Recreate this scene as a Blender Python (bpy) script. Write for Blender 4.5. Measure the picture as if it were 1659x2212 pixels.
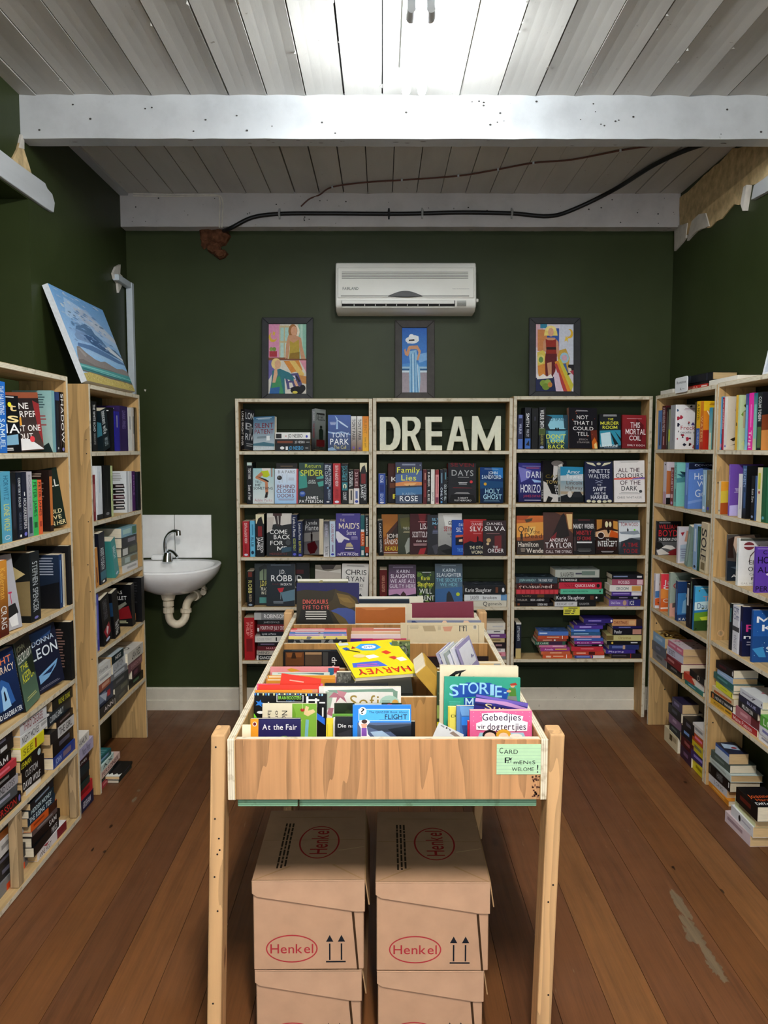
import bpy, math, random
from mathutils import Vector, Matrix
rnd = random.Random(7)
C = bpy.context.scene.collection
sc = bpy.context.scene
for o in list(bpy.data.objects): bpy.data.objects.remove(o)

# ------------------------------------------------------------------ camera, light, exposure
FPX, CX, CY = 1700.0, 829.5, 1106.0
PITCH = math.atan(138/FPX); YAW = math.atan(4.5/FPX); EYE = Vector((0, 0, 1.535))
RT = Vector((math.cos(YAW), -math.sin(YAW), 0))
FW = Vector((math.sin(YAW)*math.cos(PITCH), math.cos(YAW)*math.cos(PITCH), -math.sin(PITCH)))
UP = RT.cross(FW)
cd = bpy.data.cameras.new('camera'); cam = bpy.data.objects.new('camera', cd); C.objects.link(cam)
cd.sensor_fit = 'HORIZONTAL'; cd.sensor_width = 36; cd.lens = FPX/1659*36; cd.clip_start = 0.02
cam.matrix_world = Matrix(((RT.x, UP.x, -FW.x, EYE.x), (RT.y, UP.y, -FW.y, EYE.y), (RT.z, UP.z, -FW.z, EYE.z), (0, 0, 0, 1)))
sc.camera = cam
sc.view_settings.view_transform = 'Standard'; sc.view_settings.look = 'None'
sc.view_settings.gamma = 1; sc.view_settings.use_curve_mapping = False
sc.view_settings.exposure = 2.5
TUBE_STRENGTH = 28.0; REAR_STRENGTH = 150.0; WORLD = 0.6
w = bpy.data.worlds.new('world'); sc.world = w; w.use_nodes = True
w.node_tree.nodes['Background'].inputs[0].default_value = (0.86, 0.93, 1.0, 1)
w.node_tree.nodes['Background'].inputs[1].default_value = WORLD
try:
    sc.cycles.max_bounces = 12; sc.cycles.diffuse_bounces = 8; sc.cycles.sample_clamp_indirect = 6
except Exception: pass

def ray(u, v): return RT*((u-CX)/FPX) + FW + UP*((CY-v)/FPX)
def PY(u, v, Y): d = ray(u, v); return EYE + d*(Y/d.y)
def PX(u, v, X): d = ray(u, v); return EYE + d*(X/d.x)
def PZ(u, v, Z): d = ray(u, v); return EYE + d*((Z-EYE.z)/d.z)

# ------------------------------------------------------------------ colours and materials
def s2l(c): return c/12.92 if c <= .04045 else ((c+.055)/1.055)**2.4
def hx(s):
    if not isinstance(s, str): return s
    if len(s) == 3: s = ''.join(a+a for a in s)
    return tuple(s2l(int(s[i:i+2], 16)/255) for i in (0, 2, 4)) + (1.0,)

def nmat(name, rough=.5, spec=.5, metal=0.0):
    m = bpy.data.materials.new(name); m.use_nodes = True
    b = m.node_tree.nodes['Principled BSDF']
    b.inputs['Roughness'].default_value = rough
    b.inputs['Specular IOR Level'].default_value = spec
    b.inputs['Metallic'].default_value = metal
    return m, m.node_tree, b
def N(nt, t, **k):
    n = nt.nodes.new(t)
    for a, b in k.items(): setattr(n, a, b)
    return n
def ramp(nt, stops):
    r = nt.nodes.new('ShaderNodeValToRGB'); e = r.color_ramp.elements
    while len(e) < len(stops): e.new(.5)
    for i, (p, c) in enumerate(stops): e[i].position = p; e[i].color = hx(c)
    return r
def mathn(nt, op, a, b=None):
    n = nt.nodes.new('ShaderNodeMath'); n.operation = op
    for i, x in enumerate((a, b)):
        if x is None: continue
        if isinstance(x, (int, float)): n.inputs[i].default_value = x
        else: nt.links.new(x, n.inputs[i])
    return n.outputs[0]
def mixc(nt, f, a, b, mode='MIX'):
    n = nt.nodes.new('ShaderNodeMix'); n.data_type = 'RGBA'; n.blend_type = mode
    for k, x in ((0, f), (6, a), (7, b)):
        if isinstance(x, (int, float)): n.inputs[k].default_value = x
        elif isinstance(x, (str, tuple)): n.inputs[k].default_value = hx(x)
        else: nt.links.new(x, n.inputs[k])
    return n.outputs[2]
def noise(nt, vec, scale, detail=3, rough=.55):
    n = nt.nodes.new('ShaderNodeTexNoise'); n.inputs['Scale'].default_value = scale
    n.inputs['Detail'].default_value = detail; n.inputs['Roughness'].default_value = rough
    if vec is not None: nt.links.new(vec, n.inputs['Vector'])
    return n.outputs['Fac']
def mapping(nt, vec, scale):
    n = nt.nodes.new('ShaderNodeMapping'); n.inputs['Scale'].default_value = scale
    nt.links.new(vec, n.inputs['Vector']); return n.outputs[0]
def coord(nt, w='Object'): return nt.nodes.new('ShaderNodeTexCoord').outputs[w]
def rcoord(nt):
    """object coordinates shifted by a different amount for every board, so no two show the same grain"""
    i = nt.nodes.new('ShaderNodeObjectInfo'); v = nt.nodes.new('ShaderNodeVectorMath'); v.operation = 'ADD'
    nt.links.new(coord(nt), v.inputs[0]); nt.links.new(mathn(nt, 'MULTIPLY', i.outputs['Random'], 37.0), v.inputs[1]); return v.outputs[0]
def bump(nt, b, h, s=.3, d=.002):
    n = nt.nodes.new('ShaderNodeBump'); n.inputs['Strength'].default_value = s; n.inputs['Distance'].default_value = d
    nt.links.new(h, n.inputs['Height']); nt.links.new(n.outputs[0], b.inputs['Normal'])

def plain(name, col, rough=.5, spec=.5, metal=0, var=.08, scale=25, bmp=0):
    m, nt, b = nmat(name, rough, spec, metal); vec = coord(nt)
    f = noise(nt, vec, scale, 4)
    c = hx(col)
    lo = tuple(x*(1-var) for x in c[:3])+(1,); hi = tuple(min(1, x*(1+var)) for x in c[:3])+(1,)
    r = ramp(nt, [(.3, lo), (.7, hi)]); nt.links.new(f, r.inputs[0]); nt.links.new(r.outputs[0], b.inputs['Base Color'])
    if bmp: bump(nt, b, f, bmp, .003)
    return m
def print_mat(name, rough=.4, spec=.22, var=.05, scale=60, gamma=1.16):
    """printed surface: the design is stored as flat colours per face, with a little paper grain"""
    m, nt, b = nmat(name, rough, spec)
    a = nt.nodes.new('ShaderNodeVertexColor'); a.layer_name = 'Col'
    gm = nt.nodes.new('ShaderNodeGamma'); gm.inputs[1].default_value = gamma; nt.links.new(a.outputs[0], gm.inputs[0])
    f = noise(nt, coord(nt), scale, 3)
    r = ramp(nt, [(.3, (1-var,)*3+(1,)), (.7, (1, 1, 1, 1))]); nt.links.new(f, r.inputs[0])
    nt.links.new(mixc(nt, 1.0, gm.outputs[0], r.outputs[0], 'MULTIPLY'), b.inputs['Base Color'])
    return m
def ply_mat(name, axis, face, edge, edge2, dk=.62):
    """plywood: wood face on the two big sides, pale layered edge on the thin ones"""
    m, nt, b = nmat(name, .6, .25); vec = rcoord(nt); i = 'xyz'.index(axis)
    sp = N(nt, 'ShaderNodeSeparateXYZ'); nt.links.new(vec, sp.inputs[0])
    sn = N(nt, 'ShaderNodeSeparateXYZ'); nt.links.new(coord(nt, 'Normal'), sn.inputs[0])
    isface = mathn(nt, 'GREATER_THAN', mathn(nt, 'ABSOLUTE', sn.outputs[i]), .7)
    sc3 = [26, 26, 26]; j = {'x': 2, 'y': 2, 'z': 0}[axis]; sc3[j] = 2.2; 
    if axis == 'z': sc3 = [2.2, 22, 22]
    sc3 = [q*(2.4 if q > 10 else 1) for q in sc3]; f = noise(nt, mapping(nt, vec, sc3), 1.0, 6, .62)
    n2 = noise(nt, mapping(nt, vec, [6.5 if k != j else .55 for k in range(3)]), 1.0, 3, .5)
    rings = mathn(nt, 'FRACT', mathn(nt, 'MULTIPLY', n2, 11.0))
    ff = mathn(nt, 'ADD', mathn(nt, 'MULTIPLY', f, .74), mathn(nt, 'MULTIPLY', rings, .26))
    c = hx(face); d = tuple(x*dk for x in c[:3])+(1,); l = tuple(min(1, x*1.25) for x in c[:3])+(1,)
    rf = ramp(nt, [(.25, d), (.5, c), (.8, l)]); nt.links.new(ff, rf.inputs[0])
    st = mathn(nt, 'FRACT', mathn(nt, 'ADD', mathn(nt, 'MULTIPLY', sp.outputs[i], 210.0), mathn(nt, 'MULTIPLY', f, .35)))
    re = ramp(nt, [(.0, edge2), (.3, edge), (.75, edge), (1.0, edge2)]); nt.links.new(st, re.inputs[0])
    sp2 = noise(nt, vec, 38, 4); rs = ramp(nt, [(.3, (.62, .58, .5, 1)), (.46, (1, 1, 1, 1))]); nt.links.new(sp2, rs.inputs[0])
    ec = mixc(nt, 1.0, re.outputs[0], rs.outputs[0], 'MULTIPLY')
    nt.links.new(mixc(nt, isface, ec, rf.outputs[0]), b.inputs['Base Color'])
    bump(nt, b, f, .15, .001)
    return m
def wood_mat(name, col, along='z', rough=.55, knots=True, contrast=.5):
    m, nt, b = nmat(name, rough, .3); vec = rcoord(nt)
    s = [30, 30, 30]; s['xyz'.index(along)] = 1.6
    f = noise(nt, mapping(nt, vec, s), 1.0, 7, .65)
    s2 = [9, 9, 9]; s2['xyz'.index(along)] = .9
    n2 = noise(nt, mapping(nt, vec, s2), 1.0, 2)
    rings = mathn(nt, 'FRACT', mathn(nt, 'MULTIPLY', n2, 9.0))
    ff = mathn(nt, 'ADD', mathn(nt, 'MULTIPLY', f, .62), mathn(nt, 'MULTIPLY', rings, .38))
    c = hx(col); d = tuple(x*(1-contrast) for x in c[:3])+(1,); l = tuple(min(1, x*1.22) for x in c[:3])+(1,)
    r = ramp(nt, [(.2, d), (.48, c), (.85, l)]); nt.links.new(ff, r.inputs[0]); out = r.outputs[0]
    if knots:
        v = N(nt, 'ShaderNodeTexVoronoi'); v.inputs['Scale'].default_value = 1.0
        s3 = [7, 7, 7]; s3['xyz'.index(along)] = 3.2
        nt.links.new(mapping(nt, vec, s3), v.inputs['Vector'])
        k = ramp(nt, [(.0, (.12, .07, .03, 1)), (.055, (.35, .22, .12, 1)), (.1, (1, 1, 1, 1))]); nt.links.new(v.outputs['Distance'], k.inputs[0])
        out = mixc(nt, .8, out, k.outputs[0], 'MULTIPLY')
    nt.links.new(out, b.inputs['Base Color']); bump(nt, b, f, .2, .0015)
    return m

M = {}
M['print'] = print_mat('printed_cover')
M['card'] = print_mat('corrugated_card', .8, .1, .12, 18, 1.0)
M['paint'] = print_mat('painted_canvas', .6, .2, .14, 90, .95)
def pages_mat(name, col):
    m, nt, b = nmat(name, .85, .1); vec = coord(nt)
    f = noise(nt, mapping(nt, vec, (14, 900, 14)), 1, 2); c = hx(col)
    r = ramp(nt, [(.25, tuple(x*.72 for x in c[:3])+(1,)), (.6, c)]); nt.links.new(f, r.inputs[0])
    nt.links.new(r.outputs[0], b.inputs['Base Color']); return m
M['pages'] = pages_mat('book_pages', 'e6dbc2'); M['pages_old'] = pages_mat('yellowed_pages', 'd2b384')
PE, PE2 = 'dfd7c2', 'aea189'
M['plyx'] = ply_mat('plywood_upright', 'x', 'b89562', PE, PE2)
M['plyz'] = ply_mat('plywood_shelf', 'z', 'c2a575', PE, PE2)
M['plyy'] = ply_mat('plywood_side', 'y', 'c9a870', PE, PE2)
M['plyfront'] = ply_mat('plywood_front_board', 'y', 'b98a5f', PE, PE2, .52)
M['pine'] = wood_mat('raw_pine', 'c69e70', 'z', .65, True, .32)
M['pinegrey'] = wood_mat('weathered_pine', 'a58c68', 'z', .7, True, .4)
M['divider'] = ply_mat('divider_board', 'y', 'a87e4a', PE, PE2)
M['greenboard'] = ply_mat('green_stained_board', 'z', '6f9270', '7aa386', '466b50')
M['bone'] = plain('cream_letter_paint', 'dfdfc8', .5, .3, var=.07, scale=30)
M['black_frame'] = plain('black_frame_wood', '2a2b2d', .5, .3, var=.2)
M['grey_frame'] = plain('charcoal_frame_wood', '3d3936', .6, .3, var=.2)
M['chrome'] = plain('chrome', 'd8dcdf', .12, .5, 1.0, .03)
M['china'] = plain('white_china', 'f4f4f3', .12, .6, var=.02)
M['tile'] = plain('white_wall_tile', 'f0f0ee', .2, .5, var=.05, scale=12)
M['pvc'] = plain('cream_plastic_pipe', 'd9cdb4', .4, .4, var=.1)
M['acwhite'] = plain('aged_white_plastic', 'eeede4', .32, .5, var=.03, scale=6)
M['acgrey'] = plain('grey_plastic', '9a9a92', .4, .4, var=.05)
M['dark'] = plain('black_plastic', '131416', .42, .4, var=.1)
M['cablered'] = plain('brown_red_cable', '5e3a30', .5, .4, var=.1)
M['cablewhite'] = plain('white_cable', 'dcd6ca', .5, .4, var=.1)
M['metal'] = plain('zinc_clip', 'a7a7a4', .35, .5, .9, .1)
M['conduit'] = plain('white_trunking', 'c3cdd4', .35, .4, var=.04)
M['brick'] = plain('broken_red_brick', '5a3a28', .95, .1, var=.45, scale=40, bmp=.8)
M['plaster'] = plain('old_tan_plaster', 'c9b084', .95, .1, var=.28, scale=22, bmp=.6)
M['flake'] = plain('peeled_white_plaster', 'cfc9bf', .9, .1, var=.12, scale=20)
M['fixture'] = plain('white_lamp_steel', 'd5dadc', .4, .4, var=.03)

def wall_mat():
    m, nt, b = nmat('dark_green_wall_paint', .45, .2); vec = coord(nt)
    f = noise(nt, vec, 2.2, 5); g = noise(nt, vec, 110, 2)
    r = ramp(nt, [(.3, '2a3317'), (.7, '333c1f')]); nt.links.new(f, r.inputs[0])
    v = noise(nt, mapping(nt, vec, (9, 9, 2.5)), 1.0, 8, .7); k = ramp(nt, [(.70, (0, 0, 0, 1)), (.76, (1, 1, 1, 1))]); nt.links.new(v, k.inputs[0])
    nt.links.new(mixc(nt, mathn(nt, 'MULTIPLY', k.outputs[0], .25), r.outputs[0], '8a8d76'), b.inputs['Base Color'])
    bump(nt, b, mathn(nt, 'ADD', mathn(nt, 'MULTIPLY', f, 3.0), mathn(nt, 'MULTIPLY', g, .12)), .25, .004); return m
M['wall'] = wall_mat()
M['greenboards'] = plain('dark_green_back_boards', '222b18', .6, .15, var=.12, scale=5)
def white_paint(name, col):
    m, nt, b = nmat(name, .45, .35); vec = coord(nt)
    f = noise(nt, mapping(nt, vec, (6, 1.2, 6)), 1.0, 6, .65); g = noise(nt, vec, 28, 5, .7); c = hx(col)
    r = ramp(nt, [(.2, tuple(x*.80 for x in c[:3])+(1,)), (.55, c)]); nt.links.new(f, r.inputs[0])
    k = ramp(nt, [(.285, (.38, .33, .27, 1)), (.33, (1, 1, 1, 1))]); nt.links.new(g, k.inputs[0])
    a = nt.nodes.new('ShaderNodeVertexColor'); a.layer_name = 'Col'
    o = mixc(nt, .85, r.outputs[0], k.outputs[0], 'MULTIPLY')
    nt.links.new(mixc(nt, 1.0, o, a.outputs[0], 'MULTIPLY'), b.inputs['Base Color'])
    bump(nt, b, f, .35, .004); return m
M['ceil'] = white_paint('white_ceiling_boards', 'c9c6bf')
M['beam'] = white_paint('white_beam_paint', 'bfc2c4')
M['skirt'] = white_paint('cream_skirting_paint', 'd6cfbd')
def floor_mat():
    m, nt, b = nmat('stained_floor_boards', .38, .4); vec = coord(nt)
    a = nt.nodes.new('ShaderNodeVertexColor'); a.layer_name = 'Col'
    f = mathn(nt, 'ADD', mathn(nt, 'MULTIPLY', noise(nt, mapping(nt, vec, (34, 1.6, 34)), 1.0, 7, .68), .6), mathn(nt, 'MULTIPLY', noise(nt, mapping(nt, vec, (150, 3.5, 150)), 1.0, 4, .7), .4))
    r = ramp(nt, [(.25, (.42, .36, .29, 1)), (.5, (1.05, .96, .84, 1)), (.8, (1.6, 1.42, 1.18, 1))]); nt.links.new(f, r.inputs[0])
    o = mixc(nt, 1.0, a.outputs[0], r.outputs[0], 'MULTIPLY')
    v = N(nt, 'ShaderNodeTexVoronoi'); v.inputs['Scale'].default_value = 1.0; nt.links.new(mapping(nt, vec, (6, 2.1, 6)), v.inputs['Vector'])
    k = ramp(nt, [(.0, (.2, .14, .1, 1)), (.05, (.45, .36, .3, 1)), (.085, (1, 1, 1, 1))]); nt.links.new(v.outputs['Distance'], k.inputs[0])
    o = mixc(nt, .75, o, k.outputs[0], 'MULTIPLY')
    s = noise(nt, mapping(nt, vec, (5, 1.4, 5)), 1.0, 9, .75); ks = ramp(nt, [(.69, (0, 0, 0, 1)), (.73, (1, 1, 1, 1))]); nt.links.new(s, ks.inputs[0])
    o = mixc(nt, mathn(nt, 'MULTIPLY', ks.outputs[0], .4), o, '8f8371')
    sc_ = noise(nt, mapping(nt, vec, (70, 6, 70)), 1.0, 3, .6); kc = ramp(nt, [(.70, (0, 0, 0, 1)), (.74, (1, 1, 1, 1))]); nt.links.new(sc_, kc.inputs[0])
    o = mixc(nt, mathn(nt, 'MULTIPLY', kc.outputs[0], .35), o, '9c8a70')
    nt.links.new(o, b.inputs['Base Color'])
    rr = ramp(nt, [(.3, (.30,)*3+(1,)), (.75, (.55,)*3+(1,))]); nt.links.new(noise(nt, vec, 6, 4), rr.inputs[0]); nt.links.new(rr.outputs[0], b.inputs['Roughness'])
    bump(nt, b, f, .25, .0015); return m
M['floor'] = floor_mat()
def emis(name, col, s):
    m = bpy.data.materials.new(name); m.use_nodes = True; nt = m.node_tree; nt.nodes.clear()
    e = nt.nodes.new('ShaderNodeEmission'); e.inputs[0].default_value = col; e.inputs[1].default_value = s
    o = nt.nodes.new('ShaderNodeOutputMaterial'); nt.links.new(e.outputs[0], o.inputs[0]); return m
M['tube'] = emis('lit_fluorescent_tube', (.90, .96, 1.0, 1), TUBE_STRENGTH)
M['tube_rear'] = emis('lit_fluorescent_tube_rear', (1.0, .95, .88, 1), REAR_STRENGTH)

# ------------------------------------------------------------------ mesh building
class MB:
    def __init__(s): s.v = []; s.f = []; s.c = []; s.m = []; s.any = False
    def add(s, vs, fs, col=None, mi=0):
        o = len(s.v); s.v.extend(tuple(p) for p in vs)
        if col is not None: s.any = True
        if col is None: cs = [(1, 1, 1, 1)]*len(vs)
        elif isinstance(col, list): cs = [hx(c) for c in col]
        else: cs = [hx(col)]*len(vs)
        s.c.extend(cs); s.f.extend(tuple(i+o for i in f) for f in fs); s.m.extend([mi]*len(fs)); return s
    def box(s, x0, x1, y0, y1, z0, z1, col=None, mi=0, mat=None):
        vs = [Vector((x, y, z)) for z in (z0, z1) for y in (y0, y1) for x in (x0, x1)]
        if mat: vs = [mat @ p for p in vs]
        return s.add(vs, [(0, 2, 3, 1), (4, 5, 7, 6), (0, 1, 5, 4), (2, 6, 7, 3), (0, 4, 6, 2), (1, 3, 7, 5)], col, mi)
    def prism(s, pts, d, col=None, mi=0):
        """closed polygon pts (3D, any plane) pushed along vector d"""
        n = len(pts); d = Vector(d); a = [Vector(p) for p in pts]; vs = a+[p+d for p in a]
        nr = Vector((0, 0, 0))
        for i in range(n): nr += a[i].cross(a[(i+1) % n])
        flip = nr.dot(d) > 0
        fs = [tuple(range(n)), tuple(range(2*n-1, n-1, -1))] + [(i, i+n, (i+1) % n+n, (i+1) % n) for i in range(n)]
        if flip: fs = [tuple(reversed(f)) for f in fs]
        return s.add(vs, fs, col, mi)
    def tube(s, path, r, n=10, col=None, mi=0, caps=True):
        P = [Vector(p) for p in path]; vs = []; fs = []; prev = None
        rs = r if isinstance(r, (list, tuple)) else [r]*len(P)
        for i, p in enumerate(P):
            t = (P[min(i+1, len(P)-1)]-P[max(i-1, 0)]).normalized()
            a = prev if prev is not None else (Vector((0, 0, 1)) if abs(t.z) < .9 else Vector((1, 0, 0)))
            a = (a - t*a.dot(t)).normalized(); b = t.cross(a); prev = a
            vs += [p + (a*math.cos(k*2*math.pi/n)+b*math.sin(k*2*math.pi/n))*rs[i] for k in range(n)]
        for i in range(len(P)-1):
            fs += [(i*n+k, i*n+(k+1) % n, (i+1)*n+(k+1) % n, (i+1)*n+k) for k in range(n)]
        if caps: fs += [tuple(reversed(range(n))), tuple(range((len(P)-1)*n, len(P)*n))]
        return s.add(vs, fs, col, mi)
    def rings(s, loops, col=None, mi=0, cap0=False, cap1=False):
        n = len(loops[0]); vs = [p for l in loops for p in l]; fs = []
        for i in range(len(loops)-1):
            fs += [(i*n+k, i*n+(k+1) % n, (i+1)*n+(k+1) % n, (i+1)*n+k) for k in range(n)]
        if cap0: fs.append(tuple(reversed(range(n))))
        if cap1: fs.append(tuple(range((len(loops)-1)*n, len(loops)*n)))
        return s.add(vs, fs, col, mi)
    def build(s, name, mats, parent=None, bevel=0, smooth=False, seg=1):
        me = bpy.data.meshes.new(name); me.from_pydata(s.v, [], s.f)
        mats = mats if isinstance(mats, (list, tuple)) else [mats]
        for m in mats: me.materials.append(M[m] if isinstance(m, str) else m)
        if len(mats) > 1: me.polygons.foreach_set('material_index', s.m)
        if s.any or any(k in ('ceil', 'beam', 'skirt', 'floor') for k in mats if isinstance(k, str)):
            a = me.attributes.new('Col', 'FLOAT_COLOR', 'POINT'); a.data.foreach_set('color', [x for c in s.c for x in c])
        if smooth: me.polygons.foreach_set('use_smooth', [True]*len(me.polygons))
        me.update(); o = bpy.data.objects.new(name, me); C.objects.link(o)
        if parent: o.parent = parent
        if bevel:
            b = o.modifiers.new('bevel', 'BEVEL'); b.width = bevel; b.segments = seg; b.limit_method = 'ANGLE'
        if smooth:
            try: me.set_sharp_from_angle(angle=math.radians(40))
            except Exception: pass
        return o
def tag(o, label, cat, group=None):
    o['label'] = label; o['category'] = cat
    if group: o['group'] = group
    return o
def thing(name, label, cat, loc=(0, 0, 0), group=None):
    o = bpy.data.objects.new(name, None); C.objects.link(o); o.empty_display_size = .05
    o.location = loc; return tag(o, label, cat, group)
def struct(o): o['kind'] = 'structure'; return o
def bx(name, mat, parent, x0, x1, y0, y1, z0, z1, bevel=.0012, org=True):
    """one board: its origin sits at its own corner so every board shows another piece of grain"""
    pl = Vector(parent.location) if parent else Vector((0, 0, 0))
    o = MB().box(0, x1-x0, 0, y1-y0, 0, z1-z0).build(name, mat, parent, bevel)
    o.location = Vector((x0, y0, z0))-pl; return o

# ------------------------------------------------------------------ lettering: flat glyph shapes taken once from the built-in font
CH = 'ABCDEFGHIJKLMNOPQRSTUVWXYZabcdefghijklmnopqrstuvwxyz0123456789.,!?\'&-:/"'
GL = {}
def load_glyphs():
    tmp = []
    for wgt, off in (('t', 0.0), ('T', 0.007)):
        for ch in CH:
            cu = bpy.data.curves.new('g', 'FONT'); cu.body = ch; cu.size = 1; cu.offset = off; cu.resolution_u = 4; cu.fill_mode = 'FRONT'
            o = bpy.data.objects.new('g', cu); C.objects.link(o); tmp.append((wgt, ch, o))
    bpy.context.view_layer.update(); dg = bpy.context.evaluated_depsgraph_get()
    for wgt, ch, o in tmp:
        e = o.evaluated_get(dg); me = e.to_mesh()
        GL[wgt, ch] = ([(v.co.x, v.co.y) for v in me.vertices], [tuple(p.vertices) for p in me.polygons]); e.to_mesh_clear()
    for wgt, ch, o in tmp:
        cu = o.data; bpy.data.objects.remove(o); bpy.data.curves.remove(cu)
load_glyphs()
GL['T', 'M'] = ([(0, 0), (.13, 0), (.13, .44), (.39, .08), (.65, .44), (.65, 0), (.78, 0), (.78, .682), (.66, .682), (.39, .3), (.12, .682), (0, .682)], [tuple(range(12))])
CAP = max(y for x, y in GL['t', 'H'][0])
def layout(txt, wgt='t'):
    x = 0; V = []; Fc = []
    for ch in txt:
        if ch == ' ' or (wgt, ch) not in GL: x += .31; continue
        vs, fs = GL[wgt, ch]
        if not vs: x += .3; continue
        lo = min(a for a, b in vs); hi = max(a for a, b in vs); o = len(V)
        V += [(a-lo+x, b/CAP) for a, b in vs]; Fc += [tuple(i+o for i in f) for f in fs]; x += hi-lo+.105
    return V, Fc, max(x-.105, .01)

class Canvas:
    """a printed face: top-left corner O, right vector ex, down vector ey (full lengths), outward normal n"""
    def __init__(s, mb, O, ex, ey, n, mi=0, step=.00004):
        s.mb, s.O, s.ex, s.ey, s.n, s.mi, s.k, s.step = mb, Vector(O), Vector(ex), Vector(ey), Vector(n), mi, 1, step
        s.flip = s.ex.cross(s.ey).dot(s.n) > 0
    def P(s, x, y): return s.O+s.ex*x+s.ey*y+s.n*(s.k*s.step)
    def poly(s, pts, col):
        f = tuple(range(len(pts)))
        a = sum(pts[i][0]*pts[(i+1) % len(pts)][1]-pts[(i+1) % len(pts)][0]*pts[i][1] for i in range(len(pts)))
        if (a > 0) != s.flip: f = tuple(reversed(f))
        s.mb.add([s.P(*p) for p in pts], [f], col, s.mi)
    def rect(s, x0, y0, x1, y1, c, c2=None): s.poly([(x0, y0), (x1, y0), (x1, y1), (x0, y1)], [c, c, c2 or c, c2 or c])
    def ell(s, cx, cy, rx, ry, c, n=16): s.poly([(cx+rx*math.cos(i*2*math.pi/n), cy+ry*math.sin(i*2*math.pi/n)) for i in range(n)], c)
    def text(s, x0, y0, x1, y1, c, t, wgt='t'):
        V, Fc, W = layout(t, wgt)
        if not V: return
        s.mb.add([s.P(x0+(x1-x0)*a/W, y1-(y1-y0)*b) for a, b in V], [tuple(reversed(f)) if s.flip else f for f in Fc] if False else Fc, c, s.mi)
    def draw(s, spec, bg=None):
        if bg and '>' in bg:
            a, b = bg.split('>'); s.rect(0, 0, 1, 1, a, b); s.k += 1
        for it in (spec or '').split(';'):
            q = it.strip().split(' ')
            if not q[0]: continue
            op = q[0]
            if op in 'tT':
                x0, y0, x1, y1 = map(float, q[1:5]); s.text(x0, y0, x1, y1, q[5], ' '.join(q[6:]), op)
            elif op == 'v':   # lettering turned a quarter: reads downwards, letter tops to the right
                x0, y0, x1, y1 = map(float, q[1:5]); V, Fc, W = layout(' '.join(q[6:]))
                s.mb.add([s.P(x0+(x1-x0)*b, y0+(y1-y0)*a/W) for a, b in V], Fc, q[5], s.mi)
            elif op == 'r': s.rect(*map(float, q[1:5]), *q[5:7])
            elif op == 'e': s.ell(*map(float, q[1:5]), q[5])
            elif op == 'o':   # ring: cx cy rx ry width colour
                cx, cy, rx, ry, w_ = map(float, q[1:6]); k = 40
                asp = s.ex.length/s.ey.length
                for i in range(k):
                    a, b = i*2*math.pi/k, (i+1)*2*math.pi/k
                    s.poly([(cx+rx*math.cos(a), cy+ry*math.sin(a)), (cx+rx*math.cos(b), cy+ry*math.sin(b)), (cx+(rx-w_)*math.cos(b), cy+(ry-w_*asp)*math.sin(b)), (cx+(rx-w_)*math.cos(a), cy+(ry-w_*asp)*math.sin(a))], q[6])
            elif op == 'p':
                c = q[1]; z = list(map(float, q[2:])); s.poly(list(zip(z[::2], z[1::2])), c)
            elif op == 'b':   # unreadable small print: y0 y1 n colour [x0 x1]
                y0, y1 = float(q[1]), float(q[2]); n = int(q[3]); x0, x1 = (float(q[5]), float(q[6])) if len(q) > 6 else (.14, .86)
                h = (y1-y0)/n
                for i in range(n):
                    e = rnd.uniform(0, .25)*(x1-x0)*.5; s.rect(x0+e, y0+i*h, x1-e, y0+i*h+h*.45, q[4])
            elif op == 's':   # standing figure: x foot_y height colour
                x, y, h = map(float, q[1:4]); a = s.ey.length/s.ex.length; c = q[4]
                s.ell(x, y-h*.93, h*.065*a, h*.07, c, 10); wd = h*a
                s.poly([(x-.05*wd, y-h*.86), (x+.05*wd, y-h*.86), (x+.12*wd, y-h*.78), (x+.11*wd, y-h*.45), (x+.09*wd, y), (x+.02*wd, y), (x, y-h*.4), (x-.03*wd, y), (x-.09*wd, y), (x-.1*wd, y-h*.45), (x-.12*wd, y-h*.78)], c)
            elif op == 'n':   # scattered blots: count size colours...
                for i in range(int(q[1])):
                    z = float(q[2])*rnd.uniform(.5, 1.2); a, b = rnd.uniform(.06, .94), rnd.uniform(.04, .96); t = rnd.uniform(0, 3.1)
                    asp = s.ex.length/s.ey.length
                    s.poly([(min(.99, max(.01, a+z*math.cos(k+t)*(.5 if k % 2 else 1))), min(.99, max(.01, b+z*asp*math.sin(k+t)))) for k in range(6)], rnd.choice(q[3:]))
            s.k += 1
# ------------------------------------------------------------------ the room
WL, WR, WB, ZC, Y0 = -1.44, 1.645, 4.54, 2.93, -2.6
mb = MB(); x = -2.0
while x < 2.2:
    wd = rnd.uniform(.132, .146); base = rnd.choice(['65422a', '6c4729', '5d3c24', '714c2c', '674326', '755030', '5a3a24'])
    mb.box(x+.0008, x+wd-.0008, Y0, WB+.3, -.03, 0, base); x += wd
mb.box(-2.0, 2.2, Y0, WB+.3, -.06, -.012, '120c08')
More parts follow.
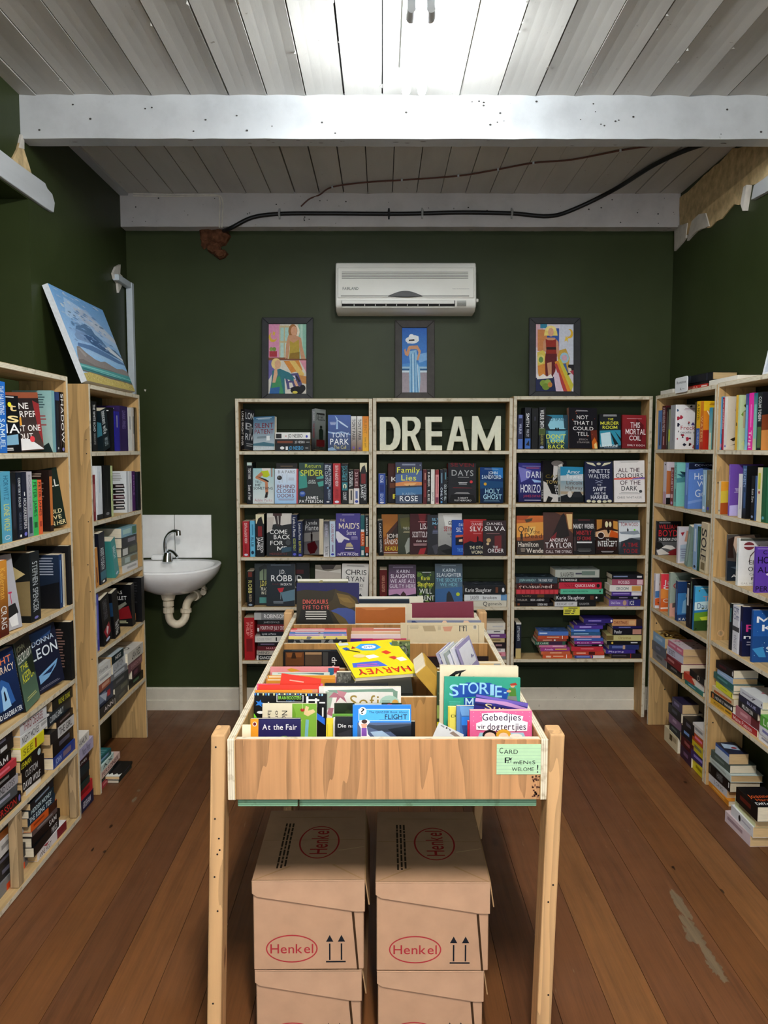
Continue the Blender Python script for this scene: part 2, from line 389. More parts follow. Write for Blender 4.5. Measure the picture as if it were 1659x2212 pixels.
# bare worn patches where the stain has gone, flush with the boards
ZB = [.0004]
def blot(cx, cy, rx, ry, n=18, z=None, col='6e6150'):
    ZB[0] += .00006; z = ZB[0]
    mb.add([(cx+rx*math.cos(i*6.283/n)*rnd.uniform(.55, 1.15), cy+ry*math.sin(i*6.283/n)*rnd.uniform(.55, 1.15), z) for i in range(n)], [tuple(range(n))], col)
for u, v, rx, ry in ((1462, 1940, .010, .05), (1476, 1965, .014, .06), (1490, 2000, .012, .07), (1500, 2022, .018, .06), (1530, 2062, .009, .06), (1545, 2090, .012, .05), (1562, 2112, .007, .03), (1518, 2045, .006, .05), (290, 1728, .006, .03), (300, 1708, .006, .012)):
    p = PZ(u, v, 0); blot(p.x, p.y, rx*1.7, ry*1.05, 26)
for u, v in ((240, 1785), (200, 1836), (226, 1840), (1455, 1875), (1480, 1690), (1560, 1925)):
    p = PZ(u, v, 0); blot(p.x, p.y, .006, .016, 10, None, '2a1709')
struct(mb.build('floor', 'floor'))

# ceiling boards: wider in front of the beam, narrower behind it
mb = MB()
def ceil_boards(y0, y1, wd, off):
    x = -2.0+off
    while x < 2.2:
        t = rnd.uniform(-.0022, .0022); d = rnd.uniform(0, .002); g = rnd.uniform(.0009, .0036); c = rnd.uniform(.93, 1.0)
        vs = []
        K = 5
        for y in (y0, y1):
            for k in range(K):
                f = k/(K-1); vs.append((x+g+(wd-2*g)*f, y, ZC+d+t*(f-.5)*2+.0035*(4*f*(1-f))*(1 if wd > .14 else .3)))
        top = len(vs); vs += [(a, b, ZC+.03) for a, b, c_ in vs[:2*K]]
        fs = [(k, k+1, K+k+1, K+k) for k in range(K-1)]
        fs = [tuple(reversed(f)) for f in fs] if False else fs
        fs += [(0, K, top+K, top), (K-1, top+K-1, top+2*K-1, 2*K-1)]
        mb.add(vs, fs, (c, c, c, 1)); x += wd
ceil_boards(Y0, 3.29, .1525, .02); ceil_boards(3.28, WB+.1, .1335, .055)
mb.box(-2.0, 2.2, Y0, WB+.3, ZC+.022, ZC+.06, '17130f')
# flaking paint along some seams
for i in range(70):
    X = round((rnd.uniform(-1.4, 1.6)+1.98)/.1525)*.1525-1.98; Y = rnd.uniform(1.9, 3.2); l = rnd.uniform(.008, .04); s = rnd.choice((-1, 1))
    mb.add([(X, Y, ZC-.001), (X+s*rnd.uniform(.004, .012), Y+l*.4, ZC-rnd.uniform(.002, .006)), (X, Y+l, ZC-.001)], [(0, 1, 2)], (.95, .95, .95, 1))
struct(mb.build('ceiling', 'ceil'))

# walls
mb = MB()
mb.box(-2.0, WL, 3.30, WB+.3, 0, 3.0); mb.box(-2.0, WL, Y0, 1.6, 0, 3.0); mb.box(-2.0, WL, 1.6, 3.30, 2.545, 3.0)
mb.box(-2.0, WL, 1.6, 3.30, 0, .75); mb.box(-2.05, -1.86, 1.55, 3.35, .7, 2.6)
struct(mb.build('wall_left', 'wall'))
struct(MB().box(WR, 2.2, Y0, WB+.3, 0, 3.0).build('wall_right', 'wall'))
struct(MB().box(WL, WR, WB, WB+.3, 0, 3.0).build('wall_back', 'wall'))
# skirting along the back wall with its moulded step
mb = MB(); mb.prism([(WL, WB, 0), (WL, WB-.022, 0), (WL, WB-.022, .058), (WL, WB-.017, .062), (WL, WB-.017, .125), (WL, WB-.012, .133), (WL, WB, .133)], (WR-WL, 0, 0), (1, 1, 1, 1))
struct(mb.build('baseboard_back', 'skirt'))

# beams
def beam(name, x0, x1, y0, y1, z0, z1, tint):
    mb = MB(); n = 44; 
    L = []
    for i in range(n+1):
        X = x0+(x1-x0)*i/n; j = lambda a: rnd.uniform(-a, a)
        L.append([(X, y0+j(.0012), z0+j(.0012)), (X, y0+j(.001), z0+(z1-z0)*.5), (X, y0+j(.001), z1), (X, y1, z1), (X, y1, z0+j(.0012))])
    mb.rings(L, tint, 0, True, True)
    for i in range(34):
        X, Z, a = rnd.uniform(x0+.05, x1-.05), rnd.uniform(z0+.012, z1-.03), rnd.uniform(.0018, .0042)
        mb.add([(X+a*1.3*math.cos(k*.785), y0-.0016, Z+a*math.sin(k*.785)) for k in range(8)], [tuple(range(8))], (.09, .08, .07, 1))
    for i in range(16):
        X, Y, a = rnd.uniform(x0+.05, x1-.05), rnd.uniform(y0+.01, y1-.015), rnd.uniform(.003, .008)
        mb.add([(X+a*1.8*math.cos(k*.785), Y+a*.5*math.sin(k*.785), z0-.0016) for k in range(8)], [tuple(range(8))], (.25, .2, .17, 1))
    return struct(mb.build(name, 'beam'))
b1 = beam('trim_1', WL-.02, WR+.02, 3.25, 3.33, 2.765, ZC+.01, (1, 1, 1, 1))
b2 = beam('trim_2', WL-.02, WR+.02, 4.455, WB+.01, 2.752, ZC+.01, (1.12, 1.02, .96, 1))
b1['label'] = 'white painted ceiling beam across the room'; b2['label'] = 'white painted beam against the back wall'
# cover strip where the ceiling meets the left wall
mb = MB(); mb.box(WL-.005, WL+.045, 3.33, 4.455, ZC-.012, ZC+.01, (.9, .9, .9, 1)); struct(mb.build('trim_3', 'beam'))

# white lintel boards over the wall recesses
def rough_board(name, pts, d, mat='flake'):
    return struct(MB().prism(pts, d).build(name, mat, None, .002))
rough_board('trim_4', [(WL-.02, 1.5, 2.54), (WL-.02, 3.44, 2.552), (WL-.02, 3.52, 2.556), (WL-.02, 3.535, 2.60), (WL-.02, 3.51, 2.632), (WL-.02, 3.46, 2.64), (WL-.02, 3.44, 2.655), (WL-.02, 3.2, 2.648), (WL-.02, 1.5, 2.64)], (.034, 0, 0), 'beam')
q = [PX(u, v, WR-.02) for u, v in ((1622, 432), (1690, 395), (1690, 352), (1650, 385), (1628, 400))]
rough_board('trim_5', q, (.025, 0, 0), 'beam')

def patch(name, mat, pts, X, t, jit=.006):
    """irregular lump of wall stuff standing out of a side wall"""
    P = [PX(u, v, X) for u, v in pts]; R = []
    for i, p in enumerate(P):
        q = P[(i+1) % len(P)]; k = max(1, int((q-p).length/.05))
        for j in range(k): R.append(p.lerp(q, j/k)+Vector((0, rnd.uniform(-jit, jit), rnd.uniform(-jit, jit))))
    o = MB().prism(R, (t, 0, 0)).build(name, mat); return struct(o)
o = patch('wall_right_bare_plaster', 'plaster', [(1474, 520), (1474, 430), (1508, 398), (1560, 350), (1590, 322), (1680, 300), (1740, 290), (1740, 380), (1660, 392), (1627, 400), (1614, 440), (1592, 442), (1566, 470), (1540, 492), (1500, 500)], WR+.01, -.016)
o['label'] = 'bare tan plaster where the right wall has lost its paint'
patch('wall_right_plaster_flake', 'flake', [(1490, 520), (1500, 478), (1516, 462), (1530, 460), (1538, 488), (1510, 500)], WR+.004, -.016, .002)
patch('wall_right_corner_flake', 'flake', [(1462, 490), (1490, 482), (1486, 515), (1462, 542)], WR+.004, -.014, .002)
patch('wall_right_torn_flake', 'flake', [(1614, 440), (1620, 405), (1627, 400), (1618, 455)], WR+.004, -.03, .002)
patch('wall_left_bare_plaster', 'plaster', [(8, 350), (22, 342), (36, 300), (44, 330), (64, 390), (74, 402), (50, 385), (20, 362)], WL-.01, .018)
patch('wall_left_plaster_flake', 'flake', [(36, 290), (42, 300), (42, 322), (30, 318)], WL-.01, .02, .002)

# broken brick showing through the back wall under the beam
mb = MB()
def lump(u0, v0, u1, v1, t):
    a, b = PY(u0, v0, WB), PY(u1, v1, WB); n = 7; cx, cz, rx, rz = (a.x+b.x)/2, (a.z+b.z)/2, (b.x-a.x)/2, (a.z-b.z)/2
    L = [[(cx+rx*s*math.cos(i*6.283/n)*rnd.uniform(.7, 1.2), WB-d+rnd.uniform(-.004, .004), cz+rz*s*math.sin(i*6.283/n)*rnd.uniform(.7, 1.2)) for i in range(n)] for s, d in ((1.05, -.01), (1, t*.6), (.7, t))]
    mb.rings(L, None, 0, False, True)
for q in ((430, 488, 462, 530, .03), (455, 490, 497, 532, .035), (446, 520, 482, 552, .03), (462, 540, 494, 560, .04), (434, 505, 452, 540, .02)): lump(*q)
struct(mb.build('wall_back_broken_brick', 'brick'))['label'] = 'broken red brick in a hole of the back wall'
# torn paper round the trunking hole on the left wall
patch('wall_left_torn_paper', 'flake', [(240, 590), (246, 576), (256, 571), (255, 592), (260, 596), (260, 615), (252, 632), (250, 612), (243, 603)], WL+.002, .012, .001)

# ------------------------------------------------------------------ ceiling lamp
def lamp(cx, y0, y1, mat, label, name='fluorescent_lamp'):
    t = thing(name, label, 'ceiling light', (cx, (y0+y1)/2, ZC)); ly = (y1-y0)/2
    mb = MB(); mb.prism([(-.052, -ly, 0), (-.052, -ly, -.03), (-.03, -ly, -.052), (.03, -ly, -.052), (.052, -ly, -.03), (.052, -ly, 0)], (0, 2*ly, 0)); mb.build('housing', 'fixture', t, .002)
    for s in (-1, 1):
        tb = MB(); L = []
        for yy, r in ((-ly+.055, .016), (ly-.02, .016), (ly-.008, .014), (ly-.001, .008)):
            L.append([(s*.029+r*math.cos(k*6.283/14), yy, -.088+r*math.sin(k*6.283/14)) for k in range(14)])
        tb.rings(L, None, 0, True, True); tb.build('tube', mat, t, 0, True)
        mb = MB(); L = []
        for yy, r in ((-ly, .013), (-ly+.03, .016), (-ly+.055, .0165)):
            L.append([(s*.029+r*math.cos(k*6.283/12), yy, -.088+r*math.sin(k*6.283/12)) for k in range(12)])
        mb.rings(L, None, 0, True, True); mb.build('tube_cap', 'fixture', t, 0, True)
        MB().box(s*.029-.012, s*.029+.012, -ly+.008, -ly+.03, -.078, -.05).build('tube_holder', 'fixture', t, .001)
    return t
lamp(.118, 2.46, 3.02, 'tube', 'lit twin-tube fluorescent lamp on the white ceiling boards', 'fluorescent_lamp')
lamp(.118, -.2, .4, 'tube_rear', 'lit twin-tube fluorescent lamp behind the viewer', 'fluorescent_lamp')

# ------------------------------------------------------------------ cables under the ceiling
def smooth_path(P, n=6):
    P = [Vector(p) for p in P]; R = []
    for i in range(len(P)-1):
        a, b, c, d = P[max(i-1, 0)], P[i], P[i+1], P[min(i+2, len(P)-1)]
        for k in range(n):
            t = k/n; R.append(.5*((2*b)+(c-a)*t+(2*a-5*b+4*c-d)*t*t+(3*b-a-3*c+d)*t**3))
    return R+[P[-1]]
yb = 4.455
cab = thing('black_cable', 'thick black cable clipped along the back beam and up to the ceiling', 'cable', (0, yb, 2.8))
P = [PY(480, 500, WB-.012)]+[PY(u, v, yb-.011) for u, v in ((500, 492), (545, 470), (604, 462), (700, 461), (840, 462), (912, 461), (1000, 459), (1105, 461), (1185, 467))]+[PY(1240, 452, yb-.02)]
P += [PZ(u, v, ZC-.016) for u, v in ((1330, 408), (1410, 358), (1480, 325), (1540, 306), (1600, 290))]
mb = MB(); P = smooth_path(P); mb.tube([p-Vector(cab.location) for p in P], .0115, 10); mb.build('sheath', 'dark', cab, 0, True)
for u, v in ((604, 462), (840, 462), (912, 461), (1105, 461)):
    p = PY(u, v, yb)-Vector(cab.location); mb = MB(); mb.box(p.x-.006, p.x+.006, -.024, 0, p.z-.016, p.z+.016); mb.box(p.x-.005, p.x+.005, -.003, 0, p.z-.03, p.z+.03)
    mb.build('clip', 'metal' if u != 840 else 'dark', cab, .002)
red = thing('red_cable', 'thin brown-red cable tacked across the ceiling behind the beam', 'cable', (0, 4, ZC))
P = [PY(650, 446, yb-.004), PY(668, 430, yb-.004), PY(690, 421, yb-.006)]+[PZ(u, v, ZC-.005) for u, v in ((718, 404), (790, 394), (868, 389), (990, 380), (1070, 367), (1152, 352), (1235, 345), (1340, 325)  , (1400, 316), (1440, 311))]
mb = MB(); mb.tube([p-Vector(red.location) for p in smooth_path(P)], .0042, 8); mb.build('sheath', 'cablered', red, 0, True)
for u, v in ((718, 404), (868, 389), (990, 380), (1076, 366), (1152, 352), (1340, 325)):
    p = PZ(u, v, ZC-.005)-Vector(red.location); MB().box(p.x-.005, p.x+.005, p.y-.006, p.y+.006, p.z-.006, p.z+.006).build('clip', 'conduit', red, .001)
wh = thing('white_cable', 'white twin cable running along the back beam and down into the broken brick', 'cable', (0, yb, 2.8))
for k in (0, 1):
    P = [PY(288, 418+5*k, yb-.005), PY(380, 420+4*k, yb-.005), PY(455, 420+3*k, yb-.005), PY(474+5*k, 428, yb-.005), PY(474+6*k, 470, yb-.006), PY(474+5*k, 492, yb-.006)]
    mb = MB(); mb.tube([p-Vector(wh.location) for p in smooth_path(P)], .004, 8); mb.build('strand', 'cablewhite', wh, 0, True)

# white trunking in the left corner
tr = thing('cable_trunking', 'white square trunking running down the corner behind the sink bookcase', 'trunking', (WL, WB, 1.2))
a = PX(250, 597, WL+.02); zt = a.z
bx('upright_run', 'conduit', tr, WL+.005, WL+.04, WB-.04, WB-.004, .9, zt+.012, .002)
bx('wall_run', 'conduit', tr, WL+.004, WL+.036, a.y, WB-.04, zt-.02, zt+.012, .002)

# ------------------------------------------------------------------ bookcases
SZ = [1.518, 1.221, .924, .640, .332]; TOPZ = 1.808; TH = .0195
UNITS = {}
class Unit: pass
def frame(kind, plane):
    """local frame of a bookcase: X along its front to the viewer's right, Y into the shelf, Z up"""
    if kind == 'B': return Matrix(((1, 0, 0, 0), (0, 1, 0, plane), (0, 0, 1, 0), (0, 0, 0, 1)))
    if kind == 'L': return Matrix(((0, -1, 0, plane), (1, 0, 0, 0), (0, 0, 1, 0), (0, 0, 0, 1)))
    return Matrix(((0, 1, 0, plane), (-1, 0, 0, 0), (0, 0, 1, 0), (0, 0, 0, 1)))
def unit(key, kind, plane, x0, x1, depth, label, short, shelves=None, top=TOPZ, back=None, bottom=False, skip=()):
    U = Unit(); U.kind, U.plane, U.x0, U.x1, U.depth, U.short = kind, plane, x0, x1, depth, short
    U.z = shelves or SZ; U.F = frame(kind, plane)
    t = thing('bookcase', label, 'bookcase'); U.obj = t
    t.matrix_world = U.F @ Matrix.Translation((x0, 0, 0)); W = x1-x0
    side = 'plyx' if kind == 'B' else 'plyy'
    def part(name, mat, a0, a1, b0, b1, c0, c1, bev=.0012):
        o = MB().box(0, a1-a0, 0, b1-b0, 0, c1-c0).build(name, mat, t, bev); o.location = (a0, b0, c0); return o
    # the boards' grain axes are named in the bookcase's own frame, so uprights use x
    part('side_panel', 'plyx', 0, TH, 0, depth, 0, top); part('side_panel', 'plyx', W-TH, W, 0, depth, 0, top)
    part('top_board', 'plyz', TH, W-TH, 0, depth, top-TH, top)
    for z in U.z: part('shelf', 'plyz', TH, W-TH, 0, depth, z-TH, z)
    if bottom: part('bottom_board', 'plyz', TH, W-TH, 0, depth, .002, .002+TH)
    if back:
        mb = MB(); zs = [.1, .26, .43, .60, .78, .95, 1.12, 1.3, 1.47, 1.64, top-TH-.001]
        for a, b in zip(zs, zs[1:]): mb.box(TH, W-TH, depth-.008, depth-.001, a+.001, b-.001)
        mb.build('back_panel', back, t, .0015)
    UNITS[key] = U; return U
FB, XL, XR = 4.39, -1.25, 1.48
def ub(u, v=1100): return PY(u, v, FB).x
D = WB-FB-.004
unit('BL', 'B', FB, ub(511), ub(804.5), D, 'back-left plywood bookcase under the painting of two women', 'back-left bookcase', back='greenboards', top=TOPZ)
unit('BM', 'B', FB, ub(805.5), ub(1105.5), D, 'middle back plywood bookcase holding the big DREAM letters', 'DREAM bookcase', [1.520, 1.222, .930, .640, .336], TOPZ+.003, 'greenboards')
unit('BR', 'B', FB, ub(1106.5), ub(1404), D, 'back-right plywood bookcase under the painting of a seated woman', 'back-right bookcase', [1.528, 1.226, .934, .642, .340], TOPZ+.014, 'greenboards')
unit('LF', 'L', XL, 3.385, 4.095, abs(WL-XL)-.004, 'pine bookcase beside the white sink carrying the seascape canvas', 'sink bookcase', [1.520, 1.216, .922, .636, .328])
unit('LN', 'L', XL, 2.26, 3.165, abs(WL-XL)-.004, 'plywood bookcase cut by the left edge of the photo', 'left-edge bookcase', [1.518, 1.218, .908, .601, .305], TOPZ+.01, bottom=True)
unit('RC', 'R', XR, -4.285, -3.505, WR-XR-.004, 'plywood bookcase in the back corner of the right wall with the Romance sign', 'right-corner bookcase', [1.528, 1.24, .957, .664, .384], TOPZ+.008)
unit('RN', 'R', XR, -3.5, -2.72, WR-XR-.004, 'plywood bookcase on the right wall cut by the photo edge', 'right-edge bookcase', [1.527, 1.245, .962, .674, .386], TOPZ+.012)
# extra reclaimed uprights under the lowest shelf of the left bookcase
t = UNITS['LN'].obj
for y0, y1 in ((3.115, 3.165-TH-.001), (2.60, 2.645)):
    o = MB().box(0, y1-y0, 0, .030, 0, .26).build('support_post', 'pinegrey', t, .003); o.location = (y0-2.26, .001, .0225)

# screw holes and a knot in the uprights that face the room
def dot(U, name, mat, u, v, Y, r, col=None):
    p = PY(u, v, Y); mb = MB(); mb.tube([(0, .0005, 0), (0, -.0006, 0)], r, 14); o = mb.build(name, mat, U.obj)
    o.matrix_parent_inverse = U.obj.matrix_world.inverted(); o.location = p
for u, v in ((178, 828), (186, 950), (187, 980), (191, 1127), (190, 1220), (195, 1278), (199, 1424), (201, 1568)): dot(UNITS['LF'], 'screw_hole', 'dark', u, v, 3.385, .0024)
dot(UNITS['RN'], 'knot_ring', 'pine', 1557, 1368, 3.4802, .016); dot(UNITS['RN'], 'knot_heart', 'pinegrey', 1556, 1368, 3.4796, .0105)
for u, v in ((1551, 1043), (1540, 1561)): dot(UNITS['RN'], 'screw_hole', 'dark', u, v, 3.4802, .003)
for u, v in ((1418, 1346), (1436, 1489)): dot(UNITS['RC'], 'screw_hole', 'dark', u, v, 4.2653, .004)
# ------------------------------------------------------------------ big cream letters
def letter(ch, u0, v0, u1):
    U = UNITS['BM']; Y = FB+.045; a, b = PY(u0, v0, Y), PY(u1, v0, Y); z = U.z[0]; h = a.z-z
    SH = {'D': [[(0, 0), (.6, 0), (.8, .07), (.93, .2), (1, .38), (1, .62), (.93, .8), (.8, .93), (.66, 1), (.0, 1), (0, .97)], [(.31, .17), (.5, .17), (.6, .24), (.67, .4), (.67, .62), (.6, .77), (.5, .86), (.31, .86)]],
          'R': [[(0, 0), (.28, 0), (.28, .42), (.42, .42), (.68, 0), (1, 0), (.68, .45), (.86, .55), (.95, .68), (.96, .8), (.88, .92), (.7, 1), (0, 1)], [(.28, .58), (.5, .58), (.62, .65), (.66, .75), (.6, .85), (.48, .88), (.28, .88)]],
          'E': [[(.02, 0), (1, 0), (1, .15), (.37, .15), (.37, .41), (1, .41), (1, .57), (.37, .57), (.37, .84), (1, .84), (1, 1), (0, 1)]],
          'A': [[(0, 0), (.28, 0), (.34, .26), (.70, .26), (.78, 0), (1, 0), (.66, 1), (.34, 1)], [(.42, .42), (.64, .42), (.53, .72)]],
          'M': [[(0, 0), (.2, 0), (.22, .48), (.46, 0), (.58, 0), (.79, .45), (.8, 0), (1, 0), (1, 1), (.84, 1), (.52, .33), (.22, 1), (.02, 1)]]}[ch]
    wd, t = b.x-a.x, .022
    bm = __import__('bmesh').new(); E = []
    for loop in SH:
        vs = [bm.verts.new((p[0]*wd, 0, p[1]*h)) for p in loop]
        E += [bm.edges.new((vs[i], vs[(i+1) % len(vs)])) for i in range(len(vs))]
    import bmesh
    r = bmesh.ops.triangle_fill(bm, edges=E, use_beauty=True, use_dissolve=False)
    fs = [f for f in r['geom'] if isinstance(f, bmesh.types.BMFace)]
    ex = bmesh.ops.extrude_face_region(bm, geom=fs); bmesh.ops.translate(bm, vec=(0, t, 0), verts=[v for v in ex['geom'] if isinstance(v, bmesh.types.BMVert)])
    bmesh.ops.recalc_face_normals(bm, faces=bm.faces)
    me = bpy.data.meshes.new('letter'); bm.to_mesh(me); bm.free(); me.materials.append(M['bone'])
    o = bpy.data.objects.new('decorative_letter', me); C.objects.link(o); o.location = (a.x, Y, z+.0018); o.rotation_euler = (-.05, 0, 0)
    m = o.modifiers.new('bevel', 'BEVEL'); m.width = .003; m.segments = 2; m.limit_method = 'ANGLE'
    tag(o, f'cream painted wooden letter {ch} standing on the upper shelf of the back bookcase', 'letter', 'big letters spelling a word')
for q in (('D', 820, 901, 865.6), ('R', 868.8, 900.5, 911), ('E', 918.8, 900.5, 955.6), ('A', 965, 900, 1014.5), ('M', 1019, 899, 1083)): letter(*q)

# ------------------------------------------------------------------ paintings leaning on the back wall
def framed(u0, u1, v0, v1, fr, spec, bg, mat, label, lean, inner, roll=0):
    Y = WB-.075; a, b = PY(u0, v1, Y), PY(u1, v1, Y); top = PY((u0+u1)/2, v0, WB-.03)
    z = max(UNITS[k].obj.matrix_world.translation.z for k in ('BL',)) ; z = {'L': TOPZ, 'M': TOPZ+.003, 'R': TOPZ+.014}[lean]
    W, H = b.x-a.x, (top.z-z)
    t = thing('framed_painting', label, 'painting', (a.x, Y, z+.001), 'framed paintings on the back bookcases')
    t.rotation_euler = (-.10, roll, 0)
    il, ir, it, ib = inner
    for nm, pts in (('left', [(0, 0), (il, ib), (il, H-it), (0, H)]), ('right', [(W, 0), (W, H), (W-ir, H-it), (W-ir, ib)]), ('top', [(0, H), (il, H-it), (W-ir, H-it), (W, H)]), ('bottom', [(0, 0), (W, 0), (W-ir, ib), (il, ib)])):
        MB().prism([(x, 0, y) for x, y in pts], (0, .018, 0)).build('frame_rail', mat, t, .002)
    mb = MB(); mb.box(il-.004, W-ir+.004, .008, .014, ib-.004, H-it+.004, 'd8d2c4')
    cv = Canvas(mb, (il, .008, H-it), (W-il-ir, 0, 0), (0, 0, -(H-it-ib)), (0, -1, 0)); cv.draw(spec, bg); mb.build('canvas', 'paint', t)
    return t
SK, HR = 'd9a685', 'd9b25c'
two = ('r 0 0 .3 .5 d98fb0;r .28 .02 .55 .5 c9b98c;r .31 .05 .4 .24 a8cfc4;r .43 .05 .53 .24 a8cfc4;r .31 .27 .4 .48 b4d4ca;r .43 .27 .53 .48 c4d8cf;r .78 0 1 .5 8dbfa8;r .84 0 .9 .5 b6d8c4;'
 'e .11 .19 .11 .07 d9b23a;e .14 .17 .09 .055 d98fb0;p e0b840 .12 .1 .15 .12 .19 .12 .16 .14 .17 .17 .13 .15 .1 .17;e .07 .36 .05 .03 7f9a4a;e .15 .36 .05 .03 6f8f3f;r .02 .39 .22 .47 a8333c;r 0 .48 .5 .5 8a5238;'
 'e .69 .11 .13 .1 f0e6cf;e .64 .1 .12 .1 a06a3c;e .67 .1 .085 .07 d8a07c;p c99370 .52 .16 .72 .16 .86 .2 .9 .34 .98 .5 .86 .5 .8 .3 .56 .3 .52 .48 .44 .5 .46 .3 .5 .2;p b59a3c .56 .24 .66 .27 .8 .22 .82 .5 .54 .5 .56 .35;p 8f6f2a .57 .42 .82 .4 .82 .5 .54 .5;'
 'r 0 .5 1 .52 7a4a3a;p 6a62a0 0 .52 .3 .52 .2 .62 0 .8;p d98a3c .4 .53 .8 .52 .9 .66 .6 .7;p e4c06a .55 .53 .7 .53 .95 .72 .86 .78;p d990a0 .82 .52 1 .52 1 .7;p c98a4a .7 .72 1 .75 1 .86 .8 .84;p 4f4a78 .42 .72 .78 .7 .9 .88 .5 .94;'
 'p e8e0d0 .48 .76 .56 .74 .6 .8 .52 .82;p d8d0d8 .62 .74 .7 .74 .72 .8 .66 .82;p e8e0d0 .54 .84 .62 .84 .66 .9 .56 .92;p 2b2430 .7 .74 .75 .74 .85 .82 .8 .84;e .2 .57 .13 .08 e8cf8a;e .24 .58 .08 .065 d9a884;p 2f6f7a .1 .67 .3 .64 .56 .7 .7 .78 .66 .82 .42 .78 .44 1 .02 1 .08 .82;p 3f8a5a .12 .8 .3 .74 .4 1 .04 1;p 2f5f9a .05 .92 .3 .9 .28 1 .02 1;'
 'p d9a884 .16 .64 .22 .62 .24 .72 .18 .84 .1 .84;p d9a884 .66 .78 .74 .82 .8 .9 .74 .91 .68 .84;e .76 .95 .18 .06 17161a;e .9 .92 .08 .05 1d1b20;e .7 .98 .07 .02 c9b84a')
framed(565, 676, 685, 858, .05, two, 'd8c8b0', 'black_frame', 'black framed painting of a woman in a gold dress behind a seated blonde woman', 'L', (.038, .038, .036, .032))
hat = ('r 0 0 1 .62 2f62b8 4f8fd0;p 3f78c8 0 .3 .4 .34 1 .28 1 .5 0 .56;p 7fb0e0 .55 .42 1 .38 1 .5 .7 .54;r 0 .6 1 .64 9fc4dc;r 0 .63 1 .66 2f5f8a;r 0 .66 1 .69 cfe2ea;r 0 .69 1 1 9a8f98 a59aa0;'
 'p d39a72 .28 .28 .62 .27 .76 .36 .72 .42 .66 .5 .58 .5 .66 .38 .6 .33 .34 .33 .24 .44 .12 .42 .08 .34 .14 .32 .17 .38 .24 .3;p 8fc0e0 .3 .36 .58 .34 .6 .46 .58 .52 .72 .62 .74 .8 .7 1 .3 1 .28 .7 .32 .54 .28 .44;p 4f86b8 .36 .4 .39 .4 .41 1 .36 1;p 4f86b8 .48 .38 .51 .38 .54 1 .5 1;p d4e8f2 .42 .4 .45 .4 .47 1 .44 1;p 4f86b8 .57 .5 .6 .52 .66 1 .62 1;p d4e8f2 .6 .56 .63 .58 .7 1 .67 1;'
 'e .4 .19 .27 .055 f2f4f4;p f2f4f4 .5 .11 .66 .13 .68 .2 .5 .24 .2 .24;e .38 .15 .12 .055 f4f6f6;p 222 .27 .185 .49 .175 .5 .2 .27 .205')
framed(853, 939, 691, 858, .05, hat, '4f86c8', 'grey_frame', 'narrow charcoal framed painting of a woman in a white sun hat and blue dress', 'M', (.041, .043, .042, .036))
seat = ('r 0 0 1 1 d8cfd8;r 0 0 .2 .35 d0a8b0;r .05 .08 .3 .4 c97f4a;r .3 .06 .62 .42 2f4f9a;r .64 0 1 .6 c8ccd8;r .12 0 .3 .06 2f7f9a;e .9 .14 .09 .07 e0b030;e .86 .13 .07 .055 c8ccd8;p e8c030 .8 .17 .83 .2 .88 .2 .84 .23 .86 .27 .81 .24 .76 .26 .78 .22;'
 'p d8c050 .04 .42 .22 .38 .3 .5 .28 .74 .06 .74;e .14 .52 .1 .07 e0cf70;e .14 .53 .06 .045 5f8a4a;p c9a040 .56 .4 .8 .36 .9 .5 .86 .7 .62 .72;e .76 .5 .12 .08 9ac0d0;e .76 .5 .07 .045 cfa0b0;p d98a3c .05 .62 .28 .58 .3 .76 .08 .78;'
 'e .4 .09 .15 .07 f0dc8a;p e8d070 .24 .1 .56 .1 .58 .17 .22 .17;e .4 .12 .075 .065 d9a080;p c98f6c .3 .2 .5 .2 .6 .26 .62 .42 .5 .56 .4 .5 .52 .4 .52 .28 .28 .28 .26 .36 .4 .4 .38 .44 .2 .4 .2 .26;p 8f2a20 .26 .22 .34 .24 .46 .24 .54 .22 .54 .36 .56 .5 .52 .7 .42 .8 .26 .78 .24 .52 .28 .38;r .28 .34 .54 .38 2a1a18;p 5f1f22 .26 .44 .56 .44 .56 .6 .44 .8 .26 .78;p c98f6c .3 .58 .42 .56 .42 .8 .34 .8;'
 'p 3a5a9a .6 .6 .8 .58 .96 1 .8 1;p d98a2a .5 .56 .6 .54 .94 1 .8 1;p c9c040 .58 .52 .66 .52 1 .9 .94 1;p b03a3a .5 .6 .56 .58 .84 1 .74 1;p d8c0d0 .48 .74 .6 .72 .72 1 .5 1;p 20264a 0 .8 .48 .78 .54 1 0 1;p efe8e0 .02 .74 .1 .78 .2 .74 .3 .78 .4 .74 .46 .8 .04 .82;e .2 .88 .09 .05 7f9a3a;e .32 .87 .09 .05 8fa84a;e .27 .93 .1 .05 6f8a30;e .38 .9 .06 .04 c9803a;p 1c1a20 .86 .6 1 .6 1 .72 .84 .76;p d8c8b0 .86 .64 .94 .66 .96 .74 .86 .72;p b03a4a .9 .7 1 .68 1 .76')
framed(1143, 1254, 685, 857, .05, seat, 'd8cfd8', 'black_frame', 'black framed painting of a blonde woman in a red dress seated in an armchair', 'R', (.038, .038, .036, .032), .006)

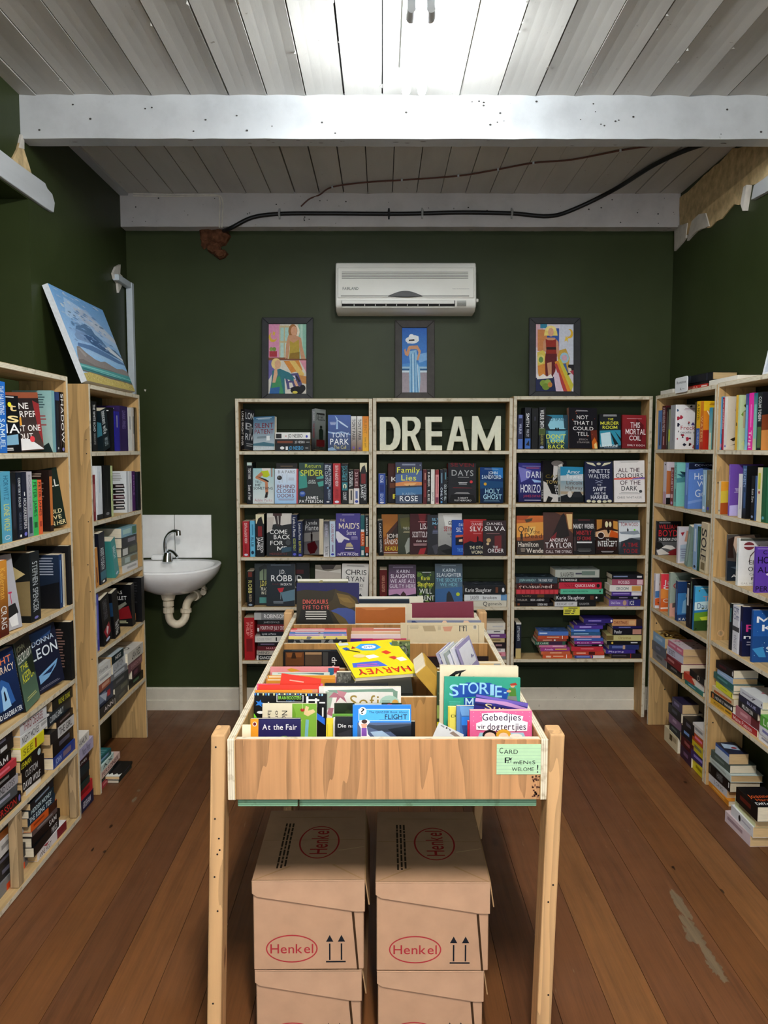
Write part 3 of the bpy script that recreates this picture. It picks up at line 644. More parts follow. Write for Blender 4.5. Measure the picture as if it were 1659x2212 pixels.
# seascape canvas leaning on the left wall over the sink bookcase
zl = TOPZ+.0128
t = thing('unframed_canvas', 'unframed seascape canvas with mountains and yellow dunes leaning on the green wall', 'painting', (XL-.005, 3.385, zl))
lean = math.atan2(.15, .40); t.rotation_euler = (0, -lean, 0)
H, Wc = .435, .655
mb = MB(); mb.box(-.026, 0, 0, Wc, 0, H, 'dfe4ea')
cv = Canvas(mb, (0, 0, H), (0, Wc, 0), (0, 0, -H), (1, 0, 0))
cv.draw('p a9c9ea .2 .08 .6 .14 .9 .3 1 .4 1 .5 .4 .36 .1 .3;p b8c4d8 .3 .16 .5 .14 .66 .2 .86 .3 .7 .34 .4 .28;p c4cede .45 .2 .7 .22 1 .36 1 .42 .6 .34;e .2 .24 .03 .01 6f86a4;e .27 .26 .025 .01 6f86a4;e .34 .28 .02 .008 6f86a4;e .16 .28 .02 .008 7f94b0;e .68 .26 .03 .01 7f94b0;e .78 .27 .05 .014 7088a8;'
 'p 56789f .16 .46 .22 .38 .32 .35 .42 .31 .52 .33 .56 .4 .66 .44 .72 .5 .9 .52 1 .58 1 .63 .6 .58 .3 .52 .16 .52;p 7f9cc4 .12 .5 .2 .42 .34 .42 .5 .5 .4 .54 .14 .54;p 40608c .3 .46 .5 .42 .62 .5 .86 .56 .7 .58 .4 .54;p 5a7cab .12 .58 .4 .56 .7 .6 1 .66 1 .7 .7 .66 .3 .62 .1 .62;p d8dfe6 .62 .5 .78 .5 1 .6 1 .63 .7 .55;r 0 .68 1 .76 9cc8ef 8fc0ec;'
 'p 8b827f .02 .72 .07 .63 .12 .62 .2 .67 .34 .72 .44 .73 .54 .71 .66 .74 .76 .76 .9 .74 1 .755 1 .85 0 .82;p 756c6a .0 .78 .1 .76 .3 .8 .6 .8 1 .84 1 .86 0 .83;p a39a96 .08 .65 .11 .64 .2 .7 .16 .73;r 0 .815 1 .9 4f9c9a 3f8584;p 7fc4bc 0 .83 .5 .835 1 .86 1 .87 .5 .85 0 .845;p 2f6f72 0 .86 .6 .87 1 .885 1 .893 .5 .885 0 .873;p 8fd0c8 .1 .855 .6 .862 .9 .875 .5 .87;p 6a6560 0 .885 .5 .89 1 .9 1 .92 0 .9;'
 'p c4b064 0 .92 .12 .895 .3 .9 .5 .915 .75 .91 1 .92 1 1 0 1', '6fa6dc>b4d4f2')
kb = cv.k
for i in range(90):
    a, b, l, hh = rnd.uniform(.02, .8), rnd.uniform(.02, .56), rnd.uniform(.04, .13), rnd.uniform(.006, .016)
    cv.k = kb+i*.02; cv.poly([(a, b), (a+l*.5, b-hh), (a+l, b+hh*.6), (a+l*.5, b+hh)], rnd.choice(['7fb0e2', 'b8cfe8', 'a4c0e0', '6f94c4', 'ccd8e6'] if b < .33 else ['5f84b0', '7c9cc8', '90b4de', '8aaed8']))
cv.k = kb+3
for i in range(240):
    a, b = rnd.uniform(.02, .97), rnd.uniform(.92, .985); h = rnd.uniform(.012, .03); k = rnd.uniform(-.012, .012)
    cv.poly([(a, b), (a+.006, b), (a+k+.004, b-h)], rnd.choice(['e2d08a', '9a8640', 'd8c070', 'efe0a8', '84743a']))
mb.build('canvas', 'paint', t)

# ------------------------------------------------------------------ wall air conditioner
a, b = PY(724, 562, 4.36), PY(1029, 672, 4.36); x0, x1, z1, z0 = a.x, b.x, a.z, b.z; W, H = x1-x0, z1-z0
t = thing('air_conditioner', 'white wall mounted split air conditioner with dark oval display above the paintings', 'air conditioner', (x0, WB, z0))
def prof(pts, xa, xb, name, mat, bev=.004, seg=3): return MB().prism([(xa, -y, z) for y, z in pts], (xb-xa, 0, 0)).build(name, mat, t, bev, True, seg)
prof([(.002, 0), (.12, .003), (.165, .025), (.178, .06), (.178, .062), (.155, H-.03), (.14, H-.004), (.002, H)], 0, W, 'body', 'acwhite', .008, 3)
prof([(.170, .068), (.1835, .070), (.163, H-.034), (.150, H-.034)], .012, W-.012, 'front_panel', 'acwhite', .005, 3)
for i in range(5):
    z = H-.062-i*.0085; y = .1835-(z-.070)*(.0205/(H-.104))
    MB().box(.035, W-.045, -y-.0016, -y+.003, z, z+.0042).build('intake_slat', 'acgrey', t, .0008)
MB().box(.03, W-.04, -.1835, -.17, .077, .0835).build('trim_line', 'acgrey', t, .001)
mb = MB(); L = []
for i in range(25):
    f = i/24; L.append((.285+.19*f, .078+.002*math.sin(f*3.14)+.026*math.sin(f*math.pi)))
mb.prism([(x, -.192, z) for x, z in L]+[(.285+.19*(1-i/8), -.192, .078-.006*math.sin(i/8*math.pi)) for i in range(1, 8)], (0, .012, 0)); mb.build('display_cover', 'dark', t, .002)
mb = MB(); mb.prism([(.034, -.1668, .0275), (.034, -.1788, .0565), (.034, -.12, .05), (.034, -.12, .03)], (W-.15, 0, 0)); mb.build('air_outlet', 'dark', t)
MB().prism([(.036, -.1775, .040), (.036, -.1795, .0395), (.036, -.1825, .0555), (.036, -.1805, .056)], (W-.156, 0, 0)).build('louver', 'acwhite', t, .001)
MB().prism([(.036, -.158, .0205), (.036, -.166, .0185), (.036, -.170, .0235), (.036, -.163, .026)], (W-.156, 0, 0)).build('louver', 'acwhite', t, .001)
for i in range(9):
    x = .1+i*.058; MB().box(x, x+.003, -.1735, -.16, .029, .0375).build('vane', 'acwhite', t)
for i in range(7): MB().box(W-.105, W-.055, -.177, -.165, .03+i*.004, .032+i*.004).build('side_grille_bar', 'acgrey', t)
MB().box(W-.002, W+.018, -.12, -.1, .06, .078).build('side_latch', 'acwhite', t, .003)
mb = MB(); d = .0205/(H-.104); yy = lambda z: -(.1835-(z-.070)*d)-.0006
cv = Canvas(mb, (.04, yy(.128), .128), (.085, 0, 0), (0, yy(.113)-yy(.128), -.015), (0, -1, 0)); cv.draw('T 0 0 1 1 4a5a50 FAIRLAND'); mb.build('maker_lettering', 'print', t); mb = MB()
cv = Canvas(mb, (W-.13, yy(.122), .122), (.09, 0, 0), (0, yy(.118)-yy(.122), -.004), (0, -1, 0)); cv.draw('t 0 0 1 1 666 Super Air Purifying System'); mb.build('small_lettering', 'print', t)

# ------------------------------------------------------------------ wash basin, tap, waste pipe, tiles
sx = PY(366, 1230, 4.3).x; zs = .888; yw = WB-.012; hw = .262
t = thing('wash_basin', 'white china wash basin on the green back wall beside the pine bookcase', 'sink', (sx, yw, zs))
def outline(kx, ky, z, tilt=0, sy=0, n=48):
    R = []
    for i in range(n):
        a = i/n*2*math.pi; c, s = math.cos(a), math.sin(a)
        x = hw*kx*math.copysign(abs(c)**.8, c); y = -.15+(.155 if s > 0 else .275)*ky*math.copysign(abs(s)**(.55 if s > 0 else .95), s)+sy
        y = min(y, 0); R.append((x, y, z+tilt*y))
    return R
mb = MB()
mb.rings([outline(.16, .16, -.165, 0, -.01), outline(.42, .42, -.155, 0, -.005), outline(.66, .66, -.125), outline(.85, .85, -.082), outline(.95, .95, -.045, .02), outline(.99, .99, -.015, .03), outline(1, 1, 0, .04), outline(.985, .985, .006, .04), outline(.96, .955, .008, .04), outline(.88, .80, .004, .04, -.018), outline(.84, .75, -.012, .04, -.024), outline(.76, .66, -.055, .03, -.03), outline(.60, .5, -.095, 0, -.035), outline(.3, .25, -.115, 0, -.04)], None, 0, True, True)
mb.build('bowl', 'china', t, 0, True)
MB().tube([(-.03, -.052, -.035), (-.03, -.058, -.037)], .011, 14).build('overflow_hole', 'dark', t)
mb = MB(); fx = -.052; mb.tube([(fx, -.072, .004), (fx, -.072, .03), (fx+.004, -.073, .055)], [.03, .026, .021], 16); mb.build('tap_body', 'chrome', t, 0, True)
mb = MB(); mb.tube(smooth_path([(fx-.01, -.072, .045), (fx-.012, -.074, .09), (fx-.006, -.08, .13), (fx+.02, -.1, .165), (fx+.055, -.125, .182), (fx+.085, -.145, .18)]), .0105, 12); mb.build('spout', 'chrome', t, 0, True)
MB().tube([(fx+.083, -.143, .187), (fx+.085, -.145, .158)], .0145, 14).build('spout_nozzle', 'chrome', t, .002, True)
mb = MB(); mb.tube(smooth_path([(fx+.005, -.076, .06), (fx+.02, -.09, .068), (fx+.05, -.115, .058), (fx+.075, -.135, .035)]), [.014]*2+[.010]*17 if False else .009, 10); mb.build('lever', 'chrome', t, 0, True)
MB().tube([(-.02, -.19, -.16), (-.02, -.19, -.195)], [.042, .034], 16).build('waste_outlet', 'pvc', t, 0, True)
tr = thing('waste_trap', 'cream plastic U-bend waste trap under the white basin', 'pipe', (sx-.02, yw-.19, zs-.2))
mb = MB(); mb.tube(smooth_path([(0, 0, 0), (0, 0, -.07), (.008, .005, -.115), (.035, .015, -.138), (.065, .022, -.13), (.085, .03, -.1), (.088, .035, -.06), (.09, .05, -.03), (.098, .08, -.008), (.11, .13, 0), (.12, .19, .0)]), .0225, 14); mb.build('bend', 'pvc', tr, 0, True)
for z, r, h in ((-.017, .03, .03), (-.055, .03, .03)): MB().tube([(0, 0, z-h/2), (0, 0, z+h/2)], r, 12).build('union_nut', 'pvc', tr, .002)
MB().tube([(.088, .035, -.075), (.088, .034, -.052)], .031, 12).build('union_nut', 'pvc', tr, .002)
MB().tube([(.112, .135, 0), (.12, .175, .002)], .03, 12).build('wall_flange', 'pvc', tr, .002)
v = thing('stop_valve', 'small cream stop valve on the wall under the basin', 'valve', (sx+.14, WB, zs-.17))
MB().tube([(0, -.002, 0), (0, -.05, 0)], .014, 10).build('valve_body', 'pvc', v); MB().tube([(0, -.04, -.02), (0, -.04, .03)], .011, 10).build('valve_stem', 'pvc', v); MB().tube([(0, -.03, -.012), (0, -.055, -.012)], .018, 8).build('valve_knob', 'pvc', v, .002)
zt0, zt1 = zs+.013, PY(400, 1112, WB).z; xe = PY(457, 1150, WB-.01).x; xm = PY(377, 1150, WB-.01).x; wt = xe-xm-.003
for i, xa in enumerate((xm+.0015, xm-wt-.0015)):
    o = MB().box(0, wt, 0, .008, 0, zt1-zt0).build('wall_tile', 'tile', None, .0015); o.location = (xa, WB-.0085, zt0)
    tag(o, ('white splashback tile at the open end over the basin', 'white splashback tile behind the chrome tap')[i], 'tile', 'splashback tiles')
# torn sliver and soap bar behind the tap
o = MB().box(0, .07, 0, .045, 0, .03).build('soap_bar', 'china', None, .012, True, 3); o.location = (sx-.15, yw-.07, zs+.0085); tag(o, 'white soap bar on the basin ledge behind the tap', 'soap')
# heart shaped nick: bare white fleck on the wall
mb = MB(); p = PY(313.5, 843, WB); mb.prism([(p.x-.006, WB+.001, p.z+.003), (p.x-.003, WB+.001, p.z+.006), (p.x, WB+.001, p.z+.003), (p.x+.004, WB+.001, p.z+.006), (p.x+.007, WB+.001, p.z+.002), (p.x, WB+.001, p.z-.009)], (0, -.002, 0)); struct(mb.build('wall_back_paint_chip', 'flake'))

# ------------------------------------------------------------------ signs and things on top of the right bookcases
zt = TOPZ+.009
def sign(): 
    a, b = PX(1458, 845, XR-.008), PX(1484, 845, XR-.008); c = PX(1470, 815, XR-.008); d = PX(1470, 848, XR-.008)
    t = thing('shelf_sign', 'small white Romance sign standing on the top edge of the corner bookcase', 'sign', (XR-.008, a.y, d.z))
    Wd, H = a.y-b.y, c.z-d.z; mb = MB(); R = []; r = .012
    for cx, cz, a0 in ((Wd-r, H-r, 0), (r, H-r, 90), (r, r, 180), (Wd-r, r, 270)):
        for k in range(5): R.append((0, -(cx+r*math.cos(math.radians(a0+k*22.5))), cz+r*math.sin(math.radians(a0+k*22.5))))
    mb.prism(R, (.004, 0, 0), 'eef0f2')
    cv = Canvas(mb, (0, 0, H), (0, -Wd, 0), (0, 0, -H), (-1, 0, 0)); cv.draw('T .14 .24 .88 .42 222 Romance;T .42 .68 .54 .86 222 A;r .6 .77 .78 .79 222'); mb.build('plate', 'print', t)
sign()
def flat_board(name, label, u0, u1, v, h, dep, col='e8e4da'):
    a, b = PX(u0, v, XR+.01), PX(u1, v, XR+.01)
    o = MB().box(0, dep, 0, a.y-b.y, 0, h, col).build(name, 'print', None, .001); o.location = (XR+.012, b.y, zt); tag(o, label, 'board'); return o
flat_board('white_board', 'white offcut board lying behind the Romance sign at the wall corner', 1426, 1452, 846, .022, .09)
flat_board('white_board', 'long white offcut board lying behind the two old dark books', 1531, 1592, 826, .024, .1)
a = PX(1646, 812, XR+.02)
t = thing('framed_print', 'white edged print cut by the photo border on top of the edge bookcase', 'picture', (XR+.02, a.y, TOPZ+.0125)); t.rotation_euler = (0, .2, 0)
mb = MB(); mb.box(0, .012, -.3, 0, 0, .36, 'dfe3ea'); cv = Canvas(mb, (0, 0, .36), (0, -.3, 0), (0, 0, -.36), (-1, 0, 0)); cv.draw('r .05 .03 .95 .97 8f9cb4 c0c8d8;n 30 .08 a8b4cc d8e0ea 76869f'); mb.build('canvas', 'paint', t)

# yellow price note on the seated-woman bookcase
a, b = PY(1217, 1314, FB), PY(1252, 1332, FB); zt_ = UNITS['BR'].z[3]
mb = MB(); Wd, H = b.x-a.x, a.z-b.z; mb.box(0, Wd, -.0012, 0, -H, 0, 'e4de5a'); cv = Canvas(mb, (0, -.0012, 0), (Wd, 0, 0), (0, 0, -H), (0, -1, 0)); cv.draw('r .3 .12 .86 .2 223;r .08 .36 .5 .44 223;r .58 .34 .74 .44 223;r .08 .57 .44 .65 223;r .56 .56 .72 .65 223;r .06 .78 .4 .86 223;r .48 .78 .66 .86 223')
o = mb.build('price_note', 'print'); o.location = (a.x, FB-.0012, zt_-.001); tag(o, 'small yellow handwritten price note stuck on a shelf edge', 'note')

# ------------------------------------------------------------------ display table (tray of books on legs)
TY0, TY1, TZ0, TZ1 = 1.70, 3.05, .752, .891; TX0, TX1 = PY(490, 1600, TY0).x, PY(1185, 1600, TY0).x; TT = .018
t = thing('display_table', 'wooden book tray table on pine legs filled with children\'s books', 'table', ((TX0+TX1)/2, TY0, 0)); TL = Vector(t.location)
def tb(name, mat, x0, x1, y0, y1, z0, z1, bev=.0015): return bx(name, mat, t, x0, x1, y0, y1, z0, z1, bev)
tb('front_board', 'plyfront', TX0+TT, TX1-TT, TY0, TY0+TT, TZ0, TZ1)
tb('back_board', 'plyy', TX0+TT, TX1-TT, TY1-TT, TY1, TZ0, TZ1)
for xa in (TX0, TX1-TT): tb('side_board', 'plyx', xa, xa+TT, TY0-.002, TY1, TZ0, TZ1)
tb('tray_bottom', 'plyz', TX0+TT, TX1-TT, TY0+TT, TY1-TT, TZ0, TZ0+.009)
for i, y in enumerate((2.005, 2.285, 2.565, 2.845)):
    tb('divider', 'divider', TX0+TT+.001, TX1-TT-.001, y, y+.012, TZ0+.009, (.888, .884, .889, .8895)[i])
tb('under_board', 'greenboard', TX0+.02, TX0+.155, TY0+.01, TY1-.02, TZ0-.02, TZ0-.001); tb('under_board', 'greenboard', TX0+.158, TX1-.022, TY0+.012, TY1-.02, TZ0-.021, TZ0-.001)
# chip of broken veneer at the corner of the front board
mb = MB(); 
for i in range(26):
    x = rnd.uniform(-.019, -.001); z = rnd.uniform(.004, .055); mb.box(x, x+rnd.uniform(.002, .005), -.0008, .001, z, z+rnd.uniform(.002, .006), rnd.choice(['4a2c22', '6b4436', '8a6450', '3a211a']))
o = mb.build('veneer_chip', 'print', t); o.location = Vector((TX1-TT, TY0, TZ0))-TL
for xa, xb, y, tl, lab in ((TX0-.033, TX0-.001, TY0-.012, .028, 1), (TX1+.001, TX1+.034, TY0-.012, .026, 2), (TX0-.033, TX0-.001, TY1-.07, .01, 3), (TX1+.001, TX1+.034, TY1-.07, .01, 4)):
    mb = MB(); ht = .906; vs = []
    for z in (0, .3, .6, .76, ht):
        dx = -tl*(1-z/ht)*1.0 if z < ht else 0
        vs.append([(dx, 0, z), (xb-xa+dx, 0, z), (xb-xa+dx, .064, z), (dx, .064, z)])
    mb.rings(vs, None, 0, True, True); o = mb.build('leg', 'pine', t, .004, False, 2); o.location = Vector((xa, y, 0))-TL
    if lab < 3:
        for k in range(10 if lab == 1 else 3):
            z = rnd.uniform(.1, .88) if lab == 1 else (.52, .56, .3)[k]; x = rnd.uniform(.008, .024)-tl*(1-z/ht)
            MB().tube([(x, .001, z), (x, -.0006, z)], .0022, 8).build('nail_hole', 'dark', o)
# green ruled card
a, b = PY(1073, 1607, TY0), PY(1169, 1672, TY0); mb = MB(); Wd, H = b.x-a.x, a.z-b.z
mb.box(0, Wd, -.0012, 0, -H, 0, 'bfe0bc'); cv = Canvas(mb, (0, -.0012, 0), (Wd, 0, 0), (0, 0, -H), (0, -1, 0))
for i in range(8): cv.rect(0, .14+i*.115, 1, .148+i*.115, '93b8a8')
cv.k += 1; cv.draw('t .06 .12 .14 .30 1a1d24 C;t .16 .18 .47 .32 1a1d24 ARD;t .18 .44 .32 .62 1a1d24 P;t .23 .54 .28 .64 1a1d24 A;t .28 .44 .35 .60 1a1d24 Y;t .38 .54 .86 .66 1a1d24 mENtS;t .34 .77 .83 .89 1a1d24 WELOME;t .90 .68 .93 .94 1a1d24 !')
o = mb.build('payment_card', 'print'); o.location = (a.x, TY0-.0005, a.z); tag(o, 'pale green ruled card with handwritten card payments message on the table front', 'note')

# ------------------------------------------------------------------ cardboard boxes under the table
def carton(xa, xb, y0, y1, z0, h, label, rot=0, top=True):
    t = thing('cardboard_box', label, 'box', ((xa+xb)/2, (y0+y1)/2, z0), 'cardboard boxes under the table'); t.rotation_euler.z = rot
    W, Dp = xb-xa, y1-y0; hw_, hd = W/2, Dp/2; mb = MB()
    mb.box(-hw_, hw_, -hd, hd, 0, h-.004, 'bd977a')
    cv = Canvas(mb, (-hw_, -hd, h), (W, 0, 0), (0, 0, -h), (0, -1, 0))
    cv.draw('o .345 .765 .235 .155 .012 a8333a;T .15 .715 .54 .815 a8333a Henkel;r .655 .905 .835 .922 1d1f26;r .683 .71 .697 .895 1d1f26;r .79 .71 .804 .895 1d1f26;p 1d1f26 .69 .615 .657 .69 .723 .69;p 1d1f26 .797 .615 .764 .69 .83 .69')
    cv = Canvas(mb, (hw_, -hd, h), (0, Dp, 0), (0, 0, -h), (1, 0, 0)); cv.draw('r .06 .18 .9 .19 a5835f')
    mb.build('body', 'card', t, .002)
    # lid flaps folded down: a slanting front flap and a loose side flap
    fl = MB(); fl.prism([(-hw_-.0025, -hd-.001, h), (-hw_-.0025, -hd-.001, h-.033), (-hw_+.01, -hd-.001, h-.042), (hw_-.02, -hd-.001, h-.082), (hw_+.003, -hd-.001, h-.082), (hw_+.003, -hd-.001, h)], (0, -.004, 0), 'c39d80'); fl.build('front_flap', 'card', t, .001)
    sf = MB(); sf.prism([(hw_+.002, -hd+.006, h-.001), (hw_+.012, -hd+.006, h-.07), (hw_+.012, hd-.02, h-.06), (hw_+.002, hd-.02, h-.001)], (.003, 0, 0), 'a88560'); sf.build('side_flap', 'card', t)
    se = MB(); se.prism([(hw_-.030, -hd-.0005, h-.085), (hw_-.024, -hd-.0005, h-.085), (hw_-.012, -hd-.0005, 0), (hw_-.017, -hd-.0005, 0)], (0, -.0006, 0), '3d2a1a'); se.build('front_seam', 'card', t)
    ld = MB(); ld.box(-hw_-.003, hw_+.003, -hd-.005, hd, h-.004, h, 'b59072')
    if top:
        cv = Canvas(ld, (-hw_, hd, h), (W, 0, 0), (0, -Dp, 0), (0, 0, 1))
        cv.draw('r 0 .47 1 .475 a07c56;r .1 .12 .9 .126 a07c56;p a8845e 0 1 .02 1 .32 .84 .3 .83;p a8845e 1 1 .98 1 .7 .82 .72 .81;p d0b088 .75 .62 1 .57 1 .576 .75 .63;o .555 .5 .20 .235 .016 a12e2c')
        cx2 = Canvas(ld, (-hw_+W*.475, -hd+Dp*.325, h), (0, Dp*.36, 0), (W*.165, 0, 0), (0, 0, 1)); cx2.k = 9; cx2.draw('T 0 0 1 1 a12e2c Henkel')
        for i in range(3):
            y = 0
            while y < .62:
                l = rnd.uniform(.03, .09); cv.rect(.185+i*.035, .22+y, .203+i*.035, min(.86, .22+y+l), '3a2d20'); y += l+.012
    ld.build('lid', 'card', t, .0015)
    return t
by = 1.87; a, b = PY(541, 1900, by), PY(787, 1900, by); c, d = PY(811, 1906, by), PY(1061, 1906, by); hb = a.z/2+.0
carton(a.x+.004, b.x-.004, by, by+.375, hb, a.z-hb, 'upper carton of the stack beside the left table leg with nail holes', .012)
carton(a.x+.010, b.x-.010, by+.004, by+.37, .001, hb-.002, 'lower carton of the stack beside the left table leg with nail holes', .0)
carton(c.x+.004, d.x-.004, by+.004, by+.38, hb-.006, c.z-hb+.006, 'upper carton of the stack beside the right table leg', -.006)
carton(c.x+.006, d.x-.018, by+.008, by+.375, .001, hb-.008, 'lower carton of the stack beside the right table leg', .0)
# ------------------------------------------------------------------ books
NAMES = [('black', '18181b'), ('charcoal', '3a3c40'), ('grey', '85878a'), ('white', 'eeeeec'), ('cream', 'e6dabb'), ('navy', '20284c'), ('blue', '3a6fc0'), ('skyblue', '86bfe2'), ('teal', '2f7f80'), ('mint', '92d2bd'),
         ('green', '4a9050'), ('olive', '6c6a3a'), ('yellow', 'ecd934'), ('orange', 'e2822c'), ('red', 'c42a2e'), ('maroon', '6a1f26'), ('pink', 'e89ab0'), ('magenta', 'd8349a'), ('purple', '57358a'), ('lilac', 'ada2d4'), ('brown', '6e4a2e'), ('tan', 'b59468')]
NL = [(n, tuple(int(h[i:i+2], 16) for i in (0, 2, 4))) for n, h in NAMES]
def cname(h):
    if '>' in h:
        a, b = h.split('>'); A = [tuple(int((q*2 if False else ''.join(c+c for c in q) if len(q) == 3 else q)[i:i+2], 16) for i in (0, 2, 4)) for q in (a, b)]
        c = tuple((x+y)/2 for x, y in zip(*A))
    else:
        q = ''.join(x+x for x in h) if len(h) == 3 else h; c = tuple(int(q[i:i+2], 16) for i in (0, 2, 4))
    return min(NL, key=lambda n: sum((a-b)**2*k for a, b, k in zip(n[1], c, (1, 1.3, .9))))[0]
def first_col(spec):
    for it in (spec or '').split(';'):
        q = it.strip().split(' ')
        if q[0] in ('t', 'T'): return cname(q[5])
    return None
def bgc(b): return b.split('>')[1] if '>' in b else b
ORD = ['first', 'second', 'third', 'fourth', 'fifth', 'sixth', 'seventh', 'eighth', 'ninth', 'tenth', 'eleventh', 'twelfth', 'thirteenth', 'fourteenth', 'fifteenth', 'sixteenth', 'seventeenth']
ALLB = []
def book(mat, w, h, t, bg, front=None, spine=None, backd=None, sbg=None, bbg=None, name='paperback_novel', hb=False, pages='pages', sticker=None, vis=1.0):
    """local frame: x from spine to fore-edge, y from front cover to back cover, z up"""
    r = bpy.data.objects.new(name, None); C.objects.link(r); r.empty_display_size = .02; r.matrix_world = mat
    c = .0022 if hb else .0007; ov = .003 if hb else .0008; sbg = sbg or bg; bbg = bbg or bgc(bg)
    mb = MB()
    mb.box(0, w, 0, c, 0, h, bgc(bg)); mb.box(0, w, t-c, t, 0, h, bgc(bbg)); mb.box(0, c, c, t-c, 0, h, bgc(sbg))
    if hb: mb.box(-.0012, 0, t*.12, t*.88, 0, h, bgc(sbg))
    so = -.0012 if hb else 0
    if front or '>' in bg: Canvas(mb, (0, 0, h), (w, 0, 0), (0, 0, -h*vis), (0, -1, 0)).draw(front, bg)
    if spine or '>' in sbg:
        # spine: reading direction runs down the spine, letter tops point to the front cover
        if '>' in sbg: Canvas(mb, (so, t, h), (0, -t, 0), (0, 0, -h), (-1, 0, 0)).draw('', sbg)
        cv = Canvas(mb, (so, 0, h), (0, 0, -h), (0, t, 0), (-1, 0, 0)); cv.k = 3; cv.draw(spine)
    if backd or '>' in bbg: Canvas(mb, (w, t, h), (-w, 0, 0), (0, 0, -h), (0, 1, 0)).draw(backd, bbg)
    cov = mb.build('cover', 'print', r)
    MB().box(c, w-ov, c, t-c, ov, h-ov).build('page_block', pages, r)
    if sticker:
        x, z, rr, col = sticker; sb = MB(); sb.prism([(x*w+rr*math.cos(k*.3927), -.0022, h*(1-z)+rr*math.sin(k*.3927)) for k in range(16)], (0, .001, 0), col); sb.build('round_sticker', 'print', cov)
    ALLB.append(r); return r
RZ = lambda a: Matrix.Rotation(math.radians(a), 4, 'Z')
RX = lambda a: Matrix.Rotation(math.radians(a), 4, 'X')
RYm = lambda a: Matrix.Rotation(math.radians(a), 4, 'Y')
T3 = lambda x, y, z: Matrix.Translation((x, y, z))
def xz(U, u, v, sb):
    """photo point -> (along the shelf, height) on the bookcase's front plane set back by sb"""
    if U.kind == 'B': p = PY(u, v, U.plane+sb); return p.x, p.z
    if U.kind == 'L': p = PX(u, v, U.plane-sb); return p.y, p.z
    p = PX(u, v, U.plane+sb); return -p.y, p.z
def fit(U, m, w, h, t, zs=None):
    """nudge a book so that it stays clear of the uprights and the back of its bookcase"""
    P = [m @ Vector((x, y, z)) for x in (-.0015, w) for y in (0, t) for z in (0, h)]
    a, b = min(p.x for p in P), max(p.x for p in P); lo, hi = U.x0+TH+.0012, U.x1-TH-.0012; dx = 0
    if a < lo: dx = lo-a
    elif b > hi: dx = hi-b
    yb = max(p.y for p in P); lim = U.depth-(.0095 if U.kind == 'B' else .001); dy = min(0, lim-yb)
    dz = 0 if zs is None else zs+.0004-min(p.z for p in P)
    return T3(dx, dy, dz) @ m
def kindname(h, hb): return 'hardback_novel' if hb else 'paperback_novel'
SHN = ['top', 'second', 'third', 'fourth', 'fifth', 'floor']
def row(key, si, items):
    U = UNITS[key]; zs = U.z[si] if si < len(U.z) else (.0222 if key == 'LN' else 0.0); n = 0; ns = 0; nk = sum(i[0] == 'K' for i in items); shelf = 'upper' if si == 0 else SHN[si]
    place = f'{shelf} shelf' if si < 5 else ('floor' if key != 'LN' else 'bottom shelf')
    grp = f'books on the {place}, {U.short}'
    for it in items:
        k = it[0]; o = it[-1] if isinstance(it[-1], dict) else {}
        if k == 'K': stack(U, zs, it, o, f'{ORD[ns]} stack from left' if nk > 1 else 'only stack', place, grp); ns += 1; continue
        u0, u1, vt, bg = it[1:5]; d = [x for x in it[5:] if isinstance(x, str)]; sb = o.get('sb', .010)
        vr = o.get('ur', u0 if U.kind == 'L' else u1) if U.kind != 'B' else (u0+u1)/2
        x0, _ = xz(U, u0, vt, sb); x1, _ = xz(U, u1, vt, sb); _, zt = xz(U, vr, vt, sb); h = max(.12, zt-zs-.0006); X = x1-x0
        if h > .262: h = .262
        hb = o.get('hb', False); dep = U.depth-sb-.010
        kw = dict(hb=hb, name=kindname(h, hb), pages=o.get('pg', 'pages'), sbg=o.get('sbg'), bbg=o.get('bbg'), backd=o.get('bk'), sticker=o.get('st'))
        if k == 'S':
            t = max(.008, X-.0006); w = min(o.get('w', h*.64), dep if not o.get('out') else 1); m = T3(x1, sb, zs+.0003) @ RZ(90)
            if o.get('tilt'): m = T3(x1, sb, zs+.0003+(t*math.sin(math.radians(-o['tilt'])) if o['tilt'] < 0 else 0)) @ RYm(o['tilt']) @ RZ(90)
            if o.get('rev'): m = T3(x0, sb+w, zs+.0003) @ RZ(-90)
            m = fit(U, m, w, h, t, zs)
            b = book(m, w, h, t, bg, o.get('fr'), d[0] if d else None, **kw); pose = 'spine out'; tc = first_col(d[0] if d else None) or first_col(o.get('fr')) or first_col(o.get('bk'))
        else:
            a = o.get('a', 0); t = o.get('t', .026); ra = math.radians(a); ln = o.get('lean', 7)
            w = o.get('w') or max(.05, (X-abs(t*math.sin(ra)))/math.cos(ra)); h2 = h/math.cos(math.radians(ln))
            R = RX(-ln) @ RZ(a); P = [R @ Vector((x, y, z)) for x in (0, w) for y in (0, t) for z in (0, h2)]
            mx = min(p.x for p in P); my = min(p.y for p in P); mz = min(p.z for p in P)
            m = T3(x0-mx, sb-my, zs+.0003-mz) @ R
            if o.get('roll'):
                m = T3(x0-mx, sb-my, zs+.0003-mz) @ RYm(o['roll']) @ R
                lo = min((m @ Vector((x, 0, 0))).z for x in (0, w)); m = T3(0, 0, zs+.0003-lo) @ m
            m = fit(U, m, w, h2, t, zs)
            b = book(m, w, h2, t, bg, d[0] if d else None, d[1] if len(d) > 1 else None, **kw)
            pose = 'angled' if abs(a) > 8 else 'facing out'; tc = first_col(d[0] if d else None)
        tx = f'{tc} letters' if tc else 'unlettered'
        cn = cname(bg if k != 'S' else (o.get('sbg') or bg)); fmt = 'hardback' if hb else 'paperback'
        tag(b, f'{cn} {fmt} {pose}, {tx}, {ORD[n]} upright from left, {place}, {U.short}', 'book', grp); n += 1
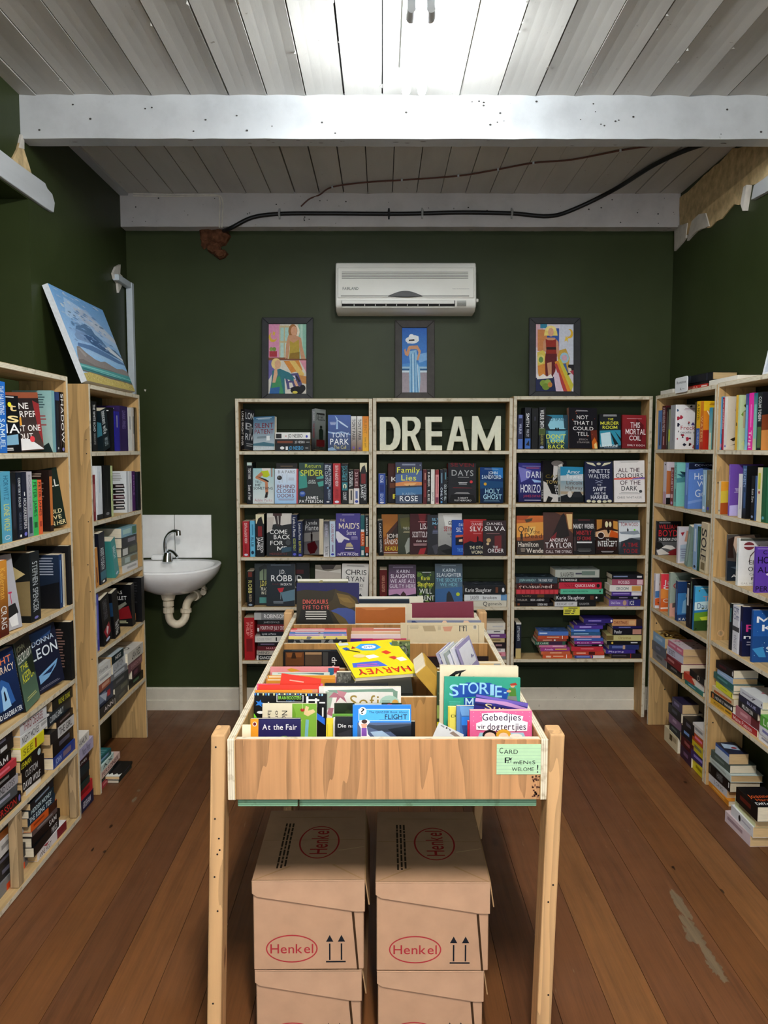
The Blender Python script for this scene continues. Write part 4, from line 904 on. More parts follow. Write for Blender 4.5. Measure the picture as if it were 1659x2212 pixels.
def stack(U, zs, it, o, sn, place, grp):
    """lying books, listed from the top down: (u0, u1, colour, spine design[, relative thickness[, options]])"""
    _, ur, vt, L = it[:4]; sb = o.get('sb', .006); _, zt = xz(U, ur, vt, sb); tot = zt-zs; W = sum((e[4] if len(e) > 4 else 1) for e in L); z = zs
    m_ = len(L)
    for i, e in reversed(list(enumerate(L))):
        u0, u1, bg, sp = e[:4]; t = tot*(e[4] if len(e) > 4 else 1)/W; q = e[5] if len(e) > 5 else {}
        sbi = sb+q.get('sb', rnd.uniform(0, .006)); vm = vt
        x0, _ = xz(U, u0, vm, sbi); x1, _ = xz(U, u1, vm, sbi)
        if x1 < x0: x0, x1 = x1, x0
        h = max(.12, x1-x0); h = min(h, .25, U.x1-U.x0-2*TH-.012); w = min(q.get('w', h*.62), U.depth-sbi-.003 if not q.get('free') else 1)
        base = Matrix(((0, 0, -1, h/2), (1, 0, 0, 0), (0, -1, 0, t-.0004), (0, 0, 0, 1)))
        yaw = q.get('yaw', rnd.uniform(-2.2, 2.2)); m = T3((x0+x1)/2, sbi+abs(math.sin(math.radians(yaw)))*h*.5, z) @ RZ(yaw) @ base
        m = fit(U, m, w, h, t-.0008)
        b = book(m, w, h, t-.0008, q.get('fbg', bg), q.get('fr'), sp, sbg=bg, hb=q.get('hb', False), name=kindname(h, q.get('hb', False)), pages=q.get('pg', 'pages' if rnd.random() < .5 else 'pages_old'))
        tc = first_col(sp); tx = f', {tc} letters' if tc else ''
        pos = 'topmost' if i == 0 else ORD[i]+' from top'
        tag(b, f'{cname(bg)} book flat{tx}, {pos}, {sn}, {place}, {U.short}', 'book', grp); z += t
def sp(c, *seg):
    """spine design from (x0, x1, text) segments in one colour, or bars when text is empty"""
    return ';'.join(f'{"T" if not t.islower() else "t"} {a} {.3} {b} {.74} {c} {t}' if t else f'r {a} .38 {b} .62 {c}' for a, b, t in seg)
W_, K_ = 'f2f2ee', '18181b'

row('BL', 0, [
 ('A', 516, 544, 886, '33353a', 't .1 .08 .9 .24 ddd LON;t .1 .34 .8 .5 bbb B;t .1 .6 .9 .76 ddd RIV;e .6 .5 .16 .1 777;b .84 .94 2 999', 'T .06 .3 .9 .75 f0f0f0 LONG BRIGHT RIVER', {'a': 52, 't': .032, 'sbg': '1c1d20', 'w': .075}),
 ('A', 544, 595, 901, '4a7898>cfd8da', 'b .04 .1 2 dfe8ec;t .4 .13 .6 .16 a24;t .06 .2 .94 .34 8c2430 SILENT;t .06 .38 .94 .52 8c2430 PATIENT;b .6 .66 2 566;r .62 .58 .78 .72 eef2f2;p 5f8896 0 .8 .5 .76 1 .82 1 .9 0 .86;T .08 .91 .92 .96 e8eef0 ALEX MICHAELIDES', {'a': -14, 't': .03}),
 ('K', 630, 934, [(594.5, 670, W_, 'r .02 .2 .18 .9 222;T .36 .25 .78 .75 1d1d20 JO NESBO;t .28 .3 .33 .7 b33 x;e .9 .6 .03 .2 4a50c0'), (594, 670, '131315', 'r .06 .3 .5 .7 8a4a2c;T .56 .3 .84 .72 ddd JO NESBO;r .88 .5 .98 .56 ddd', .85), (594, 670, '131315', 'e .2 .5 .06 .25 eee;r .3 .25 .36 .8 eee;T .38 .22 .8 .78 5ab4e4 JO NESBO;r .86 .45 .94 .55 ccc', .95)]),
 ('A', 672, 707, 885, '9aa09c>33362f', 'r .1 .1 .9 .14 333;t .1 .12 .95 .28 222 NESBO;s .55 .95 .55 1c2a20;r .1 .75 .9 .92 5a1c1c', 'T .06 .25 .3 .7 eee JO NESBO;T .36 .25 .7 .7 b03038 THE KINGDOM', {'a': 40, 't': .034, 'sbg': 'aab0b4>2a2c30', 'w': .07}),
 ('F', 708, 757, 897, '4f6fb4>2f4468', 'p b8d4ee .3 .02 .42 .1 .44 .4 .36 .4 .38 .14;p cfe0f2 .36 .12 .6 .2 .9 .34 .86 .36 .56 .24;b .2 .3 3 c8d4ec .08 .36;p 9ab8dc 0 .46 .3 .5 .6 .46 1 .54 1 .57 .6 .5 .3 .54 0 .5;T .16 .5 .92 .63 e6eef6 TONY;T .1 .67 .92 .83 f6f8fa PARK;t .26 .86 .8 .95 e0d890 The Cull;p 8aa8c8 0 .94 .2 .9 .4 1 0 1'),
 ('S', 758, 769.5, 899, W_, 'T .08 .2 .7 .8 2a2a2c TONY PARK;e .9 .5 .04 .2 7a60b0', {'sbg': 'eeeeea>7a5a44'}),
 ('S', 771, 782.5, 899, W_, 'T .08 .2 .7 .8 2a2a2c TONY PARK;e .92 .5 .03 .2 6048a0', {'sbg': 'eeeeea>8a664c'}),
 ('S', 784.5, 798, 899, 'e0a030', 't .08 .3 .5 .72 b07a20 SILENT;t .6 .35 .9 .65 6a5a20 tony park', {'sbg': 'e08a28>f0c030'}),
])
row('BL', 1, [
 ('S', 532, 545, 999, '14181a', 'r 0 .1 .07 .9 cfe0d8;T .14 .28 .4 .72 e8e8e8 TONY PARK;T .54 .28 .9 .74 f0f0f0 Scent of Fear'),
 ('F', 544, 591, 1013, 'a9cfd2>dfe4e2', 'p e9e4dc .42 0 .82 0 .78 .2 .5 .18;p c2d020 .4 .08 .72 .06 .8 .2 .66 .26 .5 .24 .34 .14;p c98a64 .4 .1 .5 .18 .3 .28 .14 .24;p c98a64 .14 .24 .7 .34 .74 .7 .66 .86 .6 .7 .58 .4 .14 .28;p 1a1a1c .16 .22 .6 .3 .76 .36 .74 .4 .56 .34;p 1a1a1c .62 .68 .72 .66 .7 .82 .56 .84;r .86 0 .92 .24 b08070;T .12 .35 .44 .42 2a3a48 TELL;T .14 .44 .38 .51 2a3a48 ME;T .06 .53 .94 .6 2a3a48 SOMETHING;t .1 .86 .92 .94 c08a98 Adele Parks;b .97 .99 1 999 .2 .7'),
 ('F', 596, 641, 1001, '241f1c', 'b .06 .2 2 6a5a44', {'sb': .062, 'lean': 3, 't': .02}),
 ('F', 592.5, 643, 1014, 'e4ecf6>a9cff0', 'r .93 0 1 1 c8505a;t .14 .05 .86 .13 6a6a74 B A PARIS;r .3 .16 .34 .4 c8d4e2;r .5 .16 .54 .4 c8d4e2;e .2 .26 .11 .065 26262a;e .17 .24 .04 .025 777;t .17 .35 .21 .4 555 t;b .26 .34 4 aab .58 .84;T .1 .46 .86 .56 7a3a50 BEHIND;T .08 .59 .88 .69 7a3a50 CLOSED;T .12 .72 .82 .82 7a3a50 DOORS;b .86 .92 2 98a'),
 ('F', 645, 698.5, 1001, '1f4a44>16211f', 'p 3f9a90 0 .2 .3 .3 .34 .6 0 .64;p 4fa89c 1 .3 .7 .36 .7 .6 1 .56;p 2c3436 .46 .3 .64 .28 .72 .4 1 .38 1 .44 .74 .48 .82 .62 1 .74 1 .86 .2 .86 .1 .7 .36 .6 .4 .46;t .24 .03 .88 .12 c8d84a Return;t .44 .14 .62 .18 b8c84a of the;T .06 .18 .98 .32 d8dc50 SPIDER;T .38 .42 .66 .46 dfe6e4 ALEX;T .36 .47 .68 .51 dfe6e4 CROSS;e .14 .76 .12 .07 2a5ab0;b .73 .78 2 cde .06 .22;T .28 .82 .78 .89 f4f4f4 JAMES;T .02 .91 .96 .98 f4f4f4 PATTERSON'),
 ('S', 699, 717, 1001, '232c48', 'T .04 .52 .5 .84 dfe6ee BILL CLINTON;T .04 .12 .56 .44 dfe6ee JAMES PATTERSON;r .58 .4 .62 .6 8fc0dc;T .64 .2 .9 .5 b8c8dc PRESIDENTS;e .94 .5 .02 .2 ddd'),
 ('S', 719, 735.5, 1001, 'c23a40', 'T .05 .3 .56 .7 f6eeee DEATH of the BLACK WIDOW;t .62 .3 .86 .7 5a1018 JAMES PATTERSON;e .94 .5 .03 .3 e8e0f0'),
 ('S', 737, 752, 1001, '15181c', 'T .06 .5 .42 .86 5ab0bc JAMES;T .06 .14 .42 .46 5ab0bc PATTERSON;r .46 .1 .66 .9 3a8a94;e .56 .5 .06 .26 e8f4d8;r .53 .44 .62 .58 15181c;T .7 .28 .9 .74 f2f2f2 COUNT'),
 ('S', 753, 763, 1014, '1b1c1e', 'T .06 .55 .5 .88 f0f0f0 JAMES;T .06 .1 .46 .46 f0f0f0 PATTERSON;r .56 0 .98 1 d8d0c4;r .6 .3 .88 .6 333'),
 ('S', 764, 776, 1014, '5a1c24', 'T .08 .3 .48 .74 e8c8c8 23 LIES;r .54 0 1 1 ece6e6;r .62 .3 .84 .7 7a88b8;e .92 .5 .04 .3 4a5ab0'),
 ('S', 777, 792.5, 1000, '19191b', 'r 0 0 .22 1 e8e0c0;p 19191b .05 .3 .22 .1 .22 .9 .1 .7;r .26 .2 .5 .8 8a2a2c;T .52 .5 .84 .86 f2f2f2 JAMES;T .52 .12 .9 .46 f2f2f2 PATTERSON'),
])
row('BL', 2, [
 ('S', 523.5, 537.5, 1126, 'b8303a', 'T .05 .3 .62 .7 f2dede DEATH of the BLACK WIDOW;t .66 .3 .88 .7 6a1018 patterson;e .94 .5 .03 .3 dde'),
 ('S', 539.5, 550, 1125, '74bedc', 'r .1 .3 .4 .6 4a94b4;T .46 .25 .72 .8 1c4a64 BLUE;e .88 .5 .05 .3 1c3a54'),
 ('S', 552, 570, 1111, '19191b', 'r 0 0 .22 1 e8e0c0;p 19191b .05 .3 .22 .1 .22 .9 .1 .7;r .28 .25 .52 .75 8a2a2c;T .54 .5 .84 .86 f2f2f2 JAMES;T .54 .12 .9 .46 f2f2f2 PATTERSON'),
 ('F', 575, 629, 1111, '22272a>171a1c', 'p d9d4cc 0 0 1 0 1 .24 .6 .28 .4 .24 0 .3;p c8c0b8 0 .1 .3 .08 .2 .4 0 .46;r .24 0 .6 .06 4a2a28;p 3a2a2a .3 .06 .42 .06 .46 .3 .4 .3;p 3a2a2a .46 .06 .56 .06 .54 .3 .48 .32;T .12 .38 .82 .48 f4f4f2 COME;T .28 .5 .94 .6 f4f4f2 BACK;T .14 .64 .66 .74 f4f4f2 FOR;T .42 .77 .8 .87 f4f4f2 ME;e .86 .68 .1 .065 4a4e50;p 34586a .6 .8 1 .78 1 .88 .6 .92;t .12 .92 .8 .97 7a3028 MEREDITH', {'hb': False}),
 ('S', 629.5, 641.5, 1112, '1d2c54', 'T .06 .3 .52 .74 f0f0f0 Lynda La Plante;T .56 .3 .86 .74 c8d46a GOOD FRIDAY;e .94 .5 .03 .3 6a70d0'),
 ('S', 642, 653, 1126, '1d2c54', 'T .06 .3 .52 .74 f0f0f0 Lynda La Plante;T .56 .3 .88 .74 e0d850 BLUNT FORCE;e .95 .5 .03 .3 6a70d0'),
 ('A', 653.5, 698, 1126, '4a4c50>8a8688', 'T .12 .06 .86 .16 e8e8e8 Lynda;T .06 .18 .94 .32 e8e8e8 Plante;p a8a4a0 0 .4 1 .36 1 .6 0 .64;s .5 .7 .34 2a1c1e;p 5a1a22 .2 .7 .7 .62 .9 .8 .7 .96 .4 .98 .24 .86', {'a': -42, 't': .034}),
 ('S', 698.5, 711, 1126, 'e8e8ea', 'T .08 .3 .44 .74 c8c4d8 LOUISE PENNY;T .7 .2 .98 .8 222 THE LONG WAY', {'sbg': '3a3844>e8e8ea'}),
 ('S', 712, 724, 1126, 'ccdcec', 'T .08 .3 .6 .7 b03a4a LOUISE PENNY;r .66 .35 .86 .6 98a;e .93 .5 .03 .3 4a50c0'),
 ('F', 725, 778, 1111, '4a3c94>3c2f80', 'b .03 .06 1 b8b0d8 .2 .8;t .16 .13 .36 .19 e8d8b8 THE;T .12 .23 .96 .36 f0e4cc MAID\'S;t .44 .4 .82 .5 ece8f0 Secret;p e8e4ea 0 .42 .1 .42 .34 .54 .56 .6 .54 .63 .34 .6 .24 .68 .1 .68 0 .56;b .54 .62 3 b8b0d8 .62 .9;p c8b890 .4 .78 .44 .7 .6 .68 .7 .76 .7 .78;r .38 .8 .72 .83 e8e0d0;r .34 .84 .76 .87 1c1840;b .9 .93 1 c8c0e0;T .08 .93 .92 .98 f4f0f8 NITA PROSE'),
 ('S', 778.6, 787.4, 1113, '2f6e74', 'r .4 0 .74 1 d86a34;r .34 .1 .4 .9 eee;T .46 .25 .72 .75 f2d8c0 LIAR;T .08 .3 .3 .7 bfe;r .84 .2 .96 .8 ddd'),
 ('S', 788, 796.6, 1113, '1a1a1c', 'T .06 .28 .46 .74 f2f2f2 IAN RANKIN;r .5 .2 .86 .8 d8c8b0;r .76 0 .9 1 b04a2a;e .94 .5 .03 .3 dde'),
])
row('BL', 3, [
 ('S', 533, 547, 1234, '17171a', 'r .02 .2 .16 .8 7a3a2c;T .26 .25 .62 .8 e4dc8a ROBB;T .66 .3 .86 .7 d8c8a8 IN DEATH;e .95 .5 .03 .3 9ab'),
 ('F', 548, 592, 1220, '3c4648>20282a', 'r .26 .14 .9 .4 8a9a80;p 20282a .2 .1 .5 .02 .95 .1 .9 .14 .5 .1 .26 .2;r .44 .14 .48 .4 20282a;r .66 .14 .7 .4 20282a;T .28 .42 .98 .54 ece070 J.D.ROBB;T .34 .58 .98 .66 f0ecd8 FRACTURED;T .36 .68 .98 .75 f0ecd8 IN DEATH;r .26 .82 .7 .96 5a9a94', {'sb': .05}),
 ('F', 574.5, 636, 1221, '26333e>1d252c', 'b .02 .04 1 9ab;T .44 .14 .66 .23 f6f6f6 J.D.;T .16 .27 .9 .41 f6f6f6 ROBB;t .2 .46 .5 .5 6a2a34 DARK;T .5 .46 .88 .51 f0f0f0 IN DEATH;p c83040 .38 .58 .62 .56 .56 .66 .46 .68;r .49 .66 .51 .84 8a9aa4;p 6a8a9a .5 .68 1 .6 1 .86 .6 .9;b .88 .95 3 9aa4ac .2 .64'),
 ('F', 626, 668, 1217, '18191c', 'r .3 .16 .7 .26 5a1c24;T .2 .3 .6 .42 ccc JD;T .16 .46 .9 .6 ccc ROBB', {'sb': .075, 'lean': 2, 't': .02}),
 ('F', 680, 736, 1223, '9a9488>6a6458', 'p 3a302a .2 0 .8 0 .7 .1 .3 .12;p d8d4cc 0 .1 .5 .16 1 .1 1 .2 0 .2;p c2bab0 0 .14 1 .2 1 .5 0 .5', {'sb': .03}),
 ('F', 741, 796, 1218, 'b8ac98>8a8070', 'b .04 .1 2 666', {'sb': .06, 'lean': 3, 't': .02}),
 ('F', 743, 801, 1222, 'e6e4e0>d4d2ce', 'b .03 .07 2 888;t .14 .14 .92 .26 18181a CHRIS;t .18 .3 .84 .42 18181a RYAN;t .5 .48 .82 .55 555 STRIKE;b .58 .64 2 999 .5 .8;p 26262a .5 .86 .6 .78 .72 .7 .8 .78 .96 .84 .94 .92 .52 .94', {'roll': 2}),
])
row('BL', 4, [
 ('S', 527, 549, 1334, 'b4262c', 'T .12 .52 .42 .8 e8a8a0 PHILIP;T .1 .16 .46 .44 e8a8a0 PULLMAN;r .5 .2 .8 .8 8a1c20', {'w': .15}),
 ('K', 600, 1324, [(549, 624, '8a8c8c', 'r 0 0 .2 1 b8bab8;T .28 .22 .9 .78 f6f6f6 ROBINSON', 1.3), (556, 622, '232427', 'T .2 .3 .72 .72 a8aaac JAMES OSWALD', .8), (555, 626, '84303a', 'T .1 .25 .9 .72 f2e4e4 FOURTH OF JULY CREEK;r 0 .5 .06 1 eee', 1.3), (562, 622, '1d212c', 'T .06 .3 .56 .72 e0e4e8 Lynda La Plante', .8), (550, 622, 'e2e0da', 'T .08 .3 .5 .7 b0b0b0 LOUISE PENNY;r .62 .2 .66 .8 222', 1.1), (556, 616, '2a2022', 'r .1 .4 .6 .6 98a', .7), (555, 620, '6e2430', 'T .3 .3 .8 .7 e0a8ac MAROON', .85), (553, 622, 'c4bcb0', 'T .06 .2 .4 .8 666 MIND', .8), (553, 620, '1a1a1c', 'r 0 0 .06 1 ddd;T .1 .2 .6 .8 f2f2f2 GANGSTER', .9)]),
])
row('BM', 1, [
 ('S', 817.5, 832.5, 1023, '3454a4', 'T .06 .3 .3 .74 e0e8f8 EDGE;r .36 .2 .6 .8 24408a;T .66 .3 .9 .74 c8d4f0 EDGE;e .95 .5 .03 .3 dde'),
 ('S', 833, 837, 1030, '1a1a1e', 'r .1 .4 .3 .6 998'),
 ('A', 837, 872, 1003, '5a2c26>22242c', 'T .2 .34 .9 .46 f2eee8 Kr;r .1 .5 .9 .62 7a4a34;e .7 .22 .2 .06 d8b040;T .3 .78 .9 .9 e4d850 R', 'r .1 .3 .9 .6 6a2a24', {'a': 10, 't': .024, 'sb': .055}),
 ('F', 854.5, 912, 1000, '1d2b52>14385a', 'b .04 .08 2 c8d4e8 .22 .78;T .06 .12 .92 .25 ecee52 Family;T .22 .31 .78 .44 ecee52 Lies;p 4a6a9c 0 .3 1 .2 1 .5 0 .5;p d89050 0 .5 .4 .46 1 .48 1 .56 0 .58;T .06 .12 .92 .25 ecee52 Family;T .22 .31 .78 .44 ecee52 Lies;p e8b878 .3 .52 .8 .5 .7 .56 .4 .57;p 10161e .3 .6 .5 .57 .8 .58 .8 .61 .5 .62;r .5 .55 .53 .6 10161e;p 3a78a8 0 .62 1 .6 1 .78 0 .8;t .26 .74 .74 .8 9ab4cc KAREN;T .16 .82 .84 .94 f4f6f8 ROSE;b .96 .98 1 9ab', {'st': (.93, .07, .0025, 'cdd8e8')}),
 ('S', 914, 922, 1014, '6a1c22', 'r .1 .3 .3 .6 c98;r .4 .3 .8 .6 a44'),
 ('S', 922.5, 930, 1014, '1b1a1c', 'T .08 .2 .5 .8 e8e4e0 KIMBER;T .6 .2 .92 .8 e8e4e0 LEE'),
 ('S', 931, 939, 1014, 'eae6e0', 'T .1 .3 .3 .7 999;T .66 .3 .92 .7 555 BENTLEY'),
 ('S', 940.5, 948, 1015, 'dc9a9c', 'r 0 0 .14 1 9a3038;r .2 .3 .7 .6 b86a70;r .8 .1 .96 .9 8a3a5a'),
 ('S', 950.5, 957.5, 1014, '1b2136', 'r .1 .3 .4 .6 8ab;T .52 .2 .88 .8 e0e8f4 ONLY;e .94 .5 .03 .3 6ad'),
 ('S', 958, 966, 1013, '1e2226', 'r .1 .3 .3 .6 69a;T .44 .2 .9 .8 d8e4e8 OLE OUT HILL'),
 ('A', 966.5, 1031, 1003, '38393e', 'T .08 .0 .92 .09 8a3034 SEVEN;T .12 .18 .9 .32 b8babc DAYS;r .34 .35 .74 .36 d8d8d8;r .36 .48 .68 .495 e0e0e0;r .38 .52 .66 .535 e0e0e0;r .16 .62 .84 .63 9a3a3e;p a8a8a8 .3 .74 .7 .74 .78 .77 .2 .77;p 26262a .1 .8 .9 .8 1 1 0 1;t .34 .86 .7 .9 e8e8e8 ROBERT;T .22 .92 .82 .96 e8e8e8 RUTHERFORD', 'T .02 .2 .3 .8 c03038 SEVEN;T .36 .2 .62 .8 f0f0f0 DAYS;r .7 .4 .9 .6 777', {'a': 11, 't': .036, 'sbg': '1c1a1c', 'st': (.82, .47, .0085, 'e0525a')}),
 ('A', 1036, 1089, 1012, '1c4a86>16324e', 'p 3a86c8 .5 0 1 0 1 .3 .6 .2;b .04 .06 1 bcd;T .36 .11 .76 .19 e8f2f8 JOHN;T .08 .22 .92 .32 e8f2f8 SANDFORD;p 2a5a86 0 .36 1 .4 1 .56 0 .6;T .22 .6 .86 .73 bfe6f4 HOLY;T .14 .76 .94 .89 bfe6f4 GHOST;b .92 .96 2 8ab', 'r .2 .3 .8 .6 8a7a3a', {'a': 9, 't': .032, 'sbg': 'b8a04a', 'st': (.22, .47, .0085, 'e6b842')}),
])
row('BM', 2, [
 ('S', 818, 829, 1124, '1b1c20', 'T .08 .3 .5 .7 d8d8dc CANDID;T .54 .3 .9 .7 d8d8dc NIGHTMARE', {'tilt': -2}),
 ('A', 824, 870, 1112, 'd89038>7a3c22', 'p 3a2a22 .3 .6 1 .1 1 .55 .4 .66;p c08030 0 0 1 0 .7 .3 .1 .6;p 5a3424 .2 .5 .9 .08 1 .1 .36 .56;T .24 .5 .9 .6 f0e8e0 JOHN;T .14 .64 .98 .76 f0e8e0 SANDFORD;T .18 .82 .98 .92 f0e050 DEADLINE;r .1 .97 .9 .985 eee', 'T .1 .3 .5 .7 b86a20 SANDFORD;T .6 .2 .95 .8 f0e050 DEAD', {'a': 6, 't': .0125, 'sbg': 'd8a040', 'sb': .084, 'lean': 4}),
 ('A', 859.5, 896, 1112, '5a5a40>3c4438', 'p 6c6a38 .1 .1 1 .06 1 .3 .2 .36;t .3 .32 .98 .38 e8e4d4 THE EAGLE;b .42 .48 2 b8b090 .3 .9;p a8aca4 .4 .8 .6 .6 .9 .56 1 .7 .8 .9 .5 1', 'r .1 .3 .3 .7 8aa;r .4 .3 .8 .7 6a8088', {'a': 6, 't': .0125, 'sbg': '5a7078', 'sb': .070, 'lean': 4}),
 ('A', 885.5, 930, 1111, '5a1f28>3c1a20', 'p 8a2a32 .4 0 .8 0 .7 .3 .5 .2;r .4 .19 .9 .2 e0a0a0;T .5 .24 .98 .38 f4ecec LISA;T .12 .44 .98 .58 f4ecec SCOTTOLINE;t .3 .64 .98 .7 f0e4e0 think twice;b .74 .8 2 d8b0b0;p a83038 .5 .86 .8 .84 .7 1 .4 1', 'T .05 .2 .52 .8 f2eaea LISA SCOTTOLINE;T .58 .25 .85 .75 e8b0b0 Think Twice;e .94 .5 .03 .3 eee', {'a': 6, 't': .0125, 'sbg': '2a181c', 'sb': .057, 'lean': 4}),
 ('F', 923.5, 957, 1113, '24242e>1c1c26', 'T .3 .08 .96 .15 8ac4e0 SILVA;T .34 .18 .98 .25 8ac4e0 MAN;p 7a2a34 .44 .28 .6 .3 .5 .36;b .38 .48 4 8890b0 .3 .8;p 4a4a54 .3 .78 .9 .7 1 .9 .5 1', {'t': .0125, 'sb': .045, 'lean': 4}),
 ('A', 946.5, 999, 1110, 'c8c8c4>9a9a98', 'p e8e8e4 .2 .05 1 .02 1 .4 .3 .3;T .42 .19 .96 .28 26282a GERALD;T .24 .32 .98 .43 b03438 SEYMOUR;T .4 .48 .9 .52 222 NO MORTAL;T .5 .55 .8 .59 222 THING;p 3a3a3c 0 .8 .3 .74 .6 .82 1 .8 1 1 0 1;p 1c1c1e .1 .9 .6 .84 .9 .94 .4 1', 'T .06 .3 .3 .7 555 SEYMOUR;T .4 .3 .8 .7 b04a40 THING;r .86 .2 .98 .8 222', {'a': 6, 't': .0125, 'sbg': 'd4d4d0', 'sb': .034, 'lean': 4}),
 ('A', 976.5, 1015, 1124, '2a58ac>2456b0', 'T .4 .1 .9 .18 f0f2f8 DANIEL;T .24 .22 .98 .34 f0f2f8 SILVA;p d86a4a .2 .44 1 .4 1 .46 .2 .5;p 16203c .2 .5 1 .46 1 .7 .2 .72;p e8c8a8 .4 .56 .6 .54 .6 .62 .4 .62;T .3 .8 .96 .9 7ab0e8 THE ENGLISH', 'T .1 .2 .4 .8 9ac0e8 SILVA;T .5 .2 .8 .8 7aa8d8 THE UNLIKELY', {'a': 6, 't': .0125, 'sb': .022, 'lean': 4}),
 ('A', 1001.5, 1052, 1123, 'c03a3c>8a2426', 'r .3 .06 .9 .07 e8a0a0;t .36 .1 .86 .17 f0e0e0 DANIEL;T .28 .2 .96 .33 f4eeee SILVA;b .38 .42 2 e09090 .4 .8;p 1c2030 0 .68 .3 .6 .5 .64 .7 .6 1 .68 1 1 0 1;s .62 .66 .2 14161e;T .26 .74 .98 .83 ece4c8 THE OTHER;T .34 .87 .96 .96 ece4c8 WOMAN', 'T .1 .2 .56 .8 f0e0e0 DANIEL SILVA;e .92 .5 .04 .3 f0e0d0', {'a': 6, 't': .0125, 'sbg': 'c84044', 'sb': .011, 'lean': 4}),
 ('F', 1044.5, 1094, 1125, '3a2024>2a1618', 't .16 .06 .86 .13 ece4e4 DANIEL;T .06 .17 .96 .29 f4f0f0 SILVA;r .14 .36 .72 .37 c89090;p 7a2428 .5 .44 .8 .42 .8 .86 .5 .9;e .24 .56 .1 .06 c8a878;e .2 .66 .06 .04 e0c8a0;T .42 .72 .64 .78 f0ecec THE;T .2 .8 .9 .91 f0ecec ORDER', {'t': .0125, 'sb': .0, 'lean': 4}),
])
row('BM', 3, [
 ('S', 820, 836, 1231, '6a2220', 'T .16 .3 .6 .7 d8a890 KARIN SLAUGHTER;r .7 .3 .9 .7 8a3a30', {'fr': 'r 0 0 1 1 333'}),
 ('F', 839.5, 899, 1223, '2c2238>b88ab4', 'r .16 .05 .9 .058 cab8d0;t .3 .12 .76 .2 e8e0ee KARIN;T .08 .23 .96 .32 f0ecf4 SLAUGHTER;t .06 .35 .96 .44 ece4f0 WE ARE ALL;t .04 .47 .98 .56 ece4f0 GUILTY HERE;p c89ac0 0 .6 1 .56 1 .8 0 .8;p 2a2436 0 .74 .3 .7 .5 .76 1 .7 1 1 0 1;p 4a2c2c .44 .72 .54 .64 .64 .72 .62 .9 .46 .9;r .56 .84 .64 .98 d8d8dc'),
 ('F', 901, 939.5, 1237, '28441c>18240e', 'n 30 .12 6a8a2c 86a83a 3a5a20 1a2a10;r .3 .02 .8 .03 eee;T .24 .14 .72 .25 f0ee50 Karin;T .04 .3 .96 .43 f0ee50 Slaughter;t .14 .5 .84 .64 f4f6ee WILL;t .02 .7 .98 .84 f4f6ee TRENT'),
 ('F', 940.5, 1000, 1221, '48545e>5a84a4', 'r .24 .04 .76 .048 bcd;t .28 .11 .74 .19 d0dce4 KARIN;T .06 .22 .96 .3 e4ecf0 SLAUGHTER;t .04 .34 .98 .42 8ac8d8 THE SECRETS;t .18 .45 .82 .53 8ac8d8 WE HIDE;p 3a6a9c 0 .6 1 .54 1 1 0 1;p 20242c .42 .72 .5 .64 .58 .7 .72 .94 .6 1 .4 1;p e0e8f0 .3 .98 .46 .94 .6 1 .3 1', {'st': (.83, .72, .0105, 'c8d83c')}),
 ('K', 1045, 1264, [(1001, 1092, '202226', 'T .04 .3 .66 .72 f2f2f2 Karin Slaughter;r .76 .2 .82 .8 7a4a30;e .94 .5 .03 .25 eee', 1.25, {'fbg': '3a4048', 'fr': 'n 26 .1 5a6068 8a9098 22252a'}), (1004, 1096, 'e4e8ea', 'T .14 .2 .34 .8 444 SLAUGHTER;t .44 .25 .76 .75 26282c broken;r .86 0 1 1 7aa4cc', .8), (1006, 1097, 'dcd8c8', 't .44 .2 .54 .85 222 Q;t .56 .25 .88 .75 2a2a2c genesis', .85)]),
])
row('BM', 4, [
 ('K', 1075, 1346, [(1046, 1091, 'e4ded0', 'r .4 .4 .9 .6 ccc', 1.4, {'w': .13}), (1046, 1088, 'e8e6e2', 'r .5 .3 .8 .6 777', .9), (1048, 1094, '7a4a86', 'r .3 .3 .7 .6 d8c0e0', .9), (1048, 1088, 'c8b48a', 'r .4 .3 .8 .6 8a7a50', .9), (1050, 1094, '2a1c20', 'r .5 .3 .8 .6 a88', 1.3), (1050, 1088, 'e8e4e0', 'r .4 .3 .8 .6 888', .8), (1050, 1094, 'dc9aa8', 'r .4 .3 .8 .6 a44', .9), (1052, 1090, '8a8c90', 'r .4 .3 .8 .6 444', .6)]),
])
